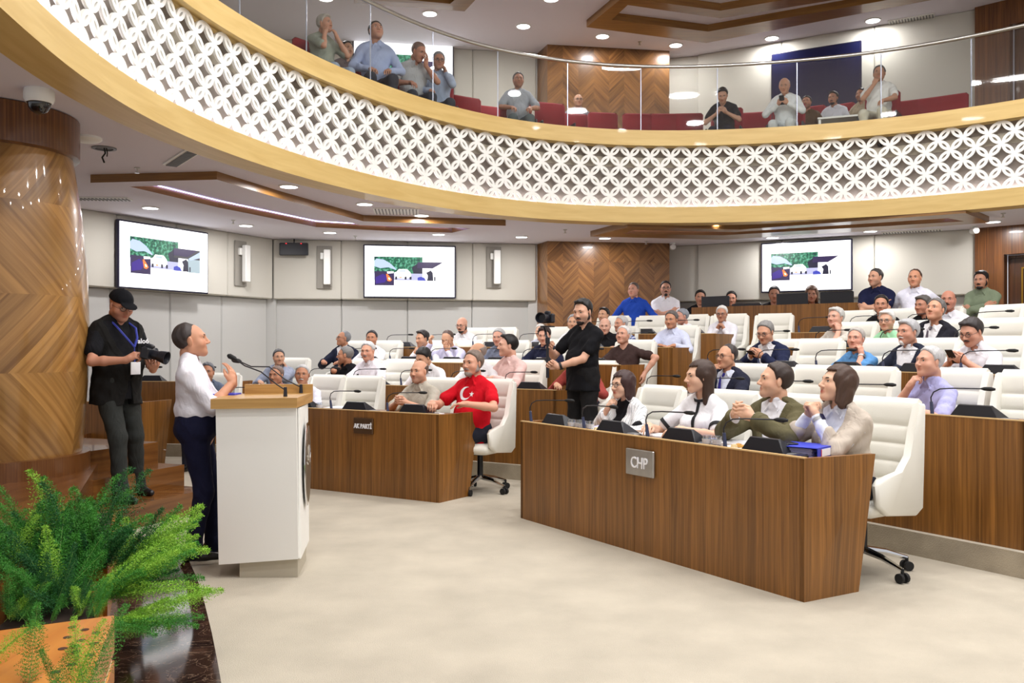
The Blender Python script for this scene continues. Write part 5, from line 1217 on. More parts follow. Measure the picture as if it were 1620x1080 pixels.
def torso(S, J, fem, belly, grow=0.0, hem=None):
    grow = grow+J.get('bulk', 0)
    T, o = J['T'], J['pel']; f = 1.30; A = np.diag([1, f, 1])@T.T; kw = dict(o=o, A=A); w_ = J['sw']
    S.cone((0, 0, -0.03), (0, 0, 0.08), 0.160+grow, 0.142+grow, 0.05, **kw)
    if hem is not None and hem < -0.05: S.cone((0, 0, -0.03), (0, 0, hem), 0.168+grow, 0.178+grow, 0.03, **kw)
    S.ell((0, 0.045*belly+0.005, 0.13), (0.140+0.028*belly+grow-(0.016 if fem else 0), 0.130+0.065*belly+grow, 0.15), 0.06, **kw)
    S.cone((-0.06, 0, 0.28), (0.06, 0, 0.28), 0.118+grow-(0.016 if fem else 0), 0.118+grow-(0.016 if fem else 0), 0.06, **kw)
    S.cone((-w_+0.06, -0.015, 0.365), (w_-0.06, -0.015, 0.365), 0.074+grow, 0.074+grow, 0.05, **kw)
    for s in (-1, 1):
        S.cone((s*(w_-0.02), -0.015, 0.385), (s*0.03, -0.02, 0.455), 0.046+grow, 0.048+grow, 0.045, **kw)
        if fem: S.ell((s*0.066, 0.105, 0.27), (0.062+grow, 0.075+grow, 0.060+grow), 0.04, **kw)
def person(label, px, py, place, h=0, hh=None, pitch=0, lean=8, twist=0, roll=0, pose=('desk', 'desk'), hair=('short', (40, 30, 26)), sk=(205, 158, 128), top=('shirt', (236, 236, 240)), inner=None, jacket=None, tie=None,
           fem=False, belly=0.3, vox=0.009, stand=False, glasses=None, beard=None, brow=None, stub=0.0, trouser=(38, 40, 52), sc=None, tz=0.868, gs=1.0, headg=1.0, legs=None, shoes=True, lapel=None, fix=None, fat=0.0, group=None, chair=None, spread=(0, 0), hem=None, cb=0.06, bulk=0.0):
    va = math.degrees(math.atan((px-810)/F)); h -= va; hh = h if hh is None else hh-va
    # --- joints in the person's own frame
    J = {'bulk': bulk}; sw = (0.150 if fem else 0.174)+bulk*0.6; J['sw'] = sw
    pel = V3(0, 0, 0.93) if stand else V3(0, 0, 0.615); J['pel'] = pel; J['tz'] = tz
    T = rotm('z', math.radians(twist))@rotm('x', -math.radians(lean))@rotm('y', math.radians(roll)); J['T'] = T
    up = 0.04 if stand else 0.0
    nb = pel+T@V3(0, -0.015, 0.455+up); R = rotm('z', math.radians(hh-h))@rotm('x', math.radians(pitch)); J['R'] = R
    nt = nb+(T@V3(0, 0.012, 0.075)); hc = nt+R@V3(0, 0.018, 0.075)*headg; J['hc'] = hc
    if up: J['pel'] = pel+T@V3(0, 0, up); pelT = J['pel']
    htop = hc+R@V3(0, -0.01, 0.125)*headg
    # --- placement
    if fix is not None: Yh, z0 = fix
    else:
        wd, r, dd = place[0], place[1], (place[2] if len(place) > 2 else 0.64)
        Yh = ray_D(px, wd, ROWD[r]+dd).y; z0 = ROWZ[r]
    m = (px-810)/F; zt = CH+(HZ-py)/F*Yh; s = sc or float(np.clip((zt-z0)/htop[2], 0.90, 1.10)); dz = 0
    if sc is None and abs(s*htop[2]+z0-zt) > 0.01: dz = zt-(s*htop[2]+z0)
    rz = math.radians(h-180); c, sn = math.cos(rz), math.sin(rz); hx, hy = (c*hc[0]-sn*hc[1])*s, (sn*hc[0]+c*hc[1])*s
    root = thing('person', label, 'person', (m*Yh-hx, Yh-hy, z0+dz), rz, group); root.scale = (s, s, s); J['root'] = root; J['s'] = s
    body = Solid(); pelT = J['pel']
    torso(body, J, fem, belly, -0.012)
    body.cone(pelT+T@V3(0, -0.015, 0.40), nt+R@V3(0, -0.02, 0.0), 0.060 if not fem else 0.050, 0.052+fat if not fem else 0.044, 0.03)
    head_solid(body, hc, R, headg, fem, fat)
    arms = []
    for k, sd in enumerate((1, -1)):       # pose[0] right arm, pose[1] left arm
        sh = pelT+T@V3(sd*sw, -0.015, 0.375); w_, fd, pn, hint, curl = arm_targets(pose[k], sd, J)
        el, w2 = ik(sh, w_, 0.285, 0.255, hint); arms.append((sh, el, w2, fd, pn, curl))
        ra = 0.85 if fem else 1.0
        body.cone(sh, el, 0.045*ra, 0.037*ra, 0.025); body.cone(el, el+(w2-el)*0.35, 0.037*ra, 0.038*ra, 0.015); body.cone(el+(w2-el)*0.35, w2, 0.038*ra, 0.026*ra, 0.015)
        hand_solid(body, w2, fd/np.linalg.norm(fd), pn, sd, curl, spread[k], 0.92 if fem else 1.0)
    J['arms'] = arms
    me = body.mesh(vox, 'body', 0, face_tint(hc, R, headg, (0.70, 0.30, 0.32) if fem else (0.76, 0.48, 0.45), stub, fem)); me.materials.append(skin(sk)); link_mesh('body', me, root)
    # --- head parts
    HM = Matrix(((R[0][0]*headg, R[0][1]*headg, R[0][2]*headg, hc[0]), (R[1][0]*headg, R[1][1]*headg, R[1][2]*headg, hc[1]), (R[2][0]*headg, R[2][1]*headg, R[2][2]*headg, hc[2]), (0, 0, 0, 1)))
    if hair: link_mesh('hair', hair_mesh(*hair), root, HM)
    bc_ = brow or (tuple(int(v*0.75) for v in hair[1]) if hair else (60, 50, 45))
    for sd in (-1, 1):
        link_mesh('eye', eye_mesh(), root, HM@Matrix.Translation((sd*0.032, 0.0785, 0.0115))@Matrix.Rotation(-sd*0.25, 4, 'Z')); link_mesh('eyebrow', brow_mesh(sd, bc_), root, HM)
    if beard: link_mesh('beard' if beard[0] != 'moustache' else 'moustache', beard_mesh(*beard), root, HM)
    if glasses is not None: link_mesh('glasses', glasses_mesh(glasses), root, HM)
    # --- clothes
    kind, cc = top[0], top[1]; pat = top[2] if len(top) > 2 else None
    def garment(name, grow, sleeve, c_, pat_, vcut=None, neckcut=True, collar=None, lap=0.0, seed=0, hem=None):
        G = Solid(); torso(G, J, fem, belly, grow, hem)
        for (sh, el, w2, fd, pn, cu) in arms:
            ra = (0.85 if fem else 1.0); g2 = grow*0.8
            if sleeve == 'none': continue
            if sleeve < 1: e = sh+(el-sh)*sleeve; G.cone(sh, e, 0.049*ra+g2+bulk*0.4, 0.047*ra+g2+0.008, 0.022)
            else:
                G.cone(sh, el, 0.049*ra+g2+bulk*0.5, 0.042*ra+g2, 0.022); e = el+(w2-el)*min(sleeve-1, 0.97); r2 = 0.042*ra+g2-(0.012*(sleeve-1)); G.cone(el, e, 0.042*ra+g2, r2, 0.018)
                if sleeve < 1.6: G.cone(e-(w2-el)*0.12, e, r2+0.005, r2+0.005, 0.004)
        T_, o_ = J['T'], J['pel']
        def loc(X, Y, Z):
            x, y, z = X-np.float32(o_[0]), Y-np.float32(o_[1]), Z-np.float32(o_[2]); t = T_.astype(np.float32)
            return t[0, 0]*x+t[1, 0]*y+t[2, 0]*z, t[0, 1]*x+t[1, 1]*y+t[2, 1]*z, t[0, 2]*x+t[1, 2]*y+t[2, 2]*z
        if collar:
            a = nb+T_@V3(0, 0.0, -0.012); b = nb+T_@V3(0, 0.004, collar); G.cone(a, b, 0.074 if not fem else 0.06, 0.066 if not fem else 0.055, 0.008)
            for sd in (-1, 1):
                G.cone(nb+T_@V3(sd*0.022, 0.062, 0.006), nb+T_@V3(sd*0.052, 0.075, -0.040), 0.011, 0.006, 0.006)
                G.cone(nb+T_@V3(sd*0.055, 0.03, 0.010), nb+T_@V3(sd*0.052, 0.075, -0.040), 0.010, 0.006, 0.006)
        if hem is not None: G.fn(lambda X, Y, Z: loc(X, Y, Z)[2]-hem, 0.004)
        # cut the neck hole
        r_ = 0.062 if not fem else 0.052
        G.cone(nb+T_@V3(0, 0.0, -0.005 if not collar else 0.0), nb+T_@V3(0, 0.025, 0.16), r_-0.004, r_+0.004, 0.004, '-')
        if collar: G.cone(nb+T_@V3(0, 0.085, -0.075), nb+T_@V3(0, 0.09, 0.05), 0.006, 0.030, 0.006, '-')
        if vcut:
            zb, wt = vcut
            def vf(X, Y, Z):
                x, y, z = loc(X, Y, Z); return np.maximum((np.abs(x)-(z-zb)*wt)*0.9, 0.02-y)
            G.fn(vf, 0.004)
            def vgap(X, Y, Z):
                x, y, z = loc(X, Y, Z); return np.maximum(np.maximum(np.abs(x)-0.004-np.clip(0.06-z, 0, 1)*0.15, 0.02-y), z-zb)
            G.fn(vgap, 0.004)
        sd_ = seed
        def dsp(X, Y, Z):
            x, y, z = loc(X, Y, Z); am = 0.0042 if vox < 0.008 else 0.0035
            d = am*np.sin(z*38+3*np.sin(x*13+sd_)+y*22+sd_)*np.sin(x*24+z*15+sd_*2)+am*0.6*np.sin((x-y)*55+z*30+sd_)
            if vcut:
                zb, wt = vcut; e = np.abs(x)-(z-zb)*wt; lapm = ((e > 0) & (e < 0.035+0.05*np.clip(z-zb, 0, 0.3)) & (y > 0.03) & (z > zb)); d = d-lapm*0.006
            return d
        me = G.mesh(vox if vox < 0.008 else vox*0.95, name, 1 if vox < 0.008 else 0, None, 0, dsp); me.materials.append(cloth(c_, pat_)); return link_mesh(name, me, root)
    sl = {'tshirt': 0.62, 'polo': 0.62, 'shirt': 1.9, 'rolled': 1.12, 'half': 0.8, 'vest': 'none', 'blouse': 0.7}[kind]
    J['top'] = garment('t_shirt' if kind == 'tshirt' else 'blouse' if kind == 'blouse' else 'vest' if kind == 'vest' else 'polo_shirt' if kind == 'polo' else 'shirt', 0.012, sl, cc, pat, None, True, 0.030 if kind in ('polo', 'shirt', 'rolled', 'half') else None, seed=px % 7, hem=hem if hem is not None else (None if not stand else -0.16))
    if jacket:
        jc = jacket[0]; J['jacket'] = garment('jacket', 0.026, jacket[2] if len(jacket) > 2 else 1.85, jc, jacket[3] if len(jacket) > 3 else None, jacket[1] if len(jacket) > 1 and jacket[1] else (0.13, 0.26), seed=px % 5, hem=-0.2 if stand else None)
    if tie:
        t = Solid(); f = lambda z: (0.125 if z > 0.3 else 0.150)+0.03*belly
        t.cone(nb+T@V3(0, 0.078, -0.012), nb+T@V3(0, 0.095, -0.035), 0.013, 0.010, 0.005)
        t.cone(pelT+T@V3(0, 0.112, 0.41), pelT+T@V3(0, 0.135+0.02*belly, 0.27), 0.010, 0.018, 0.005); t.cone(pelT+T@V3(0, 0.135+0.02*belly, 0.27), pelT+T@V3(0, 0.150+0.035*belly, 0.12), 0.018, 0.022, 0.005)
        me = t.mesh(0.006, 'tie', 1); me.materials.append(cloth(tie)); link_mesh('tie', me, root)
    # --- legs
    key = ('legs', stand, tuple(trouser), fem, vox < 0.0065, legs and str(legs), round(lean) if stand else 0, bulk)
    if key not in HAIRC or legs:
        G = Solid(); Sh = []
        hipy = 0.0; f = V3(0, 0, 0)
        for sd in (-1, 1):
            hip = pelT+V3(sd*0.09, 0, -0.05-up)
            if legs: kn, an = (np.array(v, float) for v in legs[0 if sd > 0 else 1])
            elif stand: kn = V3(sd*0.10, 0.02, 0.50); an = V3(sd*0.11, -0.01, 0.09)
            else: kn = V3(sd*0.13, 0.43, 0.545); an = V3(sd*0.12, 0.40, 0.10)
            G.cone(hip, kn, 0.098, 0.068, 0.05); G.cone(kn, an+V3(0, 0, 0.0), 0.068, 0.056, 0.03); G.cone(an+V3(0, 0.01, 0.02), an+V3(0, 0.02, -0.03), 0.060, 0.058, 0.02)
            Sh.append(an)
        G.ell(pelT+V3(0, -0.005, 0.01-up), (0.172+bulk, 0.128+bulk, 0.11), 0.05)
        if stand: G.cone(pelT+V3(-0.05, 0.012*belly, 0.075-up), pelT+V3(0.05, 0.012*belly, 0.075-up), 0.118+bulk+0.012*belly, 0.118+bulk+0.012*belly, 0.05); G.fn(lambda X, Y, Z, zt_=float(pelT[2]-up+0.13): zt_-Z+0*X+0*Y, 0.006)
        me = G.mesh(0.009 if vox < 0.0075 else 0.014, 'trousers', 1, None, 0, lambda X, Y, Z: 0.0035*np.sin(Z*42+X*20)*np.sin(Y*35+X*24+Z*9)); me.materials.append(cloth(trouser)); sm = []
        for an in Sh:
            Q = Solid(); Q.cone(an+V3(0, -0.045, -0.055), an+V3(0, 0.09, -0.058), 0.036, 0.038, 0.01, A=None); Q.cone(an+V3(0, 0.06, -0.055), an+V3(0, 0.17, -0.064), 0.040, 0.026, 0.02); Q.cone(an+V3(0, -0.02, -0.02), an+V3(0, 0.05, -0.045), 0.040, 0.036, 0.02)
            zf = float(an[2]-0.09); Q.fn(lambda X, Y, Z, zf=zf: Z-zf+0*X+0*Y, 0.004)
            q = Q.mesh(0.008, 'shoe', 0); q.materials.append(M_shoe); sm.append(q)
        HAIRC[key] = (me, sm)
    me, sm = HAIRC[key]; link_mesh('trousers', me, root)
    if shoes:
        for q in sm: link_mesh('shoe', q, root)
    if chair is not None:
        wd = place[0]; q = Vector((root.location.x, root.location.y, z0))+wn(wd)[0]*cb; a = WA[wd]+PI/2 if len(place) < 4 else place[3]
        put_chair(q, a if fix is None else rz, 'white leather swivel chair under '+chair)
    J['M'] = Matrix.Translation(root.location)@Matrix.Rotation(rz, 4, 'Z')@Matrix.Scale(s, 4)
    return J
def wp(J, v): return J['M']@Vector(v)      # person frame to world
# ------------------------------------------------------------------ everyone in the room
LFT, RGT, FL = 'left', 'right', 'far_left'
WHT, OFF, LB, NAVY, BLK = (238, 238, 242), (206, 200, 188), (200, 210, 236), (28, 32, 58), (24, 24, 28)
GRY, DGR, BRN, DBR, BKH, WHH = (150, 150, 152), (96, 94, 94), (70, 44, 32), (44, 30, 26), (24, 20, 20), (214, 212, 208)
TAN, PALE, MID = (186, 132, 102), (224, 180, 152), (206, 158, 128)
BB = -57    # body heading of the right block, image terms are added per person
def seated(label, px, py, wd, row, who, h=None, dd=0.64, **k):
    base = {'left': -30.5, 'right': -56.8, 'far_left': -4.0}[wd]; va = math.degrees(math.atan((px-810)/F))
    return person(label, px, py, (wd, row, dd), h=(base+va) if h is None else h, chair=who, **k)
# near desk
A1 = seated('woman in glasses with a dark bob and white pinstriped blazer, chin on hand', 985, 588, RGT, 0, 'the woman in glasses', hh=-52, lean=14, fem=True, hair=('bob', (58, 34, 32)), glasses=True, sk=PALE, pose=('chin', 'desk_in'), top=('blouse', BLK), jacket=((236, 236, 236), (0.05, 0.24), 1.75, 'pin'), vox=0.0045)
A2 = seated('young woman with long brown hair, white top with black trim', 1107, 571, RGT, 0, 'the long-haired woman', hh=-68, lean=4, fem=True, hair=('long', (62, 42, 32)), sk=PALE, pose=('desk', 'desk'), top=('blouse', (240, 240, 244)), vox=0.0045, twist=8)
A3 = seated('man in an olive blazer and white shirt with interlaced fingers', 1226, 575, RGT, 0, 'the man in the olive jacket', hh=-74, pitch=6, lean=4, hair=('short', (52, 38, 32)), sk=(226, 178, 148), pose=('steeple', 'steeple'), top=('shirt', (238, 238, 244)), jacket=((98, 92, 66), (0.10, 0.30), 1.85), vox=0.0045, stub=0.25, belly=0.35)
A4 = seated('woman in a beige blazer, hands clasped under her chin, gazing up', 1324, 580, RGT, 0, 'the woman in beige', hh=-62, pitch=13, lean=12, fem=True, hair=('bob2', (72, 50, 38)), sk=PALE, pose=('claspchin', 'claspchin'), top=('shirt', (232, 236, 250)), jacket=((196, 184, 170), (0.08, 0.24), 1.5), vox=0.0045, cb=0.14)
# left front desk
A5 = seated('bald stubbly man in a beige short-sleeved shirt, hands clasped', 663, 570, LFT, 0, 'the bald man in beige', hh=-38, lean=6, hair=('fringe', (92, 74, 64)), brow=(50, 36, 30), sk=(212, 160, 132), pose=('clasp', 'clasp'), top=('half', (190, 184, 170)), vox=0.0055, stub=0.5, belly=0.6, fat=0.004)
A6 = seated('bearded man in a red T-shirt with white crescent and star', 748, 555, LFT, 0, 'the man in the red shirt', hh=-42, lean=0, hair=('short', (120, 104, 94)), beard=('full', (150, 140, 134)), brow=(70, 56, 48), sk=(214, 160, 134), pose=([(0.20, 0.40, 0.868), (-0.5, 0.8, -0.1), (0, 0, -1), (0.7, -0.2, -0.6), 0.8], [(-0.16, 0.36, 0.868), (0.9, 0.3, 0), (0, 0, -1), (-0.8, 0, -0.5), 0.3]), top=('polo', (206, 16, 34)), vox=0.0055, belly=1.0, twist=-4, cb=0.1, legs=[[(0.36, 0.30, 0.545), (0.36, 0.28, 0.10)], [(0.16, 0.40, 0.545), (0.18, 0.36, 0.10)]])
A7 = seated('white-haired man with a white moustache in a white shirt', 478, 577, LFT, 0, 'the man with the white moustache', hh=-8, lean=14, hair=('crew', (176, 174, 174)), beard=('moustache', (205, 203, 200)), brow=(80, 70, 66), sk=TAN, pose=('desk', 'desk'), top=('shirt', (230, 230, 242)), vox=0.0065)
A8 = seated('man in a maroon blazer behind the lectern microphones', 437, 579, LFT, 0, 'the man in the maroon blazer', hh=-30, lean=8, hair=('crew', (110, 90, 80)), brow=(50, 36, 30), sk=TAN, pose=('desk', 'desk'), top=('shirt', WHT), jacket=((134, 62, 68),), vox=0.0065)
A9 = seated('grey-haired man in a slate jacket half hidden behind the speaker', 328, 574, FL, 0, 'the man behind the speaker', hh=-10, hair=('short', (96, 98, 104)), sk=TAN, pose=('desk', 'desk'), top=('shirt', (150, 160, 180)), jacket=((96, 106, 126),))
# second rows
B1 = seated('man in a pale grey suit holding a small cup', 441, 553, LFT, 1, 'the man in the pale grey suit', h=-20, hh=8, hair=('short', (80, 80, 82)), sk=MID, pose=('desk', 'cheek'), top=('shirt', WHT), jacket=((150, 158, 178),), stub=0.2)
B2 = seated('man in a black shirt with cropped grey hair looking away to the left', 546, 548, LFT, 1, 'the man in black looking left', h=-40, hh=-98, lean=14, hair=('crew', (120, 118, 116)), sk=TAN, pose=('cheek', 'desk'), top=('half', BLK), vox=0.007)
B3 = seated('stout white-haired man in a white shirt with a grey moustache, looking down', 582, 541, LFT, 1, 'the stout white-haired man', hh=-26, pitch=-6, lean=8, hair=('short', (190, 190, 190)), beard=('moustache', (150, 148, 146)), brow=(60, 50, 46), sk=(214, 158, 132), pose=('desk_in', 'desk'), top=('polo', (234, 232, 240)), vox=0.007, belly=0.9, fat=0.006)
B4 = seated('dark-haired man in white behind the bald man, head bowed on his hand', 670, 552, LFT, 1, 'the man bowing his head', hh=-45, pitch=-28, lean=22, hair=('thick', BKH), sk=MID, pose=('eyes', 'desk'), top=('shirt', WHT), vox=0.008)
B5 = seated('balding man in a white shirt behind the red-shirted man', 755, 542, LFT, 1, 'the balding man behind the red shirt', hh=-70, lean=12, hair=('fringe', (140, 128, 120)), sk=MID, pose=('desk', 'desk'), top=('half', WHT))
B6 = seated('dark-haired man in a pink shirt looking left', 803, 530, LFT, 1, 'the man in pink', h=-50, hh=-78, lean=8, hair=('quiff', BKH), sk=(222, 170, 146), pose=('desk', 'desk_in'), top=('shirt', (232, 196, 190)), vox=0.007, belly=0.8, fat=0.006)
B7 = seated('person in a brick red shirt mostly hidden behind the cameraman in black', 912, 548, LFT, 1, 'the person in brick red', hh=-30, lean=24, hair=('short', DBR), pose=('desk', 'desk'), top=('shirt', (164, 72, 66)))
B8 = seated('man in a navy suit and blue tie, glasses, hand over his mouth', 1150, 545, RGT, 1, 'the man with the navy tie', hh=-48, lean=2, hair=('receding', (52, 44, 44)), sk=(206, 154, 124), glasses=True, pose=('mouth', 'desk'), top=('shirt', (224, 230, 246)), jacket=((36, 38, 54), (0.08, 0.30)), tie=(48, 44, 120), vox=0.0065)
B9 = seated('heavy grey-haired man in a lavender shirt, fist against his mouth', 1470, 549, RGT, 1, 'the man in the lavender shirt', h=-50, hh=-50, pitch=4, lean=10, hair=('short', (190, 188, 188)), brow=(80, 72, 68), sk=(214, 162, 138), pose=('chin', 'desk'), top=('half', (176, 176, 222)), vox=0.0055, belly=1.0, fat=0.008, roll=-6)
# third rows
C1 = seated('man in a navy blazer and black glasses looking left, far left rows', 543, 524, LFT, 2, 'the navy blazer man at far left', h=-30, hh=-70, pitch=8, hair=('receding', (120, 122, 126)), glasses=True, sk=TAN, pose=('desk', 'desk'), top=('shirt', WHT), jacket=((32, 36, 56), (0.10, 0.32)))
C2 = seated('dark-haired man in white with his hand on his mouth, far left rows', 588, 523, LFT, 2, 'the dark-haired man in white at far left', hh=-12, hair=('short', (48, 46, 48)), sk=TAN, pose=('desk', 'mouth'), top=('shirt', WHT))
C3 = seated('young man with a dark quiff in a white shirt, hand on chin', 668, 523, LFT, 2, 'the young man with the quiff', hh=-52, pitch=-8, lean=12, hair=('quiff', (30, 24, 24)), sk=MID, pose=('chin', 'desk'), top=('shirt', WHT), stub=0.3)
C4 = seated('balding man in a pale lilac shirt hiding his eyes and holding out glasses', 708, 524, LFT, 2, 'the man hiding his eyes', hh=-28, pitch=-24, lean=20, hair=('receding', (84, 66, 60)), sk=MID, pose=([(0.24, 0.30, 1.12), (0.0, 0.3, 0.9), (-0.7, -0.5, 0), (0.6, 0, -0.8), 0.9], 'eyes'), top=('shirt', (212, 212, 240)))
C5 = seated('grey-haired man in a blue-grey shirt behind the pink-shirted man', 789, 520, LFT, 2, 'the man in blue-grey', hh=-20, pitch=-8, hair=('short', (178, 178, 178)), sk=(214, 160, 138), pose=('desk_in', 'desk'), top=('half', (112, 120, 140)))
C6 = seated('man in a navy polo with white collar tips looking down', 861, 517, LFT, 2, 'the man in the navy polo at the desk', hh=-14, pitch=-10, hair=('side', (50, 36, 34)), sk=(216, 164, 140), pose=('desk', 'desk'), top=('polo', (30, 34, 58)), belly=0.5)
C7 = seated('silver-haired man in a brown T-shirt, elbow over the desk end', 986, 516, LFT, 2, 'the man in the brown T-shirt', h=-22, hh=-30, pitch=8, lean=2, hair=('short', (214, 212, 210)), brow=(120, 112, 108), sk=(208, 156, 132), pose=('desk', [(-0.30, 0.16, 0.74), (0.0, 0.3, -0.95), (0.6, 0, 0), (-1, 0, 0.2), 0.4]), top=('tshirt', (62, 46, 44)), vox=0.007, belly=0.7, roll=4)
C8 = seated('man in a dark blue suit reading his phone, glasses, grey hair', 1211, 509, RGT, 2, 'the man in the blue suit', h=-35, hh=-28, pitch=-18, lean=12, hair=('short', (130, 128, 126)), glasses=True, sk=(208, 156, 128), pose=('phone', 'phone'), top=('shirt', WHT), jacket=((32, 38, 66), (0.08, 0.30)), vox=0.007)
C9 = seated('man in a blue polo with his fingers against his nose and a silver watch', 1354, 519, RGT, 2, 'the man in the blue polo', h=-40, hh=-22, pitch=4, hair=('short', (176, 170, 164)), brow=(110, 100, 92), sk=(214, 158, 136), pose=('desk', 'cheek'), top=('polo', (92, 146, 200)), vox=0.007, belly=0.4)
C10 = seated('man with a white goatee in a dark suit and open white shirt', 1436, 506, RGT, 2, 'the man with the white goatee', h=-45, hh=-42, hair=('side', (176, 176, 178)), beard=('goatee', (228, 226, 224)), brow=(90, 84, 80), sk=(206, 152, 128), pose=('desk', 'desk_in'), top=('shirt', WHT), jacket=((36, 40, 56), (0.04, 0.32)), vox=0.0065, belly=0.7, fat=0.004)
C11 = seated('moustached man in a white polo peering over glasses at his phone', 1537, 505, RGT, 2, 'the man reading his phone at right', h=-38, hh=-36, pitch=-20, lean=10, hair=('side', (52, 46, 46)), beard=('moustache', (60, 54, 52)), glasses=True, sk=(208, 154, 130), pose=('phone', 'phone'), top=('polo', (236, 236, 244)), vox=0.0065, belly=0.9, fat=0.006)
# fourth rows
D1 = seated('bald man with a dark beard and glasses in a white shirt, bowed', 731, 502, LFT, 3, 'the bald bearded man', hh=-30, pitch=-14, lean=12, hair=None, beard=('full', (44, 36, 34)), brow=(40, 32, 30), glasses=True, sk=(214, 162, 138), pose=('desk', 'desk_in'), top=('shirt', WHT))
D2 = seated('white-haired man in a pale shirt behind the navy polo man', 855, 513, LFT, 3, 'the white-haired man behind the navy polo', hh=-10, pitch=-6, hair=('short', WHH), sk=PALE, pose=('desk', 'desk'), top=('shirt', (214, 222, 240)))
D3 = seated('grey-haired man glimpsed behind the cameraman rig', 907, 498, LFT, 3, 'the man behind the camera rig', hh=-10, hair=('short', GRY), pose=('desk', 'desk'), top=('shirt', WHT))
D4 = seated('balding man in a black shirt leaning towards his neighbour', 957, 503, LFT, 3, 'the leaning man in black', hh=-6, pitch=-10, lean=14, roll=8, hair=('fringe', (160, 154, 150)), brow=(60, 50, 46), sk=(216, 168, 146), pose=('desk', 'desk'), top=('polo', BLK), vox=0.008)
D5 = seated('grey-haired man in a blue checked shirt seen in profile', 982, 500, LFT, 3, 'the man in the checked shirt', h=-45, hh=-52, hair=('short', (190, 188, 188)), sk=(204, 150, 124), pose=('desk', 'desk'), top=('shirt', (52, 58, 122), 'check'), vox=0.008, dd=0.9)
D6 = seated('man in a pale blue shirt sitting at the desk end', 1062, 492, LFT, 3, 'the man in pale blue at the desk end', hh=-24, pitch=-6, lean=4, hair=('short', (96, 90, 88)), sk=(196, 142, 112), pose=('desk_in', 'desk'), top=('shirt', (208, 214, 238)), vox=0.007, belly=0.7)
D7 = seated('silver-haired man in an oatmeal T-shirt at the right', 1322, 487, RGT, 3, 'the man in oatmeal', h=-48, hh=-34, pitch=4, hair=('side', (196, 194, 190)), sk=(212, 162, 140), pose=('desk', 'cheek'), top=('tshirt', (200, 194, 184)), belly=0.6)
D8 = seated('white-haired man in a mint green polo with folded arms and glasses', 1403, 491, RGT, 3, 'the man in the green polo', h=-40, hh=-20, pitch=-4, hair=('side', (222, 220, 216)), glasses=True, sk=(214, 166, 140), pose=('folded', 'folded'), top=('polo', (164, 222, 178)), vox=0.008, belly=0.6)
D9 = seated('man in a black suit and grey tie tilting his head and gazing up', 1480, 473, RGT, 3, 'the man in the black suit', h=-40, hh=-30, pitch=14, roll=-6, hair=('short', (110, 106, 104)), sk=(206, 152, 124), pose=('folded', 'folded'), top=('shirt', WHT), jacket=((34, 34, 42), (0.10, 0.32)), tie=(96, 88, 98), vox=0.007, belly=0.5)
# fifth rows
E1 = seated('dark-haired young man with a short beard in cream, left rear rows', 955, 487, LFT, 4, 'the young bearded man at the back', hh=-30, hair=('quiff', BKH), sk=MID, pose=('desk', 'desk'), top=('shirt', (214, 208, 200)), stub=0.8)
E2 = seated('grey-haired man in white behind the pale blue shirt', 1079, 489, LFT, 4, 'the grey-haired man at the back', hh=-60, pitch=-8, hair=('short', (138, 142, 150)), sk=(206, 152, 132), pose=('desk', 'desk'), top=('shirt', WHT))
E3 = seated('white-haired man with glasses in white, hands clasped at his mouth', 1142, 484, LFT, 4, 'the white-haired man with clasped hands', hh=-12, pitch=-8, hair=('short', (224, 222, 218)), glasses=True, sk=(190, 138, 112), pose=('claspchin', 'claspchin'), top=('shirt', (238, 238, 246)), vox=0.008, belly=0.5)
E4 = seated('man in a black T-shirt sitting below the man in the navy polo', 1394, 467, RGT, 4, 'the man in the black T-shirt at the back', hh=-6, pitch=-4, hair=('short', BKH), sk=(196, 142, 116), pose=('desk', 'desk_in'), top=('tshirt', (22, 22, 26)), belly=0.6)
E5 = seated('dark grey-haired man in a black shirt turned to his right', 1460, 468, RGT, 4, 'the man in black at the back', hh=-40, pitch=-4, hair=('side', (86, 82, 80)), sk=(184, 130, 106), pose=('desk', 'desk'), top=('shirt', (26, 26, 28)))
E6 = seated('bald man with a dark moustache in a white shirt by the wall', 1500, 459, RGT, 4, 'the bald moustached man by the wall', hh=-8, hair=('fringe', (70, 56, 50)), beard=('moustache', (50, 40, 38)), sk=(186, 128, 106), pose=('desk', 'desk'), top=('half', (232, 232, 240)), fat=0.006, dd=0.9)
# standing at the back
person('man in a royal blue shirt standing with hands on a chair back', 1002, 447, None, h=-18, hh=-24, fix=(14.4, 0.83), stand=True, hair=('crew', (96, 84, 78)), brow=(70, 54, 46), sk=(206, 152, 130), pose=([(0.20, 0.20, 0.98), (0, 0.6, -0.8), (0, -0.6, -0.6), (0.8, -0.3, -0.2), 0.6], [(-0.20, 0.20, 0.98), (0, 0.6, -0.8), (0, -0.6, -0.6), (-0.8, -0.3, -0.2), 0.6]), top=('shirt', (36, 74, 176)), vox=0.008)
person('man in a white polo with glasses and folded arms by the chevron panel', 1053, 445, None, h=5, hh=4, fix=(14.6, 0.83), stand=True, hair=('short', (52, 46, 46)), beard=('goatee', (36, 28, 28)), glasses=True, sk=(208, 156, 132), pose=('folded', 'folded'), top=('polo', (234, 232, 238)), vox=0.008, belly=0.5, stub=0.5)
person('man in a navy polo standing with folded arms beside the right screen', 1385, 425, None, h=-10, hh=-38, fix=(12.3, 0.83), stand=True, hair=('crew', (62, 58, 58)), sk=(206, 156, 130), pose=('folded', 'folded'), top=('polo', (24, 28, 58)), vox=0.008, stub=0.4)
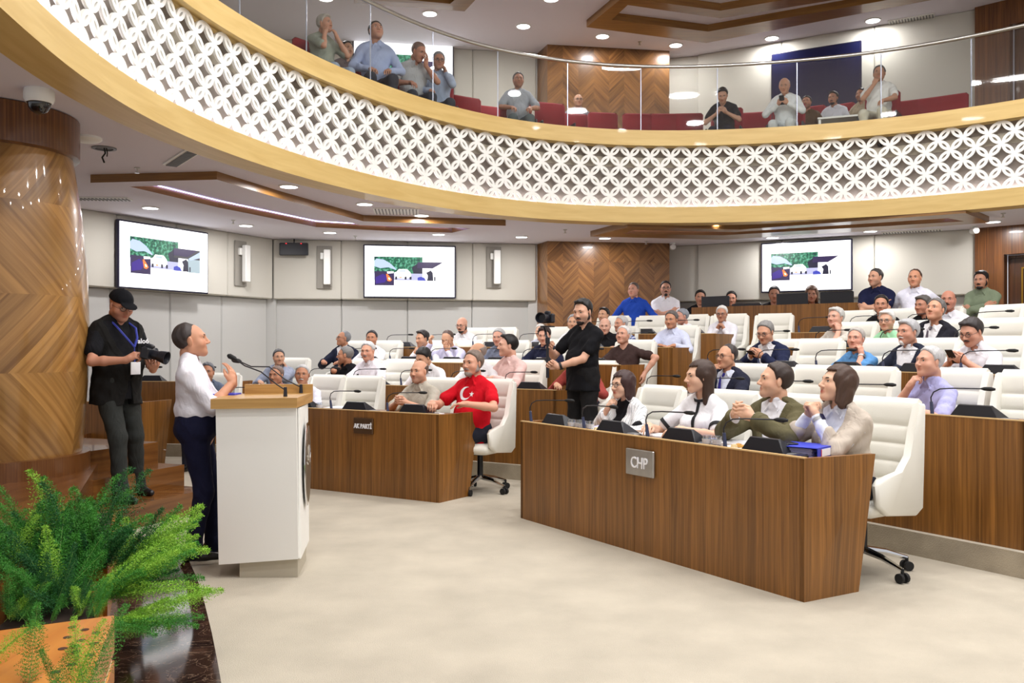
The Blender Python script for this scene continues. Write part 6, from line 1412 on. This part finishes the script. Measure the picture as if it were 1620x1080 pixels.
person('man in a white shirt standing with hands behind his back', 1447, 426, None, h=-8, hh=-14, fix=(12.0, 0.83), stand=True, hair=('receding', (78, 56, 44)), brow=(60, 44, 36), sk=(208, 150, 120), pose=('back', 'back'), top=('half', (230, 230, 244)), vox=0.008, belly=0.7, hem=0.02)
person('bearded man in a sage green shirt with folded arms by the dark door', 1552, 429, None, h=-20, hh=-22, pitch=-8, fix=(12.2, 0.83), stand=True, hair=('quiff', (30, 24, 24)), beard=('full', (30, 24, 24)), sk=(190, 138, 112), pose=('folded', 'folded'), top=('shirt', (124, 136, 112)), vox=0.008)
# booth
for px, py, lb, hr, c in ((1108, 459, 'dark-haired operator behind the leftmost booth monitor', 'short', BKH), (1157, 461, 'dark-haired operator in the booth beside a low monitor', 'short', BKH), (1225, 453, 'operator peeping over a monitor below the right screen', 'short', (34, 36, 44)), (1284, 453, 'brown-haired operator behind the rightmost booth monitor', 'bob', (110, 84, 68))):
    person(lb, px, py, None, h=0, hh=0, pitch=-8, fix=(15.9 if px < 1200 else 14.75 if px < 1250 else 14.3, 1.04), hair=(hr, c), sk=(190, 138, 114), pose=('desk', 'desk'), top=('tshirt', BLK), shoes=False, sc=None, fem=hr == 'bob')
# ------------------------------------------------------------------ speaker and photographers
SP = person('speaker in a white shirt with rolled sleeves and navy trousers at the lectern', 303, 512, None, h=84, hh=88, pitch=9, lean=-4, headg=1.06, fix=(6.12, 0.03), stand=True, hair=('receding', (62, 54, 52)), brow=(50, 38, 34), sk=(206, 150, 120),
    bulk=0.022, pose=([(0.07, 0.25, 1.28), (-0.30, -0.05, 0.95), (-0.5, -0.8, 0), (0.45, 0.0, -0.9), 0.35], [(-0.08, 0.25, 1.26), (0.3, 0.0, 0.9), (0.6, -0.7, 0.1), (-0.5, 0, -0.8), 0.3]), top=('rolled', (238, 236, 244)), trouser=(26, 28, 54), vox=0.005, belly=0.85, fat=0.004, hem=0.02, stub=0.2, spread=(0.5, 0.5),
    legs=[[(0.10, 0.06, 0.50), (0.11, -0.02, 0.09)], [(-0.10, 0.10, 0.50), (-0.12, 0.10, 0.09)]])
b = Solid(); pl_ = SP['pel']; b.cone(pl_+V3(-0.05, 0.0, 0.018), pl_+V3(0.05, 0.0, 0.018), 0.128, 0.128, 0.02)
PH = person('photographer in a black cap and vest holding a camera on the steps', 191, 461, None, h=38, hh=30, pitch=-22, lean=2, fix=(7.5, 0.2), bulk=0.012, stand=True, hair=None, brow=(120, 110, 104), sk=(196, 140, 114), stub=0.3, glasses=True,
    pose=([(0.17, 0.33, 1.13), (-0.5, 0.6, 0.45), (-0.6, -0.2, -0.6), (0.7, -0.1, -0.7), 0.9], [(-0.06, 0.36, 1.05), (0.45, 0.6, 0.45), (0.1, -0.2, 0.9), (-0.6, -0.2, -0.7), 0.7]), top=('tshirt', (20, 20, 24)), jacket=((26, 25, 24), (0.0, 0.36), 'none'), trouser=(48, 50, 48), vox=0.0055, belly=0.9, fat=0.006,
    legs=[[(0.11, 0.16, 0.51), (0.12, 0.20, 0.09)], [(-0.13, 0.06, 0.50), (-0.20, 0.0, 0.09)]])
hM = Matrix(((*PH['R'][0], PH['hc'][0]), (*PH['R'][1], PH['hc'][1]), (*PH['R'][2], PH['hc'][2]), (0, 0, 0, 1)))
G = Solid(); G.ell((0, -0.014, 0.052), (0.090, 0.112, 0.090), 0.0); G.fn(lambda X, Y, Z: Z-0.045+0.12*(Y-0.02)*(Y < 0.02)+0*X, 0.004); G.ell((0, 0.115, 0.048), (0.066, 0.068, 0.007), 0.01, R=rotm('x', -0.22)); G.cone((0, -0.014, 0.14), (0, -0.014, 0.146), 0.007, 0.005, 0.003)
me = G.mesh(0.005, 'cap', 1); me.materials.append(cloth((14, 15, 20))); link_mesh('cap', me, PH['root'], hM)
G = Solid(); o = PH['hc']
mb = MB(); T = PH['T']; nb = PH['pel']+T@V3(0, 0, 0.44)
def q(x, y, z): return tuple(PH['pel']+T@V3(x, y, z))
mb.tube([q(-0.075, 0.02, 0.47), q(-0.085, 0.11, 0.42), q(-0.05, 0.175, 0.34), q(0.0, 0.205, 0.27)], 0.009, 5); mb.tube([q(0.075, 0.02, 0.47), q(0.085, 0.11, 0.42), q(0.05, 0.175, 0.34), q(0.0, 0.205, 0.27)], 0.009, 5); mb.tube([q(0, 0.205, 0.27), q(0, 0.215, 0.13)], 0.004, 5)
mb.build('lanyard', mat('lanyard_blue', col(52, 62, 160), 0.7), PH['root'])
mb = MB(); c = q(0.0, 0.225, 0.10); mb.box(c, (0.09, 0.006, 0.10)); mb.build('name_badge', M_paper, PH['root'])
text_mesh('vest_print', 'alo6', 0.055, M_txt, PH['root'], q(-0.115, 0.168, 0.315), (PI/2, 0, PI-0.25), ext=0.002, bold=0.0012)
def camera_thing(label, M4, lens_len=0.11, hood=True):
    t = thing('photo_camera', label, 'camera'); t.matrix_world = M4
    mb = MB(); mb.box((0, 0, 0), (0.145, 0.075, 0.10), 0, 0, 0.012); mb.box((0, 0, 0.06), (0.055, 0.07, 0.035), 0, 0, 0.01); mb.box((-0.055, 0.02, 0.0), (0.035, 0.055, 0.10), 0, 0, 0.012); mb.build('body', M_black, t)
    mb = MB(); mb.lathe([(0.036, 0.03), (0.040, 0.05), (0.040, 0.03+lens_len), (0.046, 0.035+lens_len), (0.056, 0.10+lens_len) if hood else (0.044, 0.06+lens_len), (0.050, 0.10+lens_len) if hood else (0.038, 0.06+lens_len), (0.034, 0.05+lens_len)], n=24, axis='y'); mb.build('lens', M_black, t, smooth=True, angle=0.5)
    mb = MB(); mb.lathe([(0.033, 0.04+lens_len), (0.033, 0.045+lens_len)], n=24, axis='y'); mb.build('front_glass', mat('black_gloss', col(14, 15, 22), 0.06, spec=0.9), t)
    return t
Mp = Matrix.Translation(Vector(PH['M']@Vector((0.05, 0.44, 1.185))))@Matrix.Rotation(math.radians(62-180)+0.35, 4, 'Z')@Matrix.Rotation(-0.25, 4, 'X')
camera_thing('black camera with lens hood held by the capped photographer', Mp, 0.07)
CM = person('bearded cameraman in a black T-shirt standing between the desks with a gimbal', 922, 474, None, h=-46, hh=-34, pitch=-12, lean=-2, fix=(9.3, 0.17), stand=True, hair=('quiff', (26, 22, 22)), beard=('full', (38, 28, 26)), sk=(216, 168, 142),
    pose=([(0.12, 0.33, 1.20), (-0.3, 0.5, 0.5), (-0.95, 0.1, 0.2), (0.7, -0.1, -0.7), 1.15], [(0.02, 0.32, 1.04), (0.5, 0.5, 0.4), (0.2, 0.9, 0.2), (-0.7, -0.3, -0.6), 1.1]), top=('tshirt', (18, 18, 22)), trouser=(28, 27, 28), vox=0.0055, belly=0.75, fat=0.003, hem=-0.17, stub=0.5)
ang = math.radians(-46-180)-math.atan((922-810)/F)
g0 = CM['M']@Vector((0.075, 0.40, 1.08)); gm = thing('camera_gimbal', 'black handheld gimbal gripped by the cameraman in black', 'gimbal', g0, ang)
mb = MB(); mb.tube([(0, 0, -0.16), (0, 0, 0.20)], [0.017, 0.015], 10); mb.tube([(0, 0, 0.20), (0, 0, 0.26)], [0.024, 0.024], 10); mb.build('handle', M_black, gm, smooth=True)
mb = MB(); mb.tube([(0, 0, 0.25), (0.07, -0.04, 0.28), (0.09, -0.05, 0.33), (0.06, 0.0, 0.37)], 0.014, 8); mb.build('arm', M_black, gm, smooth=True)
mb = MB(); mb.box((0, 0.0, 0.375), (0.09, 0.13, 0.014), 0, 0, 0.003); mb.build('mount_plate', M_black, gm)
camera_thing('black camera with long lens riding on the gimbal', Matrix.Translation(CM['M']@Vector((0.075, 0.40, 1.505)))@Matrix.Rotation(ang+0.5, 4, 'Z'), 0.12)
def watch(J, side, label, c=(28, 28, 32), face=(20, 22, 60)):
    sh, el, w2, fd, pn, cu = J['arms'][0 if side > 0 else 1]; d = (w2-el)/np.linalg.norm(w2-el); p = w2-d*0.03
    z = -(pn-d*(pn@d)); z /= np.linalg.norm(z); x = np.cross(d, z); t = thing('wrist_watch', label, 'watch')
    B = Matrix(((x[0], d[0], z[0], p[0]), (x[1], d[1], z[1], p[1]), (x[2], d[2], z[2], p[2]), (0, 0, 0, 1))); t.matrix_world = J['M']@B
    mb = MB(); n = 20; r = 0.031
    mb.lathe([(r, -0.011), (r+0.004, -0.011), (r+0.004, 0.011), (r, 0.011)], n=n, axis='y'); mb.build('strap', mat('strap_%d' % sum(c), col(*c), 0.5), t, smooth=True, angle=0.5)
    mb = MB(); mb.box((0, 0, r+0.006), (0.036, 0.042, 0.010), 0, 0, 0.003); mb.build('case', mat('case_%d' % sum(face), col(*face), 0.15, spec=0.8), t)
watch(A4, -1, 'smart watch with grey strap on the wrist of the woman in beige', (178, 178, 176)); watch(CM, -1, 'black smart watch on the cameraman in the black T-shirt', (24, 24, 28), (16, 16, 20))
watch(C9, -1, 'silver watch on the man in the blue polo', (190, 190, 190), (90, 90, 96)); watch(B2, 1, 'silver watch on the man in black looking left', (200, 200, 200), (200, 200, 196))
def held(J, label, v, rx=0.9):
    p = J['M']@Vector(v); t = phone('smartphone', label, p, (0, 0, 0)); t.rotation_euler = ((J['M'].to_3x3()@Matrix.Rotation(rx, 3, 'X')).to_euler())
    return t
held(C11, 'black phone held by the moustached man in the white polo', (0.0, 0.38, 0.99)); held(C8, 'phone held by the man in the blue suit', (0.0, 0.38, 0.97), 0.5)
# crescent and star printed on the red shirt, black trim on the white top: decals that follow the cloth surface
def project_decal(J, name, shapes, m, src, lift=0.004):
    """shapes: triangles/quads in torso (x, z); thrown on to the front of the garment along the torso's own forward axis"""
    from mathutils.bvhtree import BVHTree
    me = src.data; bv = BVHTree.FromPolygons([v.co[:] for v in me.vertices], [p.vertices[:] for p in me.polygons]); T, o = J['T'], J['pel']; f = Vector(T@V3(0, 1, 0)); mb = MB()
    for poly in shapes:
        pts = []
        for x, z in poly:
            a = Vector(o+T@V3(x, 0.6, z)); hit = bv.ray_cast(a, -f)
            if hit[0] is None: pts = None; break
            pts.append(hit[0]+hit[1]*lift)
        if pts: mb.face(pts)
    return mb.build(name, m, J['root'])
def crescent(cx, cz, R, r, off, rot, n=36):
    """outer circle minus an offset inner circle, cut into thin quads"""
    out = []; a_max = math.acos(max(-1, min(1, (off*off+R*R-r*r)/(2*off*R)))); A = []
    pr = []
    for k in range(n+1):
        a = a_max+(2*PI-2*a_max)*k/n; po = (R*math.cos(a), R*math.sin(a)); b = math.atan2(po[1], po[0]-off); pi_ = (off+r*math.cos(b), r*math.sin(b)); pr.append((po, pi_))
    c, s = math.cos(rot), math.sin(rot); W_ = lambda p: (cx+p[0]*c-p[1]*s, cz+p[0]*s+p[1]*c)
    for (a, b), (d, e) in zip(pr, pr[1:]):
        m1 = ((a[0]+b[0])/2, (a[1]+b[1])/2); m2 = ((d[0]+e[0])/2, (d[1]+e[1])/2)
        out += [[W_(a), W_(d), W_(m2), W_(m1)], [W_(m1), W_(m2), W_(e), W_(b)]]
    return out
def star(cx, cz, R, rot):
    p = [(cx+(R if k % 2 == 0 else R*0.40)*math.cos(rot+PI*k/5), cz+(R if k % 2 == 0 else R*0.40)*math.sin(rot+PI*k/5)) for k in range(10)]
    return [[(cx, cz), p[k], p[(k+1) % 10]] for k in range(10)]
M_print = mat('shirt_print_white', col(244, 240, 244), 0.8)
project_decal(A6, 'crescent_print', crescent(0.030, 0.330, 0.062, 0.050, 0.020, PI-0.35), M_print, A6['top'])
project_decal(A6, 'star_print', star(-0.045, 0.325, 0.029, 0.3), M_print, A6['top'])
M_trim = mat('black_trim', col(20, 20, 26), 0.8)
def ribbon(pts, w_):
    out = []
    for (a, b), (c, d) in zip(pts, pts[1:]): out.append([(a-w_, b), (c-w_, d), (c+w_, d), (a+w_, b)])
    return out
project_decal(A2, 'front_trim', ribbon([(0.0, 0.44-0.02*k) for k in range(20)], 0.013), M_trim, A2['top'])
def ring_at(J, name, c, ax, r, w_, m):
    ax = ax/np.linalg.norm(ax); u = np.cross(ax, V3(0.2, 0.3, 1)); u /= np.linalg.norm(u); v = np.cross(ax, u); mb = MB(); R_ = []
    for rr, o in ((r-0.004, -w_), (r+0.003, -w_), (r+0.003, w_), (r-0.004, w_)): R_.append([Vector(c+ax*o+rr*(math.cos(a)*u+math.sin(a)*v)) for a in [2*PI*k/24 for k in range(24)]])
    mb.loft(R_+[R_[0]], cap=False); return mb.build(name, m, J['root'], True, 0.6)
for k in (0, 1):
    sh, el, w2, *_ = A2['arms'][k]; ring_at(A2, 'sleeve_trim', sh+(el-sh)*0.72, el-sh, 0.060, 0.014, M_trim)
nbA = A2['pel']+A2['T']@V3(0, -0.005, 0.455); ring_at(A2, 'neck_trim', nbA, A2['T']@V3(0, 0.25, 1), 0.062, 0.010, M_trim)
for J, sd in ((A1, -1), (A2, -1), (A4, -1)):
    for s in (-1, 1):
        mb = MB(); c = J['hc']+J['R']@V3(s*0.082, -0.004, -0.034); mb.lathe([(0.001, -0.008), (0.006, -0.003), (0.006, 0.003), (0.001, 0.007)], tuple(c), n=10); mb.build('earring', M_chrome, J['root'], True)
for J, (x, z) in ((A3, (-0.10, 0.31)), (C10, (-0.10, 0.30)), (D9, (-0.10, 0.31))):
    project_decal(J, 'lapel_pin', [[(x-0.007, z-0.007), (x+0.007, z-0.007), (x+0.007, z+0.007), (x-0.007, z+0.007)]], mat('pin_red', col(196, 90, 40), 0.4), J['jacket'])

# ------------------------------------------------------------------ balcony audience
def bal_at(px, off):
    best = None; m = (px-810)/F
    for i in range(int(BL/0.05)):
        x, y = bc(i*0.05, off)
        if y < 3: continue
        e = abs(x-m*y)
        if best is None or e < best[0]: best = (e, i*0.05, x, y)
    return best[1:]
def bp_(label, px, py, off, h, **k):
    s_, x, y = bal_at(px, off); k.setdefault('vox', 0.0095)
    z0 = ZU0+(0.18 if off > 1.5 else 0)
    J = person(label, px, py, None, h=h, fix=(y, z0), group=None, **k)
    bseat(J['root'].location.x, J['root'].location.y, math.radians(h-math.degrees(math.atan((px-810)/F))-180), 'red balcony seat under '+k.pop('who', label.split(',')[0][:60]) if False else 'red balcony seat taken by the '+label.split(' ', 1)[0]+' '+' '.join(label.split(' ')[1:7]), z0)
    return J
LTG, LG2 = (150, 156, 150), (70, 74, 84)
bp_('man in a sage shirt with a hand at his mouth at the left balcony end', 514, 24, 0.62, 40, hh=52, hair=('side', (176, 172, 164)), pose=('cheek', 'mouth'), top=('half', (150, 156, 144)), sk=(196, 146, 122), vox=0.008, belly=0.6, trouser=(150, 164, 184))
bp_('man in a pale blue shirt looking up from balcony papers', 595, 34, 0.66, 10, hh=18, pitch=14, hair=('short', BKH), pose=('lap', 'lap'), top=('shirt', (176, 190, 226)), sk=(196, 146, 122), vox=0.008, belly=0.5, trouser=(52, 56, 66))
bp_('bald man on the balcony bowing his head on his fist', 662, 69, 0.66, 20, hh=48, pitch=-26, lean=22, hair=('crew', (120, 96, 86)), pose=('knee', 'eyes'), top=('polo', (190, 192, 196)), sk=(196, 140, 116), vox=0.008, belly=0.6, trouser=(60, 64, 74))
bp_('grey man on the balcony with glasses and a phone at his ear', 694, 83, 0.72, 5, hh=10, pitch=-10, hair=('short', (130, 134, 140)), glasses=True, pose=('knee', 'cheek'), top=('shirt', (176, 190, 216)), sk=(186, 136, 114), trouser=(60, 64, 74))
bp_('grey-haired man in a pale short-sleeved shirt sitting apart on the balcony', 820, 115, 0.72, 8, hh=6, hair=('short', (110, 108, 108)), pose=('knee', 'knee'), top=('half', (172, 178, 188)), sk=(188, 136, 112), belly=0.8, trouser=(92, 104, 108), stub=0.3)
bp_('dark-haired person behind the sage shirt on the balcony', 549, 66, 1.7, 30, hair=('short', BKH), pose=('lap', 'lap'), top=('shirt', (120, 110, 110)))
bp_('bald man in glasses peeping over a red balcony seat', 915, 149, 1.75, 10, glasses=True, hair=('fringe', (120, 110, 104)), pose=('lap', 'lap'), top=('shirt', (150, 150, 160)), lean=20)
bp_('youth in a black T-shirt bent over his phone on the balcony', 1143, 141, 0.66, -10, hh=-2, pitch=-34, lean=24, hair=('quiff', BKH), pose=('phone', 'phone'), tz=0.78, top=('tshirt', (22, 24, 30)), sk=(196, 150, 126), trouser=(26, 28, 44), vox=0.008)
W8 = bp_('balding man in white shirt and white trousers holding a phone on the balcony', 1241, 124, 0.66, -10, hh=-8, pitch=-20, lean=14, hair=('fringe', (150, 140, 132)), pose=('phone', 'phone'), tz=0.80, top=('shirt', (232, 236, 238)), sk=(206, 156, 130), trouser=(206, 212, 214), vox=0.008)
bp_('young man in a brown shirt at the back of the balcony', 1276, 152, 1.7, -12, hair=('short', BKH), pose=('lap', 'lap'), top=('half', (98, 78, 56)), sk=(186, 134, 108), stub=0.6)
bp_('bearded young man in white behind the small balcony table', 1318, 145, 1.7, -20, pitch=-8, hair=('quiff', BKH), beard=('full', BKH), pose=('lap', 'lap'), top=('shirt', (226, 230, 240)), sk=(190, 138, 112))
bp_('young man in beige behind the small balcony table', 1362, 140, 1.75, -28, hair=('short', BKH), pose=('lap', 'lap'), top=('half', (186, 172, 146)), sk=(186, 134, 108), stub=0.8)
bp_('man in a white polo and cream trousers, hand on chin, on the balcony', 1391, 104, 0.66, -12, hh=-4, lean=0, hair=('short', (86, 84, 84)), pose=('mouth', 'knee'), top=('polo', (228, 228, 226)), sk=(190, 142, 116), trouser=(204, 200, 184), vox=0.008, belly=0.7)
held(W8, 'black phone held by the balding man in white on the balcony', (0.0, 0.38, 0.92))
k = 0
for px, off, s in ((752, 1.0, 'just right of the man phoning'), (785, 1.9, 'behind the grey-haired man sitting apart'), (876, 0.75, 'right of the grey-haired man sitting apart'), (960, 1.1, 'second right of the chevron wall edge'), (1012, 1.1, 'left of the balcony youth, third away'), (1052, 1.1, 'left of the balcony youth, second away'), (1090, 1.1, 'nearest left of the balcony youth'), (912, 1.25, 'hiding the bald man in glasses'), (1150, 1.9, 'behind the balcony youth'), (1196, 1.9, 'between the youth and the man in white'), (1428, 1.3, 'first right of the man in the white polo'), (1470, 1.3, 'second right of the man in the white polo'), (1500, 1.3, 'farthest right on the balcony')):
    s_, x, y = bal_at(px, off); d = Vector((bc(s_, 0)[0]-bc(s_, 1)[0], bc(s_, 0)[1]-bc(s_, 1)[1])); bseat(x, y, math.atan2(d.y, d.x)-PI/2, 'empty red fabric balcony seat '+s, ZU0+(0.18 if off > 1.8 else 0))
s_, x, y = bal_at(1337, 0.75); t = thing('side_table', 'small white table on the balcony before two young men', 'table', (x, y, ZU0), -0.35)
mb = MB(); mb.box((0, 0, 0.60), (0.74, 0.4, 0.03), 0, 0, 0.005); mb.build('tabletop', M_white, t)
for a in (-0.34, 0.34):
    for b_ in (-0.17, 0.17): mb = MB(); mb.box((a, b_, 0.293), (0.035, 0.035, 0.585)); mb.build('leg', M_white, t)

# ------------------------------------------------------------------ empty chairs
def echair(px, wd, row, dd, label):
    p = ray_D(px, wd, ROWD[row]+dd); p.z = ROWZ[row]; 
    n, t = wn(wd); s0 = None
    for s in (0, 0.08, -0.08, 0.16, -0.16, 0.24, -0.24, 0.32, -0.32):
        q = p+t*s
        if all((Vector((q.x, q.y, 0))-c).length > 0.60 for c in CPOS): s0 = s; break
    if s0 is not None: put_chair(p+t*s0, WA[wd]+PI/2+random.uniform(-0.15, 0.15), 'empty white leather swivel chair '+label)
for a in ((1262, RGT, 1, 0.72, 'behind the man in the olive jacket'), (1322, RGT, 1, 0.68, 'behind the woman in beige, second row'), (1612, RGT, 1, 0.68, 'at the right photo edge, second row'), (1268, RGT, 2, 0.66, 'right of the man in the blue suit'), (1618, RGT, 2, 0.66, 'at the right photo edge, third row'),
          (1362, RGT, 3, 0.66, 'left of the green polo, fourth row'), (1565, RGT, 3, 0.66, 'right of the man in the black suit'), (1625, RGT, 3, 0.66, 'at the right photo edge, fourth row'), (1345, RGT, 4, 0.85, 'at the left end of the rear right row'), (1565, RGT, 4, 0.8, 'below the man in sage green'), (1612, RGT, 4, 0.8, 'beside the dark door'),
          (530, LFT, 0, 0.8, 'right of the man with the white moustache'), (627, LFT, 1, 0.66, 'between the stout man and the bowed man'), (626, LFT, 2, 0.66, 'between the two far left men in white'), (775, LFT, 3, 0.66, 'right of the bald bearded man'), (1008, LFT, 4, 0.95, 'gripped by the man in royal blue'), (1020, LFT, 3, 0.66, 'behind the silver-haired man in brown'),
          (365, FL, 0, 0.75, 'beside the lectern at far left'), (1183, LFT, 4, 1.0, 'beside the man with clasped hands, end of row')):
    echair(*a)
